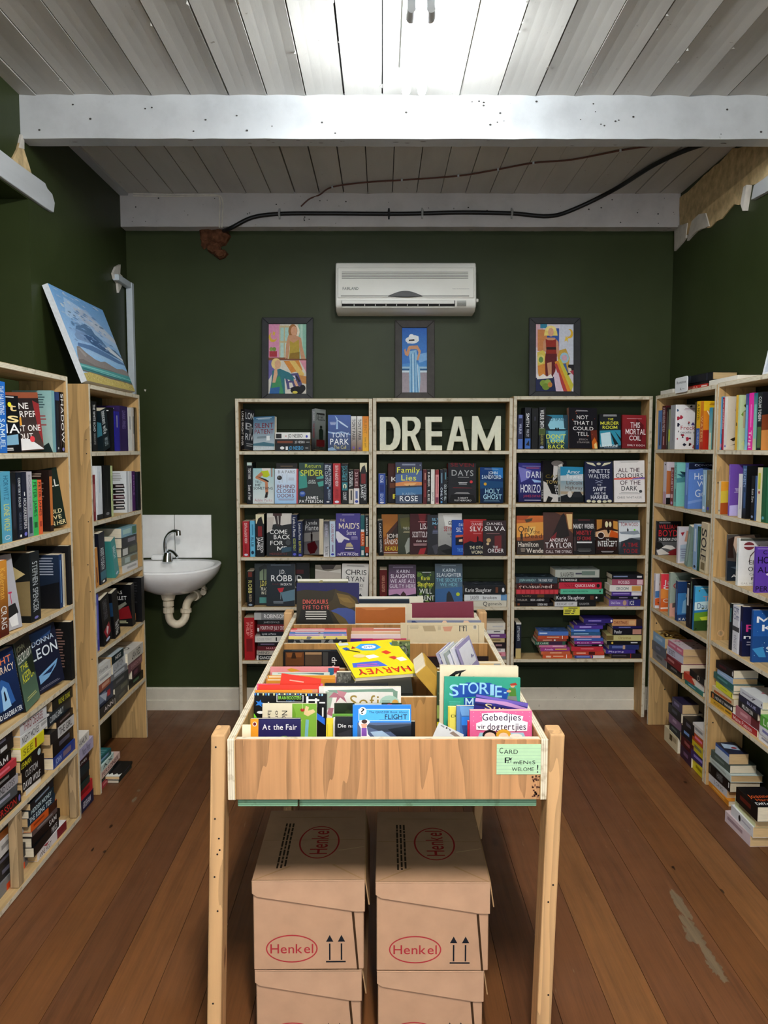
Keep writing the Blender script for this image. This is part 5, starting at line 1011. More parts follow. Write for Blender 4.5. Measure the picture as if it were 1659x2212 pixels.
row('BR', 0, [
 ('S', 1118.5, 1130.5, 896, '2c3054', 'r 0 .2 .1 .8 7a8ac0;T .26 .3 .56 .74 c8d0e8 WILBUR;r .7 .1 .98 .9 5a7ac0'),
 ('S', 1134, 1147.5, 880, '1a1c26', 'T .14 .3 .46 .78 f2f2f2 SMITH;T .52 .3 .7 .7 d8d8e0 WAR CRY;r .74 .05 .98 .95 4a78c0;p 1a1c26 .78 .3 .92 .2 .9 .8'),
 ('S', 1149, 1163, 882, '121214', 'r .2 .4 .3 .6 445'),
 ('S', 1164.5, 1179, 880, '1a1c1e', 'T .06 .25 .5 .82 f4f4f4 WILBUR SMITH;r .5 0 .66 1 5a6a3a;T .64 .3 .9 .7 b8b46a GOLDEN PREY;e .95 .5 .03 .3 9ac'),
 ('F', 1180.5, 1228.5, 897, '3a8aa4>1c3a48', 'r .1 .1 .9 .42 9ad0e0;p 1a2a34 0 0 .3 .06 .1 .3 .2 .44 0 .46;p 1a2a34 0 .43 1 .42 1 .45 0 .46;p 2a4a58 .78 0 1 0 1 .44 .84 .4;t .14 .1 .92 .18 2a5a74 JO SPAIN;e .46 .42 .04 .05 111;e .56 .42 .04 .05 111;p 6ab4c8 .1 .48 .9 .48 .8 .8 .2 .8;T .02 .58 .9 .7 e4e850 DON\'T;T .08 .73 .86 .84 e4e850 LOOK;T .1 .88 .84 .99 e4e850 BACK'),
 ('A', 1229.5, 1295, 882, '24222a', 'b .06 .1 2 c8c4c8 .2 .72;T .28 .19 .68 .28 f4f2f0 NOT;T .16 .33 .82 .42 f4f2f0 THAT I;T .14 .47 .86 .55 f4f2f0 COULD;T .28 .6 .7 .69 f4f2f0 TELL;p 7a3a2a .76 .56 .98 .54 1 .8 .8 .86;p d87a2c .8 .84 .9 .72 1 .86 1 1 .82 1;p f4d890 .88 .9 .96 .84 1 1 .9 1;n 6 .02 c8603a e8a05a;t .34 .76 .66 .8 b8b0ac JESSICA;t .28 .83 .72 .87 b8b0ac STRAWSER', 'r .05 .2 .95 .8 8a6a5a', {'a': 8, 't': .03, 'sbg': '9a7868'}),
 ('F', 1297.5, 1343, 895, '16181c>1c3c48', 'b .02 .08 2 d8d8d8;t .4 .12 .66 .18 ece850 THE;T .04 .22 .92 .31 ece850 MURDER;T .14 .34 .84 .43 ece850 ROOM;p 3a9cb4 0 .48 1 .46 1 .9 0 .94;p d0e8ee .04 .56 .5 .52 .58 .92 .1 .94;p 16282e .5 .5 .9 .88 .7 .9;p 16282e .7 .48 1 .7 1 .8;T .02 .88 .86 .95 eef4f6 LISA STONE;b .97 .99 1 abc'),
 ('F', 1345.5, 1397, 898, '9a2c34>7c2028', 'b .1 .13 1 e0b8b8;T .34 .22 .74 .38 f4ecec THIS;T .14 .42 .98 .58 f4ecec MORTAL;T .3 .62 .78 .76 f4ecec COIL;p 6a1820 .6 .1 .9 .3 .8 .9 .5 .6;T .22 .88 .94 .93 f0e0e0 EMILY KOCH;T .34 .22 .74 .38 f4ecec THIS;T .14 .42 .98 .58 f4ecec MORTAL;T .3 .62 .78 .76 f4ecec COIL', {'roll': 1.5}),
])
row('BR', 1, [
 ('A', 1120, 1180, 1002, '4a4a9c>24285c', 'p 8a8ad0 0 .1 .5 .2 .4 .4 .1 .5;b .08 .1 1 c8c0e0;r .3 .12 .8 .14 d06a70;T .3 .22 .96 .38 f0f2fa DARK;p a8c8f0 .5 .42 .9 .46 .96 .5 .6 .5;T .08 .56 .98 .76 f0f2fa HORIZON;T .18 .82 .86 .88 b84a60 JAMES SWAIN;r .22 .95 .9 .965 dde', 'T .3 .2 .8 .8 b8b8e8 DARK HORIZON', {'a': 7, 't': .03, 'sbg': '1c1e3c', 'sb': .052}),
 ('A', 1172.5, 1230, 998, '1e1e20>2a2a2c', 'p d8d4d0 .44 .1 .62 .12 .58 .4 .4 .5;e .6 .06 .26 .07 8a8480;p e8e4e0 .64 .1 .8 .06 .9 .4 .7 .5;t .1 .34 .7 .42 8a7a3a CAN;t .12 .48 .6 .56 c8b070 TOW;T .46 .6 .8 .66 f0f0f0 TABLE;T .5 .68 .8 .74 f0f0f0 FOR;T .5 .76 .9 .82 f0f0f0 TWO;p dcd8d4 0 .5 .14 .54 .34 .8 .8 .84 1 .9 1 1 0 1;p 2a2a2c .2 .86 .4 .9 .3 1 .1 1', 'T .3 .3 .6 .7 8a8a8a TOWLES;T .7 .2 .92 .8 eee TABLE', {'a': 14, 't': .032, 'sb': .022}),
 ('A', 1209.5, 1265, 1011, '3a94b8>d8cfc0', 'p 3f9cc0 0 0 1 0 1 .22 0 .3;p d4dce0 0 .26 1 .2 1 .4 0 .4;T .3 .09 .86 .19 f6f8f8 Amor;T .26 .22 .94 .33 f6f8f8 Towles;t .44 .36 .54 .4 555 the;t .26 .4 .94 .5 6a5040 Lincoln;t .22 .54 .96 .64 6a5040 Highway;r 0 .7 1 .78 b8a890;p 2a3034 0 .84 .3 .78 1 .8 1 1 0 1;e .4 .78 .1 .09 d8d4cc;p 3a3e42 .52 .76 .6 .7 .86 .7 .94 .78 .92 .86 .54 .86', 'T .06 .2 .4 .8 5a94ac AMOR TOWLES;r .5 .2 .8 .8 b0a898;r .86 .1 .98 .9 26303a', {'a': 13, 't': .034, 'sbg': 'cfd6d4', 'sb': .008}),
 ('F', 1266.5, 1326, 998, '232a4c', 'r 0 .97 1 1 111;p e0dcc0 .04 .02 .3 .04 .4 .12 .3 .1 .1 .06;p e0dcc0 .96 .02 .7 .04 .6 .12 .7 .1 .9 .06;e .5 .06 .08 .03 d8d4b8;t .14 .19 .9 .28 e8eaf0 MINETTE;t .12 .31 .88 .41 e8eaf0 WALTERS;p 9aa0b8 .36 .46 .38 .45 .64 .52 .62 .53;p 9aa0b8 .64 .46 .62 .45 .36 .52 .38 .53;t .44 .55 .58 .59 e8eaf0 THE;T .28 .62 .76 .72 e8eaf0 SWIFT;T .32 .75 .74 .8 e8eaf0 AND THE;T .2 .82 .84 .91 e8eaf0 HARRIER;e .12 .96 .08 .035 e0dcc0;e .3 .97 .08 .03 d8d4b8;e .5 .97 .08 .035 e0dcc0;e .7 .97 .08 .03 d8d4b8;e .88 .96 .08 .035 e0dcc0'),
 ('A', 1331, 1397, 997, 'ece8e6', 'b .02 .06 2 bbb;p e86a5a 0 .42 1 .40 1 .45 0 .46;p 8a7ac0 .6 .43 1 .40 1 .44 .6 .46;T .14 .18 .84 .28 4a2430 ALL THE;T .06 .31 .94 .41 2a1c24 COLOURS;T .2 .48 .86 .58 4a2430 OF THE;T .24 .61 .76 .72 1c1c22 DARK;b .76 .82 2 aaa;t .1 .86 .9 .91 8a8a8a CHRIS WHITAKER', {'a': -6, 't': .034, 'st': (.86, .74, .0085, '4a4c50')}),
])
row('BR', 2, [
 ('F', 1117.5, 1176, 1116, 'd87a38>6a4028', 'p e8a850 0 .2 1 .16 1 .5 0 .56;p f0c878 .4 .3 .7 .28 .66 .5 .4 .5;p b85a2c 0 0 .5 0 .3 .12 0 .1;p 5a4a34 .3 .1 .6 .06 .56 .14 .36 .18;t .06 .27 .62 .42 4a2c1c Only;t .62 .37 .86 .46 4a2c1c the;t .3 .46 .94 .58 4a2c1c Dead;s .18 .7 .28 2a1c14;p 3a3028 0 .64 .4 .66 1 .62 1 1 0 1;T .06 .68 .8 .8 f0e8dc Hamilton;T .36 .84 .98 .96 f0e8dc Wende;b .84 .94 4 b0a090 .14 .32'),
 ('F', 1175.5, 1240, 1109, '5a3c34>4a3030', 'p 8a5a34 .4 0 1 0 1 .5 .84 .4 .7 .1;p e8c890 .78 .04 .98 .04 .96 .4 .86 .4;p 2a201e .62 .06 .7 .02 .76 .1 .78 .22 .88 .56 .6 .62 .3 .56 .5 .24;p 8a2a30 .26 .6 .46 .46 .4 .66 .2 .7;T .2 .62 .82 .7 f0eaea ANDREW;T .06 .72 .96 .84 f4f0f0 TAYLOR;r .1 .86 .9 .868 a08080;T .08 .9 .94 .97 dcd4d4 CALL THE DYING', {'t': .03}),
 ('F', 1241, 1287, 1123, '1e1a1c', 'b .02 .06 1 8a4040;T .0 .14 .96 .27 f6f2f0 MANDY WIENER;T .14 .33 .84 .45 b8343c MINISTRY;T .16 .5 .82 .6 b8343c OF CRIME;r .16 .64 .86 .68 e8e8e8;p 4a3a3a 0 .5 .1 .5 .12 .9 0 .9;b .84 .94 3 777'),
 ('A', 1287, 1339, 1125, '4a2a1e>2a201e', 'p c8904a .06 0 .3 0 .28 .24 .06 .3;p d8a050 .8 .04 1 .06 1 .3 .8 .26;e .5 .14 .07 .09 f0e8c0;e .66 .14 .06 .08 f0e8c0;p e0b890 0 .36 .4 .3 1 .34 1 .52 0 .5;p 1c1618 .5 .28 .6 .26 .64 .36 .56 .42;p d86a2c .7 .3 1 .4 1 .54 .6 .5;o .24 .46 .16 .1 .02 f0f0f0;e .24 .46 .13 .08 3a2a28;T .46 .56 .6 .61 f2f2f2 THE;T .1 .62 .96 .78 f6f6f6 INTERCEPT;T .08 .8 .92 .88 5a2420 DICK WOLF;b .92 .96 2 ddd .24 .8', 'T .2 .2 .6 .8 f0f0f0 WOLF', {'a': 8, 't': .028}),
 ('F', 1339.5, 1385, 1126, 'a8b0b8>2c3036', 'p dfe4e8 0 .08 1 .06 1 .5 0 .54;T .08 .07 .92 .17 9a2a34 TOM WOOD;s .42 .42 .2 2a2e34;p 9aa4ae 0 .34 .9 .3 1 .4 .2 .46;p e8ecee 0 .4 .7 .42 .3 .6 0 .64;p 3a4048 .1 .62 .6 .52 1 .58 1 1 0 1;T .16 .66 .9 .78 a82a34 A TIME;T .2 .84 .88 .96 a82a34 TO DIE', {'st': (.74, .28, .0052, '8ae03c')}),
])
row('BR', 3, [
 ('K', 1160, 1246, [(1114.5, 1203, '44545e', 'T .08 .3 .48 .7 a8d0cc JOSEPH HANNADAY;T .54 .3 .88 .7 e8eef0 THE CHEEK POLP', 1.25, {'fbg': '22303a', 'fr': 'n 20 .1 3a4a5a 7a8a98 1a2028'}), (1116, 1206, '4a1c1c', 'T .06 .2 .84 .8 e8d8d0 consumed;n 16 .03 8a3a2a b06a4a 2a1010', 1.15), (1115, 1206, 'b83640', ';'.join(f'r {i/9+.02:.2f} .1 {i/9+.1:.2f} .9 d04a54' for i in range(9)), .95), (1116, 1196, '2c1f1a', 'T .16 .3 .4 .7 9a8a6a Lolly;r .56 .1 .74 .9 6a4a20', .7), (1115, 1188, '1b1a1c', 'T .04 .3 .34 .7 b8b0a8 WILBUR;T .44 .3 .84 .7 e8e8e8 BEEK ASIENO', .95), (1115, 1196, '1e181a', 'r .04 .2 .1 .8 8a4a20;T .58 .2 .84 .8 eee CATRIONA WARD', .75)]),
 ('K', 1250, 1230, [(1197, 1296, 'b8bcb4', 'T .12 .35 .42 .85 26282a SLAUGHTER;r .46 .4 .6 .6 556;r .6 .2 .9 .7 7a8a80', 1.35, {'fbg': '8a9490', 'fr': 'n 22 .1 4a5450 a8b0ac 2a302e'}), (1207, 1296, '1c1a1c', 'T .04 .25 .44 .75 f2f2f2 THE MARRIAGE;r .5 .3 .8 .7 5a2a30', .75), (1208, 1299, 'c8344c', 'T .12 .3 .36 .7 6a1828 TOLTZ;T .38 .3 .84 .7 f4eef0 QUICKSAND;e .92 .5 .04 .3 222', 1.1), (1211, 1303, '6cc4a4', 'T .06 .3 .64 .6 2a7a64 BROWNING REUNION;e .93 .5 .02 .2 2a5a4a', .85), (1200, 1297, '17181a', 'T .02 .25 .66 .75 f4f4f4 Karin Slaughter;r .78 .2 .86 .8 6a3a28;e .92 .5 .02 .15 eee', 1.15), (1198, 1288, '222224', 'r 0 .05 .55 .95 d4d4d4;T .06 .3 .46 .7 8a8a8a EDGE OF;T .6 .3 .84 .7 b0b0b0 SLAUGHTER', .9)]),
 ('K', 1350, 1241, [(1322, 1390, '1b1e28', 'r .05 .3 .5 .6 8a98b8;r .8 .3 .95 .7 ddd', .85), (1325, 1392, 'a85a70', 'T .2 .25 .56 .75 f4e4ea ROSSES;r .8 .1 .98 .9 e8c8d0', 1.1), (1318, 1388, 'ece8e2', 'T .2 .3 .58 .75 5a7a7a GROOM;r .68 .1 .96 .9 d8a85a', 1.15), (1322, 1388, '5a4090', 'r .04 .3 .6 .6 a898d0;r .66 .1 1 .9 e8e4e8', .8), (1320, 1382, '1c2030', 'r .3 .3 .6 .6 98a;r .8 .3 .94 .7 ddd', .6), (1317, 1385, '8068b0', 'T .06 .3 .36 .7 e0d8f0 Shiel Kane;e .5 .5 .06 .4 c8a890;r .62 .05 1 .95 3a3a80;T .66 .2 .8 .8 eee ICE', 1.2)]),
])
row('BR', 4, [
 ('S', 1114.5, 1126, 1345, '20283c', 'r 0 .0 .05 1 e8e4dc;T .1 .3 .5 .7 dfe4ee LITTLE NIGHTS;r .72 0 1 1 d0bc84', {'w': .13}),
 ('K', 1190, 1364, [(1163, 1228, '5a80c4', 'r .04 .3 .3 .6 cde', 1.2, {'fbg': '4a6aa0', 'fr': 'n 20 .1 2a3a5a 8aa0c8'}), (1162, 1228, 'c8603c', 'r .3 .3 .7 .6 f0c8a8;r .8 0 .82 1 fff', .9), (1160, 1225, 'a85040', 'r .2 .3 .5 .6 e8b8a0;e .6 .5 .03 .3 eee', .7), (1156, 1222, '3f6a58', 'T .06 .25 .44 .75 d8e8d8 LE CARRE;r .46 0 .9 1 4a3050', 1.0), (1165, 1224, 'd884a8', 'r .5 .3 .9 .6 f4dce8', .7), (1168, 1232, 'a84a90', 'T .14 .25 .44 .75 f0d8ec Amelia;r .5 .3 .9 .6 e8c850', 1.0), (1170, 1233, 'd0704a', 'r .3 .3 .7 .6 f0c0a0', .9), (1173, 1237, 'd8683c', 'T .1 .25 .3 .75 f4d8c0 i;r .36 .3 .7 .6 f0c0a0;r .8 0 .82 1 fff', 1.1)]),
 ('K', 1275, 1337, [(1261, 1324, '3a2c7c', 'r .16 .35 .6 .6 a898e0;e .95 .5 .03 .3 eee', 1.3), (1247, 1308, '33286e', 'r .3 .3 .7 .6 9888d0', .6), (1240, 1303, '5a3fa0', 'r .2 .3 .6 .6 c8b8f0', 1.1), (1234, 1296, '4a78c0', 'r .1 .3 .5 .6 b8d0f0', .9), (1234, 1298, '3a6a94', 'r .1 .3 .6 .6 a8c8e0', 1.0), (1235, 1298, 'dca8bc', 'r .3 .3 .7 .6 b85a80', .7), (1241, 1304, '4a6ab8', 'r .1 .3 .6 .6 c0d0f0', .9), (1242, 1305, '9a3a90', 'T .1 .3 .5 .7 f0e0f0 Rose;r .6 .3 .9 .6 e0c0e0', .9), (1242, 1305, '1c1a28', 'r .1 .3 .6 .6 98a;e .9 .5 .06 .3 eee', .7), (1236, 1304, 'c83a48', 'r .3 .35 .7 .6 e07a80', 1.4), (1240, 1307, 'c8503a', 'r .5 .1 .7 .9 5a2018;r .1 .3 .4 .6 f0b8a0', 1.2), (1243, 1308, '3a4a90', 'r .06 .2 .5 .7 8a9ad0;r .62 0 1 1 ece4e0;e .56 .5 .03 .3 e86a50', .9)]),
 ('K', 1355, 1338, [(1326, 1391, 'd4a070', 'T .06 .28 .5 .74 8a3a2c CHRISTMAS;r .56 .2 .76 .8 e0b88a;r .8 0 1 1 3a2a28', 1.4, {'fbg': '3a2418'}), (1326, 1390, '2a2460', 'r .2 .3 .6 .6 98a0e0', .5), (1324, 1388, '1e1c28', 'T .06 .25 .32 .75 f0f0f4 Pender;r .68 .1 .98 .9 c89888', 1.3), (1316, 1391, 'd0c890', 'r 0 .1 .2 .9 7a6a3a;T .34 .3 .7 .7 9a7a3a Christmas', 1.2), (1312, 1386, '1c1a1e', 'e .16 .5 .03 .3 e0c060;r .7 .3 .9 .6 ddd', .8), (1317, 1382, '343f78', 'r .1 .2 .5 .7 6a78b0;r .46 .1 .54 .9 c8a890', 1.0), (1310, 1375, '4a3890', 'T .1 .3 .6 .7 e0d8f4 Playing', .8), (1323, 1387, '2a2228', 'r .04 .3 .5 .6 5a5058;r .64 0 .66 1 c03a40', 1.0)]),
])
row('LF', 0, [
 ('S', 197, 208, 866, '1a1b1e', 'T .06 .3 .6 .72 f0f0f0 THE WHITE ROAD;T .64 .34 .86 .68 b8b8b8 SARAH LOTZ', {'bk': 'b .2 .5 6 555'}),
 ('S', 222, 236, 886, '1c2c34', 'T .04 .2 .36 .8 eef4f4 innocent;T .4 .2 .6 .8 eef4f4 wife;T .7 .25 .9 .75 b8c8cc AMY LLOYD', {'tilt': -13, 'bk': 'p 4a8a9a 0 .1 1 .3 1 .6 0 .9;e .4 .3 .14 .09 e8e040'}),
 ('S', 240, 245, 880, '1a1a1e', None, {'bk': 'r .1 .06 .9 .08 eee;b .2 .6 6 667'}),
 ('S', 247, 257, 888, '3a34a0', 'r .1 .4 .4 .6 aab', {'bk': 'b .1 .6 9 b8b8ec', 'bbg': '3c34b4>2a2884', 'w': .125}),
 ('S', 258, 275, 876, '3c2a60', 'T .1 .3 .5 .7 8a7ab0 DARK PINES', {'bk': 'r .1 .05 .8 .07 ddd;b .2 .5 6 8a7ab0'}),
 ('S', 276, 283, 880, 'e8e6e2', 'r .2 .3 .5 .6 aaa'), ('S', 283.6, 290, 880, 'd8d0c8', 'r .2 .3 .6 .6 888'), ('S', 291, 297.5, 880, '6a5a40', 'r .1 .3 .8 .6 8a7a5a', {'bbg': '8a7a58>4a3c2a'}),
])
row('LF', 1, [
 ('S', 199, 205, 1026, '8a2a34', 'r .2 .3 .8 .6 c88'), ('S', 206, 219, 1007, 'e2e6ea', 'r .1 .4 .5 .5 bcd;r .9 0 1 1 222', {'hb': True}), ('S', 220.5, 238, 1006, '18181a', 'r .3 .45 .8 .5 444;e .92 .5 .03 .2 888', {'hb': True}),
 ('S', 239, 242.5, 1006, 'c8d4a0', 'r .2 .3 .7 .6 687'),
 ('S', 272, 277, 1018, 'd8dcdf', None, {'bk': 'b .05 .24 5 999;' + ';'.join(f'p {c} .1 {.32+i*.13:.2f} .9 {.30+i*.13:.2f} .94 {.40+i*.13:.2f} .12 {.43+i*.13:.2f};r .62 {.34+i*.13:.2f} .9 {.37+i*.13:.2f} c8c0c0' for i, c in enumerate(('2a1c22', '1c1c1e', '4a1c30', '2a2024', '3a3c40'))), 'w': .14}),
 ('S', 278, 284, 1018, 'e8e8ea', 'r .3 .3 .7 .6 bbb'), ('S', 285, 291, 1018, '5a2a6a', 'T .1 .3 .6 .7 b898c8 PURPLE'),
 ('S', 297, 303, 1019, '1c1e2c', None, {'bk': 'r .06 .03 .3 .05 eee;b .12 .5 9 7a80a0;r .3 .72 .7 .82 ddd;r .3 .86 .8 .97 d8e8c8;r .4 .9 .7 .95 6ab04a', 'sb': .0, 'w': .14}),
])
row('LF', 2, [
 ('S', 204, 212, 1185, 'd89a4a', 'r .5 .3 .9 .6 8a4a20', {'tilt': -4, 'w': .11}),
 ('S', 215, 228, 1152, '1c2030', 'T .3 .25 .72 .75 e8eef0 ADDED TO DEATH;r .76 .05 .92 .95 3a7a8a;e .96 .5 .02 .2 eee', {'tilt': -5, 'bk': 'p 5a4a90 .1 .2 .9 .3 .8 .6 .2 .7'}),
 ('S', 247, 256, 1163, '4a9a98', 'T .2 .3 .5 .75 d8ecec BEECH;e .92 .5 .03 .3 cde', {'tilt': -17}),
 ('K', 232, 1152, [(264, 295, '8ab4c4', 'r .1 .2 .6 .7 b8d8d0;r .7 .1 .98 .9 3a7a5a', 1, {'fbg': '8fb8c0', 'fr': 'b .1 .5 3 4a7a80', 'w': .13}), (264, 295, '26242a', 'r .4 .2 .9 .6 8a8490', 1, {'w': .13}), (264, 296, '4a4c40', 'r .1 .2 .4 .9 d8d8d4;r .5 .2 .95 .8 6a6c54', 1, {'w': .13}), (264, 296, '8a9488', 'r .2 .2 .5 .8 b8c8c4;r .56 .2 .95 .8 8a7a50', .9, {'w': .13}), (265, 296, 'e4e4e2', 'r .3 .3 .9 .6 bbb', .8, {'w': .13})]),
])
row('LF', 3, [
 ('S', 205, 212, 1285, '5a60b8', 'r .2 .3 .8 .6 8a90d8', {'w': .12}),
 ('S', 222, 240, 1292, '17171a', 'T .08 .3 .5 .74 6a6a70 CHRISTOPHER;p a83040 .6 .2 .84 .1 .9 .6 .7 .9;p e0d0d0 .64 .5 .7 .3 .84 .5 .76 .6;e .93 .5 .03 .25 c8d4f0', {'tilt': -10}),
 ('S', 246, 258, 1278, '16161a', 'T .66 .2 .94 .8 f0f0f0 The B Files', {'tilt': -9, 'bk': 'p 2a4a6a 0 .3 1 .2 1 .5 0 .6'}),
 ('S', 284, 291, 1262, '151518', None, {'tilt': -4, 'bk': 'T .16 .14 .7 .22 f2f2f2 SINS AS;T .2 .27 .84 .36 f2f2f2 SCARLET;p 8a2028 .3 .66 .9 .5 1 .8 .4 .84;p 8a8c80 .3 .6 .8 .4 .84 .46 .34 .72;b .86 .94 2 c8c8a8;T .16 .14 .7 .22 f2f2f2 SINS AS', 'w': .15}),
 ('S', 306, 312, 1247, '151517', None, {'bk': 'b .1 .6 8 3a3a3c;p c88a5a .7 .84 .78 .8 .78 .96 .7 .96', 'sb': -.006, 'w': .15}),
])
row('LF', 4, [
 ('K', 222, 1438, [(208, 239, 'e0e0dc', 'T .2 .3 .8 .7 888 fiona', 1, {'fbg': 'dcdcd8', 'fr': 'p c8ccd0 .1 .1 .8 .2 .7 .8'}), (209, 240, 'ecebe6', 'r .2 .3 .8 .6 bbb', .8), (209, 240, 'a85a3c', 'r .3 .2 .9 .7 d8a890', .8), (210, 243, '39435a', 'r .1 .2 .5 .8 8a98b0;p c8d0dc .1 .2 .6 .4 .5 .9;r .6 .3 .8 .7 c03a40', 1.6), (210, 252, '1a1618', 'T .3 .3 .8 .7 e8e0e0 ANN', 1.1)]),
 ('K', 252, 1412, [(241, 268, '20343a', 'T .3 .3 .76 .7 eef2f2 NESS', 1, {'fbg': 'c0ccd2', 'fr': 'p e0e8ec .1 .1 .9 .2 .8 .8'}), (243, 274, 'ccd0d4', 'T .1 .2 .8 .8 6a6c70 LAWTON', 1.2), (241, 275, '8a8c90', 'r .2 .2 .8 .7 c8ccd0', .8), (244, 276, '4a4c4c', 'r .2 .3 .7 .6 777', 1), (246, 277, '5a5a54', 'r .4 .2 .9 .7 7a7c6a', 1), (246, 277, '4a4a48', 'r .3 .2 .8 .7 6a6a60', .8)]),
 ('K', 288, 1403, [(278, 312, 'dcd8ce', 'T .26 .2 .8 .8 26282a LAN RED', 1.2, {'fbg': 'e0ddd6', 'fr': 'T .16 .3 .8 .5 333 GRA;p 333 .2 .7 .9 .6 .8 .66'}), (279, 311, '8a6468', 'T .2 .3 .9 .7 c8a0a4 SHADOW', 1), (284, 305, '4a2a38', 'r .2 .2 .6 .7 7a4a5a', .9), (282, 311, '18191b', 'r .3 .3 .7 .6 5a7a5a', .9)]),
])
row('LF', 5, [
 ('K', 220, 1640, [(212, 240, '2f6a6a', 'r .2 .3 .8 .6 8ac', 1.1, {'fbg': '2f7070', 'fr': ';'.join(f'r .08 {.1+i*.16:.2f} .9 {.2+i*.16:.2f} 6a9a9a' for i in range(5)), 'free': 1}), (214, 246, 'cfe0da', 'T .2 .2 .9 .8 1c3a3c AX', 1.0, {'free': 1, 'hb': False}), (216, 262, 'e0c4b8', 'T .02 .2 .9 .8 6a1c28 PERSONER', 1.1, {'free': 1}), (215, 255, '1e2020', 'r .3 .3 .7 .6 666', .8, {'free': 1}), (214, 250, 'b84a54', 'r .2 .3 .7 .6 d88', 1.0, {'free': 1})]),
 ('K', 262, 1640, [(258, 286, '1b2a28', 'r .3 .3 .8 .6 456', 1, {'fbg': '1e2222', 'fr': 'p e8e8e0 0 0 1 0 1 .2 .9 .12 .8 .24 .7 .14 .6 .26 .5 .12 .4 .22 .3 .1 .2 .2 .1 .12 0 .22', 'free': 1, 'sb': -.06}), (257, 284, '24403a', 'r .2 .3 .8 .6 5a7a70', 1, {'free': 1, 'sb': -.05}), (257, 284, '2a4a44', None, 1, {'free': 1, 'sb': -.05})]),
])
row('LN', 0, [
 ('S', -40, -12, 822, '2a2a30', 'r .2 .3 .8 .6 99a'),
 ('S', -8, 10, 822, '2f7cd0', 'T .06 .2 .46 .8 f0f6fc THE HAUNTING;T .52 .2 .94 .8 e0f0fa SAMUEL', {'fr': 'r 0 0 1 1 111', 'sb': .0}),
 ('A', 12, 45, 852, '14161c', 'b .02 .06 1 ddd;T .2 .14 .9 .27 f2d8a0 rt;T .2 .3 .96 .47 f4e0a8 is;T .02 .5 .98 .66 f4f4f4 MA;p 8ab4cc .2 .72 .9 .68 .9 .86 .3 .88;b .92 .98 2 eee .04 .7', None, {'a': -20, 't': .025, 'lean': 2, 'st': (.62, .16, .008, 'e8e038')}),
 ('A', 55, 94, 848, '2a2022>5a4a44', 'r 0 0 1 .1 9a5a40;T .06 .18 .66 .28 f6f2ee JANE;T .02 .32 .9 .42 f6f2ee HARPER;p e8a848 .1 .44 .4 .42 .4 .56 .1 .56;p 9a3a3c .8 .14 1 .2 1 .9 .9 .7;T .02 .56 .96 .66 f6f2ee LAST ONE;T .24 .7 .7 .8 f6f2ee OUT;p e8e8ea .06 .98 .3 .78 .6 .8 1 .98', None, {'a': -22, 't': .03, 'lean': 4, 'roll': -2, 'st': (.66, .8, .011, 'e05058')}),
 ('S', 110, 117, 843, '8ab8bc', None, {'bbg': '9cc4c4>b4c8c4', 'bk': 'b .06 .3 6 4a6a70;b .4 .5 2 a86a6a;b .54 .6 1 a86a6a;p 2a3a3a 0 .94 .3 .86 .6 .96 .9 .84 1 1 0 1', 'w': .15}),
 ('S', 117.6, 126, 846, '26282e', 'r .0 0 .14 1 3a5080;r .2 .45 .5 .5 556;e .93 .5 .02 .15 ddd', {'bbg': '2c4a7a', 'hb': True}), ('S', 126.8, 131.6, 847, '2a1a20', 'r .2 .4 .9 .6 655'), ('S', 132.8, 140.5, 847, '18181b', 'T .03 .15 .84 .85 f4f4f4 SHADOW;e .95 .5 .03 .3 88c'),
])
row('LN', 1, [
 ('S', -16, -1, 1020, '2a5a44', 'r .2 .3 .8 .6 8a9'), ('S', 1, 21, 1019, '68b4d0', 'T .06 .25 .4 .75 2a7a9a HORWITZ;T .46 .2 .84 .8 e8e878 LONE WOLF;o .93 .5 .03 .3 .01 eee'), ('S', 22, 33, 1021, '1c1e20', 'b .2 .8 8 556', {'bk': 'b .1 .8 10 666'}),
 ('S', 34, 45, 1021, '1b2232', 'T .08 .3 .52 .72 e8ecf0 CEMETERY ROAD;T .6 .3 .86 .7 7a8498 GREG ILES;e .95 .5 .02 .2 eee', {'hb': True}), ('S', 46, 56, 1020, '232840', 'r .3 .4 .36 .6 eee;T .4 .2 .86 .8 f2f2f4 HOUSEKEEPERS;e .94 .5 .03 .3 88d'),
 ('S', 57, 68, 1019, 'b8b4c0', 'T .05 .3 .6 .7 8a8898 BOOKSTORE;r .7 .2 .95 .8 3a4a5a', {'sbg': 'd0ccd4>8a98a4'}), ('S', 69, 80, 1037, '4ccc70', 'T .04 .2 .66 .8 1c4a2c PETER JAMES;r .76 .2 .86 .8 2a7a44'), ('S', 81, 89, 1037, 'f07848', 'T .04 .2 .66 .8 4a1c1c PETER JAMES;r .76 .2 .86 .8 c04a30'),
 ('S', 105, 112, 1016, '3a2018', 'r .1 .1 .9 .9 d88a4a', {'bbg': '2a1c18', 'bk': 'b .05 .12 2 b8a898;b .2 .5 7 8a7a70'}),
 ('A', 117, 143, 1018, '26342c', 'T .1 .06 .4 .15 f0e8d8 A;T .1 .2 .96 .32 f0f0e8 TELL;p e8a040 .2 .36 .4 .34 .4 .54 .26 .56;T .1 .62 .3 .68 f0e0b0 IT;T .04 .71 .9 .78 f0e0b0 COULD;T .04 .81 .84 .88 f0e0b0 HAVE;T .04 .91 .98 .98 f0e0b0 BEEN HER', None, {'a': -25, 't': .02, 'roll': -4}),
])
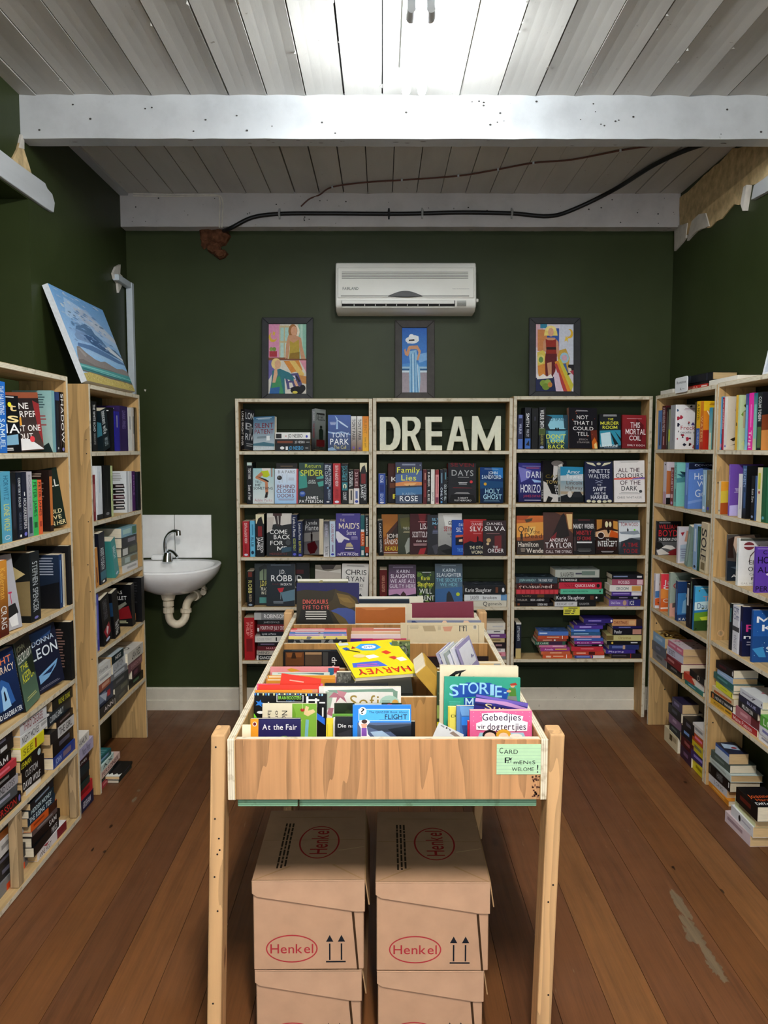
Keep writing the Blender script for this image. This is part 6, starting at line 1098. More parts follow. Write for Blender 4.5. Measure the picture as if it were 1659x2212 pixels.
row('LN', 2, [
 ('S', -6, 14, 1214, 'b83020', 'T .1 .2 .5 .8 f0c060 Kellerman;T .6 .2 .9 .8 f0f0f0 CRAIG', {'sbg': 'e0a040>5a1418', 'bbg': '7a1c18'}),
 ('A', 17, 36, 1206, 'b8b8be', 'T .3 .2 .5 .44 c03a60 Z;T .5 .5 .7 .66 c03a60 T;p 2a2a2c 0 .7 .8 .66 .9 .8 0 .9;p e8e8e8 .3 .84 .8 .8 .8 .96 .4 .96', None, {'a': -12, 't': .02, 'w': .09}),
 ('S', 62, 84, 1195, '20282c', 'T .14 .25 .48 .75 c8d0d4 STEPHEN;T .52 .25 .86 .75 c8d0d4 SPENCER;e .95 .5 .02 .2 88c', {'hb': True, 'bbg': '1c1f1e', 'bk': 'p c8b88a .2 .2 .5 .14 .9 .3 .6 .42 .3 .36;p 8a7a58 .3 .44 1 .4 1 .9 .6 .9 .5 .6'}),
 ('S', 126, 133, 1199, '2a4a7a', 'r .1 .4 .9 .6 8ab0d8', {'bbg': '2a3a54>1c2430', 'bk': 'b .05 .4 7 a8b0c0;r .2 .9 .7 .94 eee;p 1a1c22 .4 .6 1 .5 1 1 .2 1', 'w': .15}), ('S', 134, 137, 1197, 'dcd6c8', None), ('S', 138, 140.5, 1196, 'c0b090', None),
 ('S', 154, 160, 1177, '1b1a1c', None, {'bk': 'b .1 .16 2 4a4848;b .3 .6 5 4a4848;p 4a4a44 .2 .78 .6 .7 .8 .9 .2 .98', 'w': .165, 'sb': .0}),
])
row('LN', 3, [
 ('A', -60, -6, 1418, '1b3040', 'T .1 .6 .8 .7 eee SIDE', None, {'a': -10, 't': .03, 'st': (.8, .8, .012, 'e8e838')}),
 ('A', 2, 50, 1428, '223a6a>1c2a48', 'T .1 .1 .9 .2 e88a5a NIGHT;T .0 .23 .94 .33 f0d8c0 CONSPIRACY;p 3a6aa8 .3 .5 .5 .4 .7 .5 .8 .8 .3 .86;p a8d0f0 .44 .56 .52 .5 .6 .56 .66 .84 .4 .86;p 16203a .5 .6 .54 .58 .56 .72 .5 .74;T .04 .9 .96 .97 f0f4f8 DAVID LEADBEATER', None, {'a': -14, 't': .025, 'roll': -3}),
 ('A', 51, 92, 1392, '3a4a3c>6a8a74', 'r 0 0 1 .22 26281f;T .06 .08 .6 .16 8a8a70 JOHN;T .04 .2 .96 .32 f0f0e8 LESCROART;T .1 .36 .6 .44 ece84a THE;T .14 .48 .9 .62 ece84a KEEPER;p 20301f .56 .34 1 .3 1 .6 .7 .56;b .84 .9 2 d8d890', 'T .06 .2 .5 .8 e0d84a THE KEEPER;T .56 .2 .9 .8 dcdcd4 LESCROART', {'a': 6, 't': .034, 'sbg': '1c201e', 'roll': -3, 'sb': .006}),
 ('A', 95, 138, 1373, '20263e', 'p 3a5a8a .1 .02 .9 .04 .8 .16 .2 .2;T .16 .16 .9 .24 c8d8e8 DONNA;T .08 .3 .96 .46 e8f0f6 LEON;p 8ab8e0 .2 .72 .9 .6 .8 .7 .5 .82 .2 .86;p 2a3a60 .3 .74 .8 .66 .6 .76;b .92 .96 2 889', None, {'a': -12, 't': .028, 'roll': -4}),
 ('S', 158, 165, 1340, '161617', None, {'bk': 'b .12 .8 14 8a6f68', 'w': .165, 'sb': .0}),
])
row('LN', 4, [
 ('K', 8, 1592, [(-60, 32, '232226', 'r .2 .3 .8 .6 889', 1.1), (-60, 43, '26201e', 'r .6 .2 .8 .6 ddd', 1.2), (-60, 32, '181719', 'T .5 .2 .9 .8 eee PAM', 1.1), (-60, 42, 'c84a54', 'r .2 .3 .8 .6 e89', .9), (-60, 38, '1a1a1c', 'r .4 .3 .8 .6 888', 1), (-60, 46, 'b0aeb4', 'T .1 .2 .9 .8 444 HORSE AND LOSS', 1.1), (-60, 41, '5a6064', 'r .2 .3 .8 .6 aab', 1.2), (-60, 56, '17171a', 'T .3 .2 .86 .8 c03030 PERSSON;e .95 .5 .03 .3 77c', 1.3)]),
 ('K', 70, 1546, [(45, 101, 'd8d8da', 'T .12 .2 .84 .8 8a3038 THIRD DEGREE', 1.2, {'fbg': 'c0c8d0'}), (42, 108, 'e8e8e8', 'T .06 .2 .62 .8 26262a NIGHT MOVES;r .7 .3 .9 .6 bbb', 1.1), (42, 95, 'e8e038', 'T .1 .25 .5 .75 8a8420 SEE;r .6 .1 .66 .9 a03020', 1.2), (40, 86, '1b1c1c', 'T .04 .25 .5 .75 e8e040 LEHMAN;e .9 .5 .08 .3 cdd', 1.1), (44, 92, '1d1d1e', 'T .16 .2 .7 .8 c8c8c8 CUSTOM', 1.1), (46, 92, '1a1a1b', 'T .04 .2 .8 .8 f0f0f0 DAVID WOLF', 1.1), (50, 84, 'e4e2dc', None, .5)]),
 ('K', 130, 1506, [(122, 164, '222018', 'T .3 .25 .86 .75 d8d440 RICHIE TANK', 1.1, {'fbg': '1e1c1e', 'fr': 'T .3 .2 .7 .36 d8d440 ST;p b8d0e8 .2 .5 .8 .46 .9 .8 .3 .9'}), (118, 174, '1b2f3a', 'T .1 .25 .66 .75 e0e8ec CURING EMILY', 1.25), (120, 160, '2a1f1c', 'r .2 .3 .8 .6 877', .7), (118, 170, '2a2a2c', 'r .3 0 1 1 d0d0d0;T .36 .2 .9 .8 222 THE GIRL', 1.2), (112, 160, '17181a', 'r .3 .3 .8 .6 667', 1.6), (114, 162, '2a4a9a', 'T .1 .25 .36 .75 b8c8f0 JOHN;r .44 .2 .8 .7 8a7a8a', 1.2)]),
])
row('LN', 5, [
 ('K', 20, 1782, [(-30, 38, '5a5048', 'T .2 .2 .9 .8 9a9084 ZERO', 1.3, {'fbg': '4a4038', 'sb': .034}), (-30, 40, 'd88a4a', 'r .7 .2 .9 .8 222', 1, {'sb': .034}), (-30, 56, 'd8d8d8', 'r .3 .3 .7 .6 999;e .92 .5 .05 .3 5a2020', 2, {'sb': .034}), (-30, 46, '232326', 'r .3 .3 .8 .6 667', 1.4, {'sb': .034}), (-30, 58, '2a2a30', 'r .3 .3 .8 .6 778', 1.8, {'sb': .034}), (-30, 68, '8a8a8c', 'r .3 .5 .9 1 e86030;r .9 .2 .98 .6 556', 1.8, {'sb': .034})]),
 ('K', 85, 1702, [(66, 118, '3a3834', 'r .2 .3 .9 .6 666', 1), (64, 118, '232a30', 'r .2 .3 .8 .6 89a', 1), (62, 116, '1e3844', 'T .1 .2 .9 .8 d0e4ea HIDDEN MONEY', 1.1), (62, 118, '1e4054', 'T .06 .2 .86 .8 d8eaf0 THE RISING TIDE', 1.3), (68, 122, 'd86a2c', 'r .66 0 1 1 4a2a1c;r .1 .3 .5 .6 a84a1c', 1.2), (70, 122, '6a5a58', 'r .2 .3 .8 .6 999', .8), (66, 128, '19191b', 'T .6 .2 .86 .8 eee SAM', 1.4), (68, 128, '17181a', 'T .7 .2 .92 .8 ddd PIRICE', 1.4), (78, 142, 'e4e0e0', 'T .06 .4 .46 .9 4a2a2c ANNE HOLT;r .66 0 1 1 8a2a38;p a82a40 .2 .1 .4 .2 .3 .4', 1.5)]),
])
# loose stack on the floor in the gap between the two left bookcases
U = UNITS['GAP'] = Unit(); U.kind, U.plane, U.depth, U.short, U.z, U.F = 'L', XL, .16, 'gap beside left-edge bookcase', [], None; U.x0, U.x1 = 3.165-TH, 3.385+TH
row('GAP', 5, [('K', 170, 1602, [(158, 187, 'e8e6e0', 'T .1 .2 .8 .8 555 HAMLIN', 1.3, {'free': 1}), (156, 194, 'b8b4d0', 'T .3 .2 .8 .8 4a4a6a Nora Peter', 1.6, {'free': 1}), (160, 180, '3a2428', 'T .2 .3 .8 .6 ddd LIVES', 1), (160, 184, '22343a', None, 1.2), (160, 178, '17191a', None, .9), (160, 174, '1f3a38', None, .9), (160, 192, 'c02c38', 'r .2 .3 .8 .6 8a1c24', 1.6, {'free': 1}), (161, 195, '232c50', 'T .3 .25 .8 .75 e0e4f0 GRISHAM', 1.7, {'free': 1})])])
row('RC', 0, [
 ('S', 1422, 1430, 886, '5a8ac0', 'r .3 .3 .9 .6 234'), ('S', 1431, 1439, 876, '5a1c22', 'T .04 .2 .6 .8 f0e0e0 A WISH ACROSS THE SEA;r .7 .3 .9 .6 c99'), ('S', 1440, 1444, 880, '2a2a28', 'r .1 .3 .9 .6 887'), ('S', 1445, 1449, 884, '9aa48a', 'r .5 .1 .8 .9 c8d848'),
 ('S', 1449.5, 1460, 874, 'efedef', 'r .3 .4 .8 .5 888', {'fr': 'n 34 .07 2a2c44 b83a50 26262c 4a6a8a d06a6a 5a4a8a;r .14 .06 .9 .16 f0eef0;r .14 .46 .96 .66 f0eef0;b .08 .14 2 b8a8b0 .3 .9;t .2 .47 .98 .56 b83a48 Freckles;t .2 .59 .98 .64 4a3a4a cecelia ahern', 'sbg': 'a8aaae', 'bbg': 'eeecee', 'w': .14}),
 ('S', 1502, 1506, 868, '4a4030', None), ('S', 1506, 1513.5, 866, 'ecc020', 'T .06 .2 .4 .8 222 A NOVEL;r .56 0 1 1 2a5ab0;T .6 .25 .9 .75 cde LORI NELSON', {'hb': False}), ('S', 1514, 1521, 866, 'e08a2c', 'T .3 .2 .84 .8 f0c890 WATERS', {'fr': 'r 0 0 1 .2 ecc42c;p e0902c 0 .2 1 .16 1 .6 0 .64;p b83424 0 .6 1 .56 1 1 0 1;b .04 .1 2 a86a1c;T .1 .2 .5 .32 f4ead0 W;e .3 .56 .1 .03 8a2418;e .36 .72 .1 .03 7a2018', 'sbg': 'e89830>c03020', 'w': .14}),
 ('S', 1533, 1539, 880, '4aa8b0', 'r .6 .2 .9 .8 e8e0c8', {'sbg': '3a9ab8>c8e0c0'}), ('S', 1540, 1544, 880, '7a6a50', None),
])
row('RC', 1, [
 ('S', 1434, 1441, 998, 'd8d0d8', 'e .06 .5 .02 .2 445;r .7 .1 1 .9 c8a0b0', {'fr': 'p c07848 0 .2 .8 .26 .8 .7 0 .76;p 3a2a20 .2 .5 .7 .5 .7 .6 .2 .6;r 0 .84 1 1 222', 'bbg': 'd8ccc8'}), ('S', 1449.5, 1456, 1010, '8a242c', 'T .06 .2 .6 .8 f0d8d8 ELIZABETH;r .7 .2 .8 .8 e0c0c0;e .93 .5 .04 .3 c8b0d8'),
 ('S', 1457, 1463, 999, '8accc4', 'T .06 .2 .4 .8 3a7a78 SECRET;r .6 .2 .9 .6 4a8a88', {'fr': 'p 2a4a5a .1 .2 .5 .24 .9 .2 .9 .3 .3 .34;p 5a98a0 0 .36 .5 .3 1 .4 1 .5 .4 .44 0 .46;p 34687a 0 .26 .4 .28 .2 .34;t .3 .56 .98 .68 1c2a30 Mother;t .4 .72 .98 .84 1c2a30 Of;t .4 .9 .9 .95 3a6a68 A W', 'bbg': '8accc0'}),
 ('S', 1481, 1488.5, 1000, '6a90d4', 'r .1 .3 .7 .6 98b8e8', {'fr': 'r 0 0 1 .14 1c2440;t .2 .03 .96 .07 c8d4f0 CONOR B;p 6a8ad4 0 .16 .6 .1 1 .2 1 .24 .6 .14 0 .2;t .2 .22 .8 .36 e8eefa Horo;t .3 .4 .8 .52 e8eefa Win;t .24 .58 .92 .74 e8eefa Good;p 8aa8e0 0 .84 1 .72 1 .76 0 .9;p 1c2440 .7 .96 .8 .92 1 .96 1 1 .7 1', 'bbg': '5470b8', 'w': .15}),
 ('S', 1519, 1526, 1015, 'a4c4dc', 'r .1 .3 .6 .6 d8e8f4;e .9 .5 .04 .3 eef'), ('S', 1527, 1536, 1016, '7a745c', 'r .1 .3 .7 .6 a09878;e .9 .5 .04 .3 4a50c0'),
])
row('RC', 2, [
 ('S', 1417, 1419.5, 1126, '2a2a2c', None, {'fr': 'r .1 .04 .56 .055 ccc;T .08 .1 .86 .22 c8343c WILLIAM;T .08 .26 .86 .44 c8343c BOYD;T .08 .49 .86 .57 f4f4f4 THE DREAM LOVER;r 0 .6 1 1 6a6a6c;p e8e4e0 .2 .78 .4 .7 .66 .72 .8 .8 .6 .84 .4 .8;p 8a2a30 .5 .9 1 .74 1 1 .5 1;p d8d4d0 0 .86 .2 .8 .56 .96 .1 1;p 222 0 .6 .2 .62 .3 .74 .1 .84 0 .8', 'bbg': '3c3c3e', 'w': .13, 'sb': .004}),
 ('S', 1463, 1466.5, 1138, 'd8d4da', None, {'fr': 'p d0a08a .4 .1 .9 .2 .8 .44 .3 .4;p a83040 .1 .16 .3 .14 .2 .26;p b0c0d0 .1 .5 .9 .44 .9 .9 .1 .96;b .6 .9 5 8a90a8 .1 .7', 'bbg': 'dcd4d8', 'w': .1}),
 ('S', 1480, 1487, 1134, '8aa098', 'r .2 .3 .9 .7 a8b8b0', {'tilt': 14, 'fr': 'n 20 .1 7a948c 9ab0a4', 'w': .1}),
 ('S', 1499, 1507, 1133, '9ab8d8', 'r .1 .3 .6 .7 d8e4f0;e .93 .5 .03 .3 334'), ('S', 1507.5, 1512.5, 1138, '2a5a4a', 'r .1 .3 .9 .6 5a8a78'),
 ('S', 1513.5, 1527, 1131, 'd0c4a8', 'T .12 .1 .28 .9 1c1c22 S;T .3 .1 .5 .9 1c1c30 O;T .53 .1 .62 .9 1c1c22 L;T .65 .1 .76 .9 1c1c22 E;r .8 .2 .95 .8 8a7a5a', {'tilt': 3}),
])
row('RC', 3, [
 ('S', 1411, 1415, 1239, 'e0dce4', 'r .2 .3 .7 .6 99a', {'fr': 'r 0 0 1 1 e4e4ea;e .4 .3 .2 .1 1c1c22;p 5a8ac0 0 .5 1 .46 1 .66 0 .7;p e0703a 0 .72 .6 .66 1 .8 1 .92 0 .92;p 222 .1 .84 .5 .8 .5 .9', 'w': .1}),
 ('S', 1425.5, 1429, 1240, 'e89070', 'r .2 .3 .8 .7 f4d0b8', {'fr': 'r 0 .5 1 1 e0783c;p e84a5a 0 0 1 0 1 .4 0 .5;p f0a050 0 .4 1 .3 1 .6 0 .66;T .1 .16 .96 .28 f6e8e8 Jack;T .1 .32 .96 .42 f6f0f0 Co;T .1 .66 .96 .76 f4e0d0 Conf;p f0e0d8 0 .9 1 .86 1 .92 0 .94', 'w': .12}),
 ('S', 1445, 1448.5, 1237, 'a8b4a8', 'r .2 .3 .8 .7 c8d0c4', {'fr': 'p 8a9c90 .2 .1 1 0 1 .3 .3 .2;t .12 .24 .5 .36 b83040 Ca;t .5 .18 .96 .26 b83040 To;p d8a898 0 .7 1 .6 1 1 0 1;p 6a6460 .1 .7 .5 .62 .5 .76 .1 .8', 'bbg': 'c0bcb0', 'w': .14}),
 ('S', 1460, 1465, 1256, '2a4a7a', 'r .2 .3 .8 .7 6a90c0', {'fr': 'p 4a8ac0 0 .3 1 .26 1 .8 0 .84;p 8ab8d8 .2 .5 .3 .44 .36 .8 .16 .8;T .4 .2 .9 .27 f0f4f8 LAST;T .3 .32 .9 .4 f0f4f8 LETTER;t .6 .44 .9 .5 c8d8e8 FROM;T .34 .54 .96 .62 8ac8e8 PARIS;T .06 .92 .6 .98 f4f6f8 KATE F', 'w': .14}),
 ('S', 1484, 1490, 1262, '1e2228', 'r .1 .2 .5 .8 e0e0e0'), ('S', 1490.5, 1496, 1250, '17181c', 'r .06 .2 .4 .4 8a8;r .5 .3 .9 .6 666'),
 ('S', 1497.5, 1501, 1266, '3a8ac0', None, {'tilt': 2, 'fr': 'p 5ab8e4 0 0 1 0 1 .5 0 .5;b .04 .08 1 d8f0f8;p d8f0f4 0 .36 1 .3 1 .5 0 .54;t .3 .22 .92 .32 d8a0a0 The;t .1 .38 .98 .5 3a6a9a Daughter;p 7aa83a 0 .6 .5 .56 1 .62 1 .76 0 .8;p d8e850 .2 .7 .8 .64 .9 .74 .3 .78;p 3a5a2c 0 .78 1 .74 1 1 0 1;n 10 .05 26301c 7a8a4a', 'w': .13}),
])
row('RC', 4, [
 ('K', 1432, 1378, [(1409, 1436, '8ab4d8', 'r .2 .3 .8 .6 b8d4ec', 1.1, {'fbg': 'c8a860', 'fr': 'n 60 .11 e8d090 6a4a20 f0e0b0 8a6a3a 4a2c18', 'free': 0}), (1404, 1436, '6a7078', 'r .3 .3 .6 .6 8a90a0', 1), (1404, 1436, '8a8c90', 'r .3 .3 .7 .6 666', 1)]),
 ('K', 1470, 1400, [(1443, 1476, 'd88098', 'r .1 .3 .5 .6 f0c0d0;r .6 .3 .9 .6 f0c0d0', 1, {'fbg': 'dcd0d4', 'fr': 'r .1 .1 .9 .24 e8a8b8;n 12 .05 222 444'}), (1441, 1475, 'd4d4e4', 'T .1 .2 .5 .8 4a4a5a SECRETS', 1.2), (1435, 1474, '8a2a30', 'r .2 .3 .6 .6 c88', 1.2), (1440, 1473, '24262a', 'r .3 .3 .7 .6 777', 1.1)]),
 ('K', 1505, 1456, [(1488, 1522, '17171a', 'o .6 .5 .08 .4 .02 d8c8b8', 1.3, {'fbg': '26221f'}), (1477, 1519, 'c84830', 'r .55 0 1 1 e8e0da;p f0d8c0 .4 .2 .6 0 .6 1', 1.4), (1480, 1519, '2a7a74', 'r .2 .3 .6 .6 8ac', .8)]),
])
row('RC', 5, [
 ('K', 1460, 1512, [(1452, 1474, '4a4064', 'r .2 .3 .7 .6 8a80a8', 1.2, {'fbg': '3a3450', 'free': 1}), (1444, 1472, '1e2026', 'r .3 .3 .7 .6 556', 1.3, {'free': 1}), (1446, 1472, '8a7088', 'r .3 .3 .6 .6 b8a0b4', 1.2, {'free': 1}), (1446, 1472, '3a4244', 'r .2 .3 .7 .6 6a7a78', 1.1, {'free': 1}), (1436, 1467, 'dcd0b0', 'r .4 .2 .6 .6 6a5a3a;r .62 .2 .9 .5 b8a888', 2, {'free': 1})]),
 ('K', 1490, 1560, [(1475, 1500, '1b1d22', 'r .3 .3 .7 .6 667', 1.2, {'free': 1}), (1472, 1500, '1e2430', 'r .2 .3 .6 .6 8ad', 1.1, {'free': 1}), (1470, 1500, '5a1c22', 'r .3 .3 .7 .6 a66', 1.2, {'free': 1}), (1469, 1496, '4a3048', 'r .3 .3 .7 .6 8a6a88', 1.4, {'free': 1})]),
 ('K', 1508, 1570, [(1502, 1530, 'e0dcd8', 'r .2 .3 .8 .6 999', 1, {'free': 1}), (1502, 1530, 'c8602c', 'r .2 .3 .8 .6 e8a', .9, {'free': 1}), (1501, 1530, 'd8c832', 'r .2 .3 .8 .6 886', 1.1, {'free': 1}), (1500, 1530, '4a3a70', 'r .2 .3 .8 .6 98c', 1, {'free': 1}), (1498, 1526, 'e0d030', 'r .3 .3 .8 .6 a90', 1.1, {'free': 1})]),
])
row('RN', 0, [
 ('S', 1556, 1560.6, 857, '5ab0e4', 'r .2 .3 .7 .6 8accf0;e .92 .5 .04 .3 d898c8'), ('S', 1561.4, 1565.6, 858, 'c03a58', 'T .04 .2 .6 .8 f4dce0 NEW BEGINNINGS'),
 ('S', 1566.4, 1573, 856, 'f0ece6', 'r .3 .4 .6 .5 ccc;e .93 .5 .02 .2 4a50c0', {'fr': 'r 0 0 1 1 d8d0c0;p 6a4a3c .6 .1 .9 .04 .8 .12 .6 .14;p 3a3028 .24 .24 .34 .3 .36 .36 .26 .3;p 3a3028 .3 .5 .5 .56 .56 .64 .4 .58;t .6 .2 .8 .27 8a8478 D;t .4 .37 .9 .45 7a7468 Ne;p 3a3028 .1 .8 .5 .7 .9 .72 .86 .74 .5 .74 .2 .84;p 3a3028 .1 .92 .6 .82 .96 .86 .6 .86', 'bbg': 'e0d8c8', 'w': .14}),
 ('S', 1591, 1595, 853, 'e0b84a', 'r .5 .3 .56 .7 222'), ('S', 1596, 1600, 853, 'c8d8b0', None, {'fr': 'n 30 .1 7aa03a a8c060 5a7a2c d8e0a0;r .1 .3 1 .6 c8b898;b .3 .6 4 6a5a4a;p 222 .2 .92 .8 .86 .8 .96'}), ('S', 1612, 1618, 850, '3a5aa0', 'r .2 .2 .9 .8 8ac0e0', {'sbg': '4a4a90>9ad0e0'}),
 ('S', 1619, 1628.5, 848, 'e83aa8', 'r .2 .3 .6 .6 f48ad0;T .66 .2 .96 .8 fff Trigi'), ('S', 1629.5, 1637, 848, '3a8a90', 'r .2 .2 .8 .8 8ac8c0', {'sbg': '2a7a8a>d0d8b0'}), ('S', 1638, 1648, 846, '232a2c', 'T .08 .2 .5 .8 f0f0f0 COLM TOIBIN;r .6 .1 .96 .9 5a7a4a', {'fr': 'r 0 0 1 .3 2a2a30;p 8a4a2c 0 .4 1 .3 1 .7 0 .7;p d89a5a 0 .66 1 .6 1 1 0 1;p 1c1c1e .3 .6 .44 .6 .44 .9 .3 .9', 'bbg': '3a2c2c'}),
 ('S', 1672, 1684, 840, '8a2a40', None), ('S', 1690, 1702, 840, '2a4a8a', None),
])
row('RN', 1, [
 ('S', 1553, 1558, 1040, 'e8dcc0', 'e .9 .5 .03 .3 888', {'fr': 'r 0 0 1 1 e8a838;p e0c850 0 .3 1 .2 1 .6 0 .66;t .4 .22 .7 .34 7a5a20 C;t .4 .42 .7 .5 7a5a20 E;p b8602c 0 .66 1 .6 1 1 0 1;e .8 .86 .1 .04 f0d080', 'w': .12}),
 ('S', 1575.5, 1579, 1003, '8a68c0', 'r .2 .3 .8 .6 b8a0e0', {'fr': 'r 0 0 1 1 7a58b0;T .4 .14 .94 .24 2a1c4a GA;T .3 .3 .98 .4 1c1438 FO;b .46 .56 4 e0d8f0 .1 .8;T .4 .62 .9 .74 f0e890 P;p c8c0f0 0 .8 1 .74 1 1 0 1;e .7 .72 .1 .04 f0d060', 'bbg': 'a888d8', 'w': .14}),
 ('S', 1596.5, 1604.5, 1024, 'e8e6e8', 'r .3 .4 .8 .5 99a'), ('S', 1605.5, 1614, 1006, '2a3a5a', 'T .06 .2 .4 .8 b8d0f0 ELIZABETH;r .5 .2 .8 .6 4a6a98', {'fr': 'r 0 0 1 1 1c1d20;T .3 .2 .9 .26 e8e8e8 Felix;b .3 .36 2 ddd', 'sbg': '4a6a98>16181c'}),
 ('S', 1624, 1631, 1028, '18191b', 'T .3 .2 .6 .8 e8e8e8 Luca Zara;e .92 .5 .03 .3 9ac'), ('S', 1632, 1636.5, 1028, '4a6a98', None), ('S', 1637.5, 1646, 1010, 'e8e0c0', 'r .1 .2 .4 .8 d0d050;e .46 .5 .03 .2 a33'), ('S', 1648, 1656, 1010, '2f6a4a', 'e .92 .5 .03 .3 6ab'), ('S', 1658, 1668, 1010, '3a7a5a', None),
])
row('RN', 2, [
 ('S', 1570, 1573, 1155, '6a6a68', None, {'fr': 'r 0 0 1 1 5a5450;p e0c8b4 .2 .04 .8 .0 1 .3 .9 .5 .6 .56 .3 .46 .16 .2;p 3a2a24 0 .1 .2 .04 .16 .3 .2 .5 0 .5;e .36 .22 .09 .025 3a3030;e .8 .2 .09 .025 3a3030;p b89a88 .52 .2 .58 .34 .48 .36;e .58 .44 .12 .025 a04848;p 2a3440 0 .56 .5 .6 1 .5 1 1 0 1;p 5a6a78 .1 .7 .6 .66 .9 .74 .4 .78;T .14 .86 .7 .92 f0f0f0 AMY', 'w': .14}),
 ('S', 1592, 1597, 1163, 'e8ecea', 'r .3 .3 .7 .6 bcc', {'fr': 'r 0 0 1 1 eef0f0;r .04 .0 1 .05 6a6e66;b .06 .08 1 99a;e .3 .16 .16 .085 8a4048;r .14 .145 .46 .175 eee;p 6a5a54 .3 .5 .34 .36 .6 .14 .62 .15 .36 .38 .32 .5;p 6a5a54 .86 .14 .9 .2 .96 .3 .94 .32;b .3 .36 2 99a .5 1;t .32 .46 .98 .55 3a3a3c Eleanor;t .3 .6 .98 .69 222 Oliphant;t .34 .73 .98 .78 666 Completely;t .4 .82 .84 .88 222 Fine;t .1 .93 .9 .97 aaa GAIL HONEYMAN', 'w': .14, 'sb': .004}),
 ('S', 1630, 1634, 1181, '6a4ab0', None, {'fr': 'r .04 .04 1 .05 d8d0f0;T .2 .08 1 .16 1c1438 COLLEEN;T .06 .22 1 .36 14102c HOOVER;T .06 .44 .5 .56 1c1438 ALL;e .7 .48 .24 .12 f0eef4;e .72 .5 .07 .045 e8a838;T .36 .64 1 .74 1c1438 YOUR;T .02 .86 1 .97 1c1438 PERFECTS;e .4 .6 .1 .03 e8e4f4;e .5 .76 .06 .05 e8e4f4', 'bbg': '8058c0', 'w': .14, 'sb': -.0}),
])
row('RN', 3, [
 ('S', 1577, 1582, 1304, '1c2428', 'r .1 .2 .4 .8 5a8a8a'), ('S', 1584, 1599, 1312, 'dfe0e6', 'T .04 .5 .3 .86 7a80a0 DO;T .04 .1 .3 .46 7a80a0 KE;r .44 0 .54 1 4a4c50;t .62 .3 .8 .7 99a the;t .82 .3 .92 .7 99a of', {'hb': True}),
 ('S', 1600, 1606, 1311, '1e2248', 'r .3 .3 .7 .6 4a50a0', {'fr': 'r 0 0 1 1 20264c;T .3 .18 .8 .3 d84a90 A;T .1 .36 .9 .5 d84a90 RA;T .04 .56 .96 .64 f0f0f4 mar;b .7 .8 2 aab .1 .9', 'w': .14, 'hb': False}),
 ('S', 1624, 1628, 1318, '2a5a98', None, {'fr': 'p 2f68b0 0 0 1 0 1 .5 0 .5;n 26 .012 e0f0fa a8d0f0;T .1 .12 .9 .24 f0f4fa MA;T .26 .28 .94 .4 f0f4fa KE;t .56 .46 .9 .53 d8e8f4 The;t .46 .56 1 .66 e8f0f8 Bright;t .4 .7 1 .8 e8f0f8 Star;e .7 .88 .08 .04 e07060;p 4a9ad0 0 .74 .3 .7 .4 .9 .2 .9', 'bbg': '2c62a8', 'w': .15}),
])
row('RN', 4, [
 ('K', 1580, 1447, [(1546, 1584, '1c1a1c', 'r .2 .3 .6 .6 5a2028;e .95 .5 .03 .3 ccc', 1.6, {'fbg': '1e181a'}), (1547, 1584, 'a8c4e4', 'r .2 .4 .9 .6 c8d8f0', 1.1), (1540, 1586, '34706e', 'r .2 .3 .7 .6 6aa09c', 1.2), (1544, 1586, '8aa098', 'r .2 .2 .9 .8 4a7a74', .5), (1546, 1584, 'e0e040', 'r .3 .4 .7 .5 aa3;r .94 .2 .97 .8 222', 1.2), (1535, 1580, 'd8c8a8', 'r .1 .5 .9 .9 c06a3a', 1.3), (1533, 1579, '1a191b', 'r .06 .1 .14 .9 b8763a;T .2 .25 .6 .75 d0d0d0 HENRY;T .64 .25 .9 .75 ddd MANN;e .94 .5 .03 .3 fff', 1.2), (1531, 1578, 'e0b440', 'T .14 .25 .6 .75 8a6a1c MAGICIAN;r .66 .3 .9 .6 8a6a1c', 1.2)]),
 ('K', 1635, 1510, [(1598, 1648, 'd8dce4', 'r .1 .4 .5 .6 aab;T .5 .3 .7 .7 445 7;e .95 .5 .02 .2 334', 1.2, {'fbg': 'dde0e2', 'fr': 'p c04050 .4 .4 .5 .36 .6 .5'}), (1592, 1644, '26284c', 'T .4 .3 .8 .7 c8ccf0 BLUE', 1.2), (1592, 1638, '1a1a1c', 'T .2 .2 .76 .8 f2f2f2 MILLION SUN', 1.2), (1590, 1641, 'b87a84', 'r .2 .3 .5 .6 d8a8b0;r .64 0 .96 1 7a3a40', 1.7), (1582, 1636, 'b83038', 'T .06 .2 .8 .8 f0e0e0 Maine Passion', 1.2, {'fbg': 'd8dade', 'fr': 'p 3a3a40 .1 .2 .3 .1 .4 .4'})]),
 ('K', 1670, 1562, [(1642, 1720, '6ab050', 'T .1 .2 .6 .8 eef4e8 LOVE', 1.4), (1634, 1720, 'e4e6f0', 'r .1 .3 .7 .6 8a8ac0', 1.2), (1632, 1720, 'f0f0f4', 'r .1 .3 .7 .6 aab', .9)]),
])
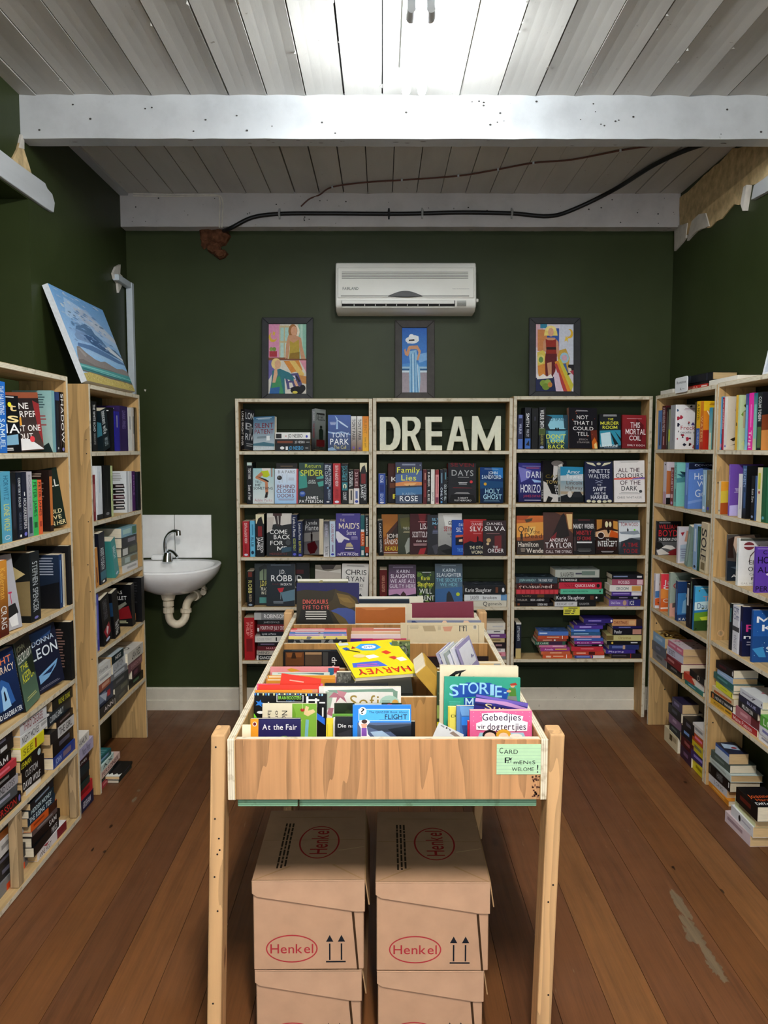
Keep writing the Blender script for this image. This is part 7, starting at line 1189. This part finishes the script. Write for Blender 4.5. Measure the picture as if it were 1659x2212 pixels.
row('RN', 5, [
 ('K', 1570, 1627, [(1545, 1575, '4a6aa8', 'r 0 .3 1 1 c8d4e0', 1.6, {'fbg': '26304a', 'fr': 'p b8cce0 .2 .1 .9 .3 .8 .7 .1 .5;e .6 .5 .14 .08 a04048', 'free': 1}), (1536, 1576, '5a6a64', 'r .2 .3 .7 .6 7a8a84', 1.2, {'free': 1}), (1523, 1570, 'c8d4d0', 'r .1 .4 .8 .6 a8b4b0', 1.1, {'free': 1, 'hb': True}), (1520, 1564, '17181a', 'r .06 .2 .1 .8 555;T .4 .2 .66 .8 888 HARRIS;r .92 .2 .96 .7 ddd', 1.6, {'free': 1}), (1524, 1562, 'd0d0d4', 'T .3 .3 .8 .7 777 LONG', 1.3, {'free': 1}), (1519, 1564, 'e09a34', 'r .2 .3 .8 .6 f0c070', .8, {'free': 1})]),
 ('K', 1640, 1710, [(1590, 1638, '17171a', 'r .2 .3 .7 .6 6a2a20', 1.5, {'fbg': '1c1b1d', 'fr': 'T .06 .4 .8 .56 d86a3a Joanne;T .2 .6 .8 .72 d86a3a Harris;T .06 .78 .9 .9 f2f2f2 Different', 'free': 1, 'sb': -.07}), (1586, 1634, 'dfe4b8', 'r .2 .3 .8 .6 b8bc8a', 1, {'free': 1, 'sb': -.06}), (1580, 1630, 'e0e2e6', 'e .4 .5 .05 .3 222;r .5 .4 .9 .5 aab', 1.1, {'free': 1, 'sb': -.065}), (1568, 1622, 'd8c8cc', 'r .1 .3 .7 .6 a89098', 1.2, {'free': 1, 'sb': -.07})]),
])
for r in ALLB:      # from each bookcase's own frame into the room
    g = r.get('group', '')
    for k, U in UNITS.items():
        if g.endswith(U.short): r.matrix_world = (U.F or frame('L', XL)) @ r.matrix_world; break
NSHELF = len(ALLB)
# ------------------------------------------------------------------ picture books standing in the tray table
TB = TZ0+.0098; GRP = 'picture books in the table tray'
def tbook(u0, u1, vt, Y, bg, front, label, t=.008, lean=8, roll=0, name='picture_book', hb=False, zb=TB, yaw=0, h=None, **kw):
    top = PY((u0+u1)/2, vt, Y); x0, x1 = PY(u0, vt, Y).x, PY(u1, vt, Y).x
    W = (x1-x0)/math.cos(math.radians(roll)); H = h or (top.z-zb)/math.cos(math.radians(lean)); 
    yb = Y-(top.z-zb)*math.tan(math.radians(lean))
    occ = kw.pop('occ', 1593 if Y < 2.01 else 1500 if Y < 2.29 else 1438 if Y < 2.57 else 1390 if Y < 2.85 else 1348)
    zo = PY((u0+u1)/2, occ, Y).z; kw['vis'] = min(1, max(.1, (top.z-zo)/(top.z-zb)))
    m = T3((x0+x1)/2, yb, zb) @ RZ(yaw) @ RX(-lean) @ RYm(roll) @ T3(-W/2, 0, abs(math.sin(math.radians(roll)))*W/2)
    P = [m @ Vector((x, y, z)) for x in (-.0015, W) for y in (0, t) for z in (0, H)]; m = T3(0, 0, zb-min(p.z for p in P)) @ m
    for lo, hi in ((TY0+TT, 2.005), (2.017, 2.285), (2.297, 2.565), (2.577, 2.845), (2.857, TY1-TT)):
        if lo-.02 < Y < hi+.012:
            a, c = min(p.y for p in P), max(p.y for p in P); dy = hi-.001-c if c > hi-.001 else max(0, lo+.001-a); m = T3(0, dy, 0) @ m; break
    a, c = min(p.x for p in P), max(p.x for p in P); m = T3(max(0, TX0+TT+.001-a)+min(0, TX1-TT-.001-c), 0, 0) @ m
    b = book(m, W, H, t, bg, front, kw.pop('spine', None), hb=hb, name=name, **kw); tag(b, label, 'book', GRP); return b
# front compartment, left column (back to front)
tbook(548, 690, 1478, 1.995, 'd85a8a', 'r 0 0 1 .06 e878a0;e .12 .3 .04 .04 3a2a4a', 'pink card book behind the orange Reading book in the front compartment', .006)
tbook(586, 672, 1466, 1.99, 'd8402c', 'b .08 .12 1 e8b0a0 .2 .6', 'tilted plain red book rising behind the Reading book', .005, 8, 8)
tbook(558, 689, 1480, 1.978, 'dc4434', 'T .30 .10 .72 .17 f4d8c8 READING;r .72 .08 .98 .3 d8a080', 'red Reading workbook with white capital letters in the front compartment', .006)
tbook(551, 674, 1492, 1.966, 'eea03c', 'T .64 .07 .88 .2 d0542a 250;r .62 .02 .99 .3 f0ac50;T .66 .07 .9 .2 d0542a 250', 'orange workbook with red number 250 in the front compartment', .006)
tbook(540, 697, 1499, 1.945, '16161a', ';'.join(f'r {i*.037+.004:.3f} 0 {i*.037+.024:.3f} .05 {("3a7ac8", "a8d8e8", "16161a", "e8e0a0")[i%4]}' for i in range(27))+';r .31 .03 .68 .19 f0f0f0;r .32 .035 .67 .18 16161a;T .335 .06 .65 .13 a8e860 BRAIN BOOSTERS;t .44 .145 .56 .17 5a9ad8 tips;p 3a8ae0 .09 .14 .1 .2 .15 .22 .1 .25 .11 .3 .07 .26 .02 .27 .05 .22 .02 .17 .07 .19;e .26 .33 .06 .05 f0f0f0;e .09 .42 .05 .03 f0f0f0;e .2 .2 .01 .01 fff;r .72 .06 .75 .3 f2f2f2;r .72 .12 .9 .16 f2f2f2;r .84 .1 .87 .3 f2f2f2;r .9 .18 .98 .21 f2f2f2;p 8ae03c 0 .44 .1 .66 .06 .8 0 .7;p 3a7ae0 .8 .34 .98 .54 .98 .68 .8 .48;r .94 .3 .96 .5 f2f2f2', 'black Brain Boosters book with blue toothed top edge in the front compartment', .01, yaw=-2)
tbook(567, 684, 1521, 1.90, 'e8e0c8', 'r .55 0 1 1 8ab84a;p e8cfa0 .8 .06 .86 .1 .84 .2 .94 .16 .98 .24 .84 .36 .76 .3;p 7aa83a .55 0 .62 .3 .58 1 .55 1;e .74 .18 .04 .05 b83a30;r .735 .0 .745 .16 c8d8a0;p 8ac0d0 .8 .45 .86 .46 .84 1 .78 1;v .36 .2 .46 .44 2a2a28 Ne;v .24 .2 .31 .44 2a2a28 on;v .10 .2 .17 .46 2a2a28 lan;e .7 .48 .02 .03 e8e0b0', 'cream and green book with sideways dark letters behind the At the Fair book', .008)
cvb = ALLB[-1]
tbook(541, 649, 1554, 1.80, '2c2860', 'r 0 0 .16 1 eea838;e .085 .28 .045 .13 e8e0d0;e .085 .28 .03 .085 7a2a3a;T .24 .3 .93 .58 f4f2f0 At the Fair;p 6a8a5a .58 1 .64 .9 .72 .9 .78 1', 'navy At the Fair book with orange spine band at the front board', .012, yaw=0)
tbook(520, 538, 1573, 1.72, 'e8dcc0', None, 'pale cream booklet corner in the front corner of the tray', .004)
# front compartment, middle column
tbook(702, 838, 1478, 1.992, '2a2c30', 'r .1 .08 1 .1 ddd', 'black hardback with thin white line behind the white Sofia board book', .014, hb=True)
tbook(689, 866, 1486, 1.962, 'eceae6', 'p 8aa898 .1 .06 .9 .03 .96 .1 .6 .09 .4 .1 .16 .12;p a8b8a8 .08 .08 .18 .1 .14 .4 .1 .44;n 0 .1 fff;p b87a8a .18 .1 .3 .16 .34 .3 .26 .2 .2 .32 .22 .2 .12 .2;p c8909a .22 .06 .34 .1 .3 .2 .24 .16;p b87a8a .12 .4 .18 .4 .16 .56 .1 .52;p 8aa898 .9 .06 .96 .08 .95 .4 .92 .4;t .38 .16 .84 .4 a8924c Sofia;e .86 .3 .12 .14 b8d8cc;b .26 .34 3 7a9a90 .76 .88;e .93 .3 .04 .06 e0b060;p d8a050 .9 .34 .97 .34 .97 .42 .9 .4;r 0 0 .06 1 dedcd8', 'white Sofia board book with holly garland and pink bow in the front compartment', .016)
tbook(722, 868, 1520, 1.905, '2c3a24', 'n 40 .05 3a4a2c 4a5a34 1c2a16 26301e;r .3 .0 .7 .04 e8ece0;T .3 .01 .62 .06 e8ece8 Kim;e .82 .04 .04 .03 c83a50', 'dark green photo book between the Sofia and Flight books', .006)
tbook(718, 764, 1543, 1.87, '6aa048', 'r 0 0 1 .06 7ab058', 'small grass green booklet behind the Die Nag book', .005)
tbook(703, 722, 1552, 1.84, 'e8d848', 'r .1 .3 .2 .9 d0c040', 'narrow yellow booklet beside the white board book', .004, roll=1)
tbook(720, 768, 1551, 1.815, 'e8e8e4', 'r .02 .02 .06 1 ddd', 'white page edged book directly behind the Die Nag book', .006)
tbook(724, 774, 1549, 1.80, '26282c', 'p 3a3c42 .1 .8 .9 .5 1 .9 .3 1;T .12 .34 .94 .5 f2f2f2 Die nag', 'dark grey Die Nag book with white letters in the front compartment', .006)
tbook(762, 888, 1524, 1.765, '2f8ae0', 'r .10 .12 .98 .47 e0eef8;r .11 .135 .97 .46 5ab4f0;e .17 .18 .065 .12 f4f4f4;T .14 .1 .2 .26 16161c ?;T .28 .18 .94 .24 1a2440 The QUIZZER Book About;T .55 .28 .93 .42 16203c FLIGHT;b .43 .46 1 4a7ab0 .4 .9;r .08 .52 1 1 5a6a8a;p 3a4454 .1 .54 .4 .6 1 .56 1 .78 .5 .8;p a8c0d8 .3 .8 .5 .76 .7 1 .4 1;p 1c2430 .6 .72 1 .6 1 1 .8 1;p f0f0f0 .12 .46 .24 .42 .3 .5 .24 .62 .26 .86 .3 .94 .14 .96 .14 .7 .1 .56;e .2 .49 .05 .06 4a3028;p e0a890 .14 .56 .25 .55 .23 .68 .16 .68;p 8a5ab0 .15 .68 .24 .68 .24 .92 .15 .92', 'bright blue Quizzer Flight book with boy sticker at the front board', .008)
tbook(887, 897, 1559, 1.79, '1b1b1d', None, 'thin black book edge beside the blue Flight book', .01, 4)
tbook(893, 946, 1577, 1.80, 'c8ccd0', 'T .1 .1 .5 .3 1c1c1e sh;p 8a7a70 .6 .2 .9 .4 .8 .7 .5 .6', 'tilted grey booklet low between the Flight and Storie-man books', .006, 24, 26)
# front compartment, right column
tbook(944, 957, 1452, 1.985, '3a4a34', 'n 20 .2 8a8a7a c8b8a8 5a6a4a 2a3626;r 0 .5 1 .7 8a9a5a;r 0 .75 1 1 d0c83a', 'narrow photo covered book edge beside the cream script book', .012, 3)
tbook(955, 1124, 1440, 1.992, 'e8dcc2', 'p 1c1a18 .1 .15 .2 .07 .34 .05 .3 .08 .2 .12 .18 .2 .13 .2;p 1c1a18 .2 .2 .26 .08 .28 .08 .24 .2;t .36 .14 .6 .24 2a2622 C t', 'large cream hardback with black script flourish at the back of the front compartment', .018, 6, .6)
tbook(960, 1124, 1465, 1.955, '3fa890', 'p 2c5ab0 .1 .18 .3 .09 .6 .09 .86 .2 .82 .36 .6 .29 .3 .33 .12 .34;T .07 .13 .19 .31 a8dcf4 S;T .2 .11 .31 .28 a8dcf4 T;T .315 .09 .45 .265 a8dcf4 O;T .465 .09 .59 .27 a8dcf4 R;T .605 .115 .655 .29 a8dcf4 I;T .67 .135 .76 .32 a8dcf4 E;r .785 .235 .82 .255 a8dcf4;p 2c5ab0 .26 .34 .6 .34 .6 .5 .26 .5;T .28 .34 .6 .46 c8e8f6 MAN;b .4 .5 3 6ac4b0 .06 .22;e .9 .13 .03 .03 e0b08a;p b0402c .86 .1 .94 .08 .96 .12 .88 .13;p 5a8a3a .85 .17 .94 .17 .95 .3 .86 .3;p 8a8a8a .84 .3 .95 .3 .98 .46 .93 .46 .9 .36 .86 .46 .82 .44;e .85 .22 .03 .02 e0b08a', 'teal Storie-man picture book with pale blue arched lettering', .008, 7, 1)
tbook(968, 989, 1527, 1.88, 'ece070', 't .3 .26 .8 .34 6a6a3a D;r 0 0 .16 1 d8cc58', 'thin pale yellow booklet in front of the teal book', .008, 4)
tbook(986, 1042, 1526, 1.85, '4a7ab8', 'p 7aa8d8 .1 0 1 .05 1 .3 .2 .3;r .2 .34 1 .6 3a8ae0;r 0 0 .14 1 6a90c0;p 3a5a98 .2 .6 1 .6 1 1 .3 1', 'clear blue plastic covered book beside the pink prayer book', .012, 5)
tbook(1034, 1146, 1518, 1.845, '3a3a88', 'p 7a6ac0 0 0 1 0 1 .1 0 .06;p c8a0d0 0 .1 .6 .06 1 .14 1 .2 .4 .16 0 .2;p 2a2460 0 .24 1 .22 1 .3 0 .3;t .2 .2 .66 .36 e0d8a0 Sun', 'violet sunset book slanting behind the pink prayer book', .006, 6, 10)
tbook(1010, 1030, 1558, 1.80, 'c82a44', None, 'thin red book edge beside the pink prayer book', .008, 3)
tbook(1015, 1149, 1536, 1.79, 'e070a0', 'n 0 .1 fff;'+';'.join(f'e {(.06+.113*(i%9)):.2f} {(.06+.16*(i//9)):.2f} .008 .012 f4b8d0' for i in range(36))+';p f4f0f4 .19 .1 .5 .06 .86 .2 .84 .36 .93 .42 .92 .74 .6 .76 .1 .7 .1 .46 .2 .38;T .2 .12 .82 .36 3a2448 Gebedjies;T .12 .50 .25 .66 3a2448 vir;T .28 .46 .9 .70 3a2448 dogtertjies;p a8cfe0 .16 .80 .86 .80 .9 1 .12 1;e .32 .9 .12 .2 2a2024;e .32 .94 .09 .15 e8d0c0;e .54 .88 .12 .2 e0b040;e .54 .94 .08 .14 f0d8c0;e .74 .92 .1 .08 f0ece4', 'pink Gebedjies vir dogtertjies prayer book with white dots at the front board', .014, 5)
# second compartment
for i, (v, Y, c, sp_, lb) in enumerate(((1460, 2.075, 'e0a84a', 'e0a84a', 'orange yellow'), (1463, 2.09, 'b8b0d0', None, 'pale lilac'), (1462, 2.10, 'd8c8a0', None, 'buff'), (1467, 2.06, 'd89a40', None, 'amber'))):
    tbook(578-i, 724, v, Y, c, 'r .02 .02 .3 .1 f0e0c0', f'{lb} flat spined picture book in the second compartment behind the red workbook', .006, 5)
tbook(588, 712, 1453, 2.14, 'dce8e4', 'r .1 .02 .8 .06 a8c8c0;p 4a7a8a .5 .04 .9 .03 .9 .1', 'white magazine with pale teal print in the second compartment', .004, 5)
tbook(584, 733, 1441, 2.19, 'e8a0a4', 'p e0a83c .24 .1 .3 .04 .34 .06 .44 .14 .3 .18;r .84 .04 .92 .3 3a7a9a;r .92 .04 1 .2 c03a40;e .96 .3 .06 .06 f0e0d0;p d88a90 0 .2 .8 .16 .8 .4 0 .4', 'pink picture book with yellow bird in the second compartment', .006, 5)
# stack under the comic in the middle of the second compartment
z = TB
for u0, u1, Y, t, bg, lab in ((745, 960, 2.035, .036, '3a2c28', 'dark brown hardback lying lowest under the yellow comic'), (740, 896, 2.035, .030, '4a4848', 'grey hardback lying second from bottom under the yellow comic'), (738, 894, 2.035, .028, '8a8c88', 'grey album lying third from bottom under the yellow comic'), (748, 892, 2.035, .034, '2a2c2a', 'black hardback lying just under the yellow comic')):
    x0, x1 = PY(u0, 1450, Y).x, PY(u1, 1450, Y).x; h = x1-x0; w = .22
    m = T3((x0+x1)/2, Y, z) @ RZ(rnd.uniform(-2, 2)) @ Matrix(((0, 0, -1, h/2), (1, 0, 0, 0), (0, -1, 0, t), (0, 0, 0, 1))) 
    b = book(m, w, h, t-.0008, bg, 'r .1 .1 .9 .12 999', 'r .1 .3 .4 .6 999', name='hardback_book', hb=True); tag(b, lab, 'book', GRP); z += t
# the yellow comic lying aslant on top, its title upside down to the viewer
c0, c1, c2, c3 = PZ(727, 1387, .93), PZ(865, 1382, .93), PZ(891, 1452, .900), PZ(764, 1467, .900)
ex = ((c1-c0)+(c2-c3))/2; ey = ((c3-c0)+(c2-c1))/2; W, H = ex.length, ey.length; X = ex.normalized(); Yv = (ey - X*ey.dot(X)).normalized(); Zn = X.cross(-Yv)
ctr = (c0+c1+c2+c3)/4
mt = Matrix(((-X.x, -Zn.x, Yv.x, 0), (-X.y, -Zn.y, Yv.y, 0), (-X.z, -Zn.z, Yv.z, 0), (0, 0, 0, 1)))
mt.translation = ctr + X*(W/2) - Yv*(H/2)
b = book(mt, W, H, .011, 'f0e028', 'T .095 .062 .925 .205 3a1c30 HARVEY;T .11 .07 .91 .195 ea3426 HARVEY;p 5a78d8 .4 .24 .94 .26 .92 .38 .5 .4;b .27 .36 2 d86ab0 .5 .9;p 4aa8e8 .3 .78 .44 .7 .64 .72 .72 .82 .6 .92 .36 .9;e .5 .81 .12 .06 f0f4f8;t .44 .79 .58 .84 3a5ab0 160;p e04830 .2 .6 .3 .56 .36 .64 .26 .68;p d84a38 .16 .44 .24 .4 .3 .48 .2 .5;p f4f0f0 .04 .36 .16 .34 .2 .44 .08 .46;p f4f2ee .44 .5 .62 .46 .66 .56 .5 .58;p 3a6ac8 .82 .78 .9 .74 .94 .82 .86 .84;p 222 .7 .66 .9 .76 .88 .78 .68 .68;p c03a30 .72 .8 .8 .78 .76 .86;r .8 .9 .96 .98 d8dce0;r .06 .82 .12 .9 3a8ad8;e .74 .56 .1 .05 f0d8a0', 'T .1 .2 .6 .8 e83c2c COMIC', name='comic_book')
tag(b, 'yellow comic lying aslant on the hardback pile with red title upside down', 'book', GRP)
# grey green picture leaning behind the comic, and a grey photo book beside it
tbook(846, 886, 1383, 2.40, '6a7a54', 'r 0 0 1 .04 c8a850;n 30 .1 8a9a6a 4a5a3a b0b890 3a4430;o .62 .4 .2 .16 .05 8a8a90', 'green photo covered book leaning just behind the yellow comic', .006, 3)
tbook(727, 758, 1453, 2.15, '6a6a66', 'n 30 .1 8a8a84 4a4a48 a0a098', 'grey photo covered book standing beside the yellow comic', .02, 3)
# ochre slipcase slanting in the second compartment
P0, P1 = PY(895, 1455, 2.055), PY(919, 1435, 2.055); d1 = P1-P0; d1.y = 0; th = d1.length; d1.normalize(); d2 = Vector((d1.z, 0, -d1.x))
t = thing('book_slipcase', 'ochre slipcase holding cream pages slanting beside the hardback pile', 'box', P0, GRP)
t.matrix_world = Matrix(((d2.x, 0, d1.x, P0.x), (0, 1, 0, P0.y), (d2.z, 0, d1.z, P0.z), (0, 0, 0, 1)))
MB().box(0.004, .115, 0, .13, 0, th, 'b8923e').build('case', 'card', t, .001); MB().box(-.001, .004, .003, .127, .003, th-.003, 'ece8dc').build('page_edge', 'pages', t)
for i, (u, v, Y, c, r, lb) in enumerate(((944, 1412, 2.13, 'b4b4d0', 20, 'lilac'), (952, 1411, 2.13, 'd8dce4', 20, 'pale grey'), (961, 1411, 2.13, 'aab4b4', 20, 'clear grey'), (974, 1403, 2.14, 'e4e6ee', 20, 'white'), (986, 1397, 2.14, 'a8a2c8', 20, 'violet'))):
    p = PY(u, v, Y); hh = .185
    m = T3(p.x, p.y, p.z) @ RYm(-r) @ RZ(58) @ T3(-.0, 0, -hh)
    b = book(m, .085, hh, .0045, c, 'r .08 .06 .92 .4 e4e6f0;r .2 .5 .8 .9 c8cad8;n 5 .08 8a8ab0 d8d8e8', None, name='disc_sleeve'); tag(b, f'{lb} disc sleeve leaning beside the ochre slipcase', 'sleeve', GRP)
tbook(985, 1086, 1430, 2.272, 'cdb48a', 'r 0 0 1 .05 e4dcc8;p 8a7048 .2 .1 .26 .2 .1 .24;p 6a5434 .44 .06 .5 .16 .4 .2;p b89a68 .56 .1 .9 .14 .8 .3 .5 .26;r .84 .06 .98 .4 9aa0a0;p 5a4a30 .3 .12 .36 .08 .4 .2', 'tan illustrated book with ink drawings at the right of the second compartment', .01, 6)
tbook(1000, 1080, 1440, 2.262, 'dccfb0', None, 'cream backed picture book low behind the cream script book', .008, 5)
# third compartment
tbook(598, 735, 1408, 2.545, '1e2026', 'r .03 .05 .32 1 6a4426;n 0 .1 fff;p 8a5a30 .04 .1 .3 .08 .28 .4 .06 .4;p 3a2414 .14 .08 .18 .08 .2 .5 .12 .5;r .34 .05 .6 .22 a88a6a;r .34 .22 .6 1 5a4a3c;r .62 .05 .7 1 4a4a4a;v .76 .4 .84 1.3 f0f0f0 dro', 'dark hardback with bark photographs and sideways letters in the third compartment', .012, 5, hb=True)
tbook(612, 730, 1404, 2.558, '2a3a44', 'b .02 .05 1 888', 'slate hardback directly behind the bark photograph book', .008, 4, hb=True)
tbook(920, 1066, 1419, 2.545, '2c2226', 'r .1 .0 .4 .02 a44', 'dark red brown hardback low in the third compartment', .01, 5, hb=True)
# fourth compartment: rows of thin spines seen from above
for i, (v, Y, c, lb) in enumerate(((1382, 2.605, '26282c', 'black and white photo'), (1375, 2.63, 'ecdc88', 'pale yellow'), (1370, 2.665, 'b8a0d0', 'lilac'), (1366, 2.70, '5a90cc', 'sky blue'), (1361, 2.74, 'f0b0b0', 'pale pink'), (1358, 2.78, 'd85a58', 'coral red'))):
    tbook(622+i*1.2, 750-i*.6, v, Y, c, 'r .1 .02 .6 .06 ddd;n 5 .05 888 ccc', f'{lb} thin picture book in the fourth compartment below the dinosaur book', .007, 6)
for i, (v, Y, c, lb) in enumerate(((1380, 2.62, 'c8366c', 'magenta'), (1371, 2.66, 'e8d8d8', 'white and lilac'), (1364, 2.70, 'e8c8a8', 'peach'), (1357, 2.75, 'd89080', 'salmon'))):
    tbook(757+i, 878, v, Y, c, ('r 0 0 .2 1 4a2a80;' if i == 0 else '')+'r .4 .02 .9 .06 eee', f'{lb} thin picture book in the middle of the fourth compartment', .008, 6)
b = tbook(874, 1054, 1347, 2.66, 'd8ccae', 'r .08 .1 .93 .104 8a8070;r .08 .1 .084 1 8a8070;r .93 .1 .934 1 8a8070;b .14 .3 4 b0a48c .1 .22;p b8a88a .26 .14 .4 .12 .42 .4 .28 .4;p d0a088 .5 .18 .62 .16 .6 .4 .52 .4;b .14 .36 6 a89c84 .44 .48;r .7 .12 .71 .4 3a3a3a;r .745 .14 .755 .4 3a3a3a;r .78 .12 .79 .4 777;p 333 .71 .14 .78 .12 .78 .15 .71 .17;p 333 .71 .22 .77 .2 .77 .23;r .865 .1 .91 .3 e8e4d8;'+';'.join(f'r .87 {.11+i*.022:.3f} .905 {.12+i*.022+(.006 if i%3 else 0):.3f} 222' for i in range(8)), 'cream hardback back cover with barcode and pencil sketches in the fourth compartment', .014, 7, hb=True)
tbook(880, 1040, 1341, 2.74, '8a90a8', 'n 16 .06 c8d0e0 5a4a6a e8c8b0 3a4a7a', 'multicoloured thin hardback just behind the cream barcode book', .01, 6)
# back compartment
tbook(643, 752, 1251, 2.985, '8a8a68', 'r 0 0 1 .05 f0ece0;n 10 .06 6a8a4a a8a070', 'white edged photo book rising behind the dinosaur book', .008, 3)
tbook(633, 768, 1260, 2.955, '26245c', 'p 4a3f26 0 .2 .14 .16 .3 .18 .48 .2 .62 .14 .66 .18 .82 .24 .96 .36 1 .5 .98 .7 .94 1 0 1;p 3a3220 0 .2 .14 .16 .3 .18 .48 .2 .62 .14 .58 .4 .4 .6 .56 .7 .74 1 0 1;p 7a6434 .64 .24 .84 .3 .94 .44 .94 .58 .84 .6 .7 .5;p 8a723c .66 .34 .82 .36 .9 .48 .76 .46;p 6a5a34 .56 .68 .7 .72 .84 .98 .7 1;p 4a5a94 .54 .67 .66 .6 .8 .6 .9 .64 .96 .72 .93 1 .84 1 .78 .86 .66 .74;p 26241c .1 .5 .4 .46 .52 .66 .6 1 0 1;T .1 .40 .5 .5 d86a60 DINOSAURS;T .1 .54 .52 .63 d86a60 EYE TO EYE;b .68 .9 4 d8d4cc .12 .5', 'navy dinosaur book with horned hide artwork and red letters standing tallest in the tray', .012, 6, yaw=0)
tbook(770, 902, 1289, 2.985, 'e4e2da', None, 'white edged book at the very back of the tray middle', .006, 3)
tbook(762, 900, 1295, 2.97, '1e2a38', 'r .9 0 .93 1 2a5a78;r 0 0 1 .03 3a4a58', 'dark navy large hardback behind the cream framed brown book', .014, 4, hb=True)
tbook(768, 890, 1306, 2.93, 'd8cfba', 'r .0 .02 .9 .5 e0d8c4;r 0 .16 .88 .96 b06a2c;r 0 .155 .88 .18 e0a860;p c8824a .1 .2 .6 .2 .5 .3 .2 .3', 'cream hardback with orange brown panel at the back of the tray', .02, 6, hb=True)
tbook(892, 922, 1290, 2.965, 'dcd8c8', 'r .1 .3 .5 .9 c8b070', 'white folded sheet sticking up beside the maroon hardback', .006, 4, -4)
tbook(903, 1038, 1304, 2.94, '7c2c42', 'r 0 0 1 .012 a8506a', 'plain maroon cloth hardback leaning at the back right of the tray', .016, 9, -1.5, hb=True)
tbook(1000, 1046, 1322, 2.955, 'cfb88a', 'n 8 .1 a88a5a e0d0a8', 'tan worn book edge behind the maroon hardback', .012, 3)
tbook(905, 1046, 1336, 2.90, 'ddd5c4', None, 'pale book top edges just in front of the maroon hardback', .012, 5)
# sideways lettering on two covers
def side_text(b, w0, txts, col, down=True):
    pass
# two old dark books on top of the corner bookcase
z = TOPZ+.0088
def lying(u0, u1, v, t, w, bg, sp_, lab, z, hb=True, yaw=0, sb=.03, pg='pages_old', sbg=None):
    U = UNITS['RC']; x0, _ = xz(U, u0, v, sb); x1, _ = xz(U, u1, v, sb); h = x1-x0
    m = U.F @ T3((x0+x1)/2, sb, z) @ RZ(yaw) @ Matrix(((0, 0, -1, h/2), (1, 0, 0, 0), (0, -1, 0, t), (0, 0, 0, 1)))
    b = book(m, w, h, t-.0006, bg, None, sp_, sbg=sbg, hb=hb, name='hardback_novel' if hb else 'paperback_novel', pages=pg); tag(b, lab, 'book', 'books on top of the corner bookcase')
lying(1487, 1529, 833, .020, .13, '1d1a1c', 'r 0 0 .98 1 c83a30;T .06 .25 .5 .75 f0c8b8 NORA;r .66 .3 .92 .6 f0e0d8', 'red spined paperback lying under the old books on the corner bookcase', z, False, 2, .034)
lying(1487, 1530, 822, .012, .13, '17181b', None, 'thin black book lying between the red paperback and the old leather book', z+.020, True, 3, .034)
lying(1487, 1535, 810, .036, .12, '20242c', 'r .1 .0 .12 1 4a5060;r .16 0 .18 1 4a5060;r .8 0 .82 1 4a5060', 'old black leather book with yellowed pages topmost on the corner bookcase', z+.032, True, 4, .03)
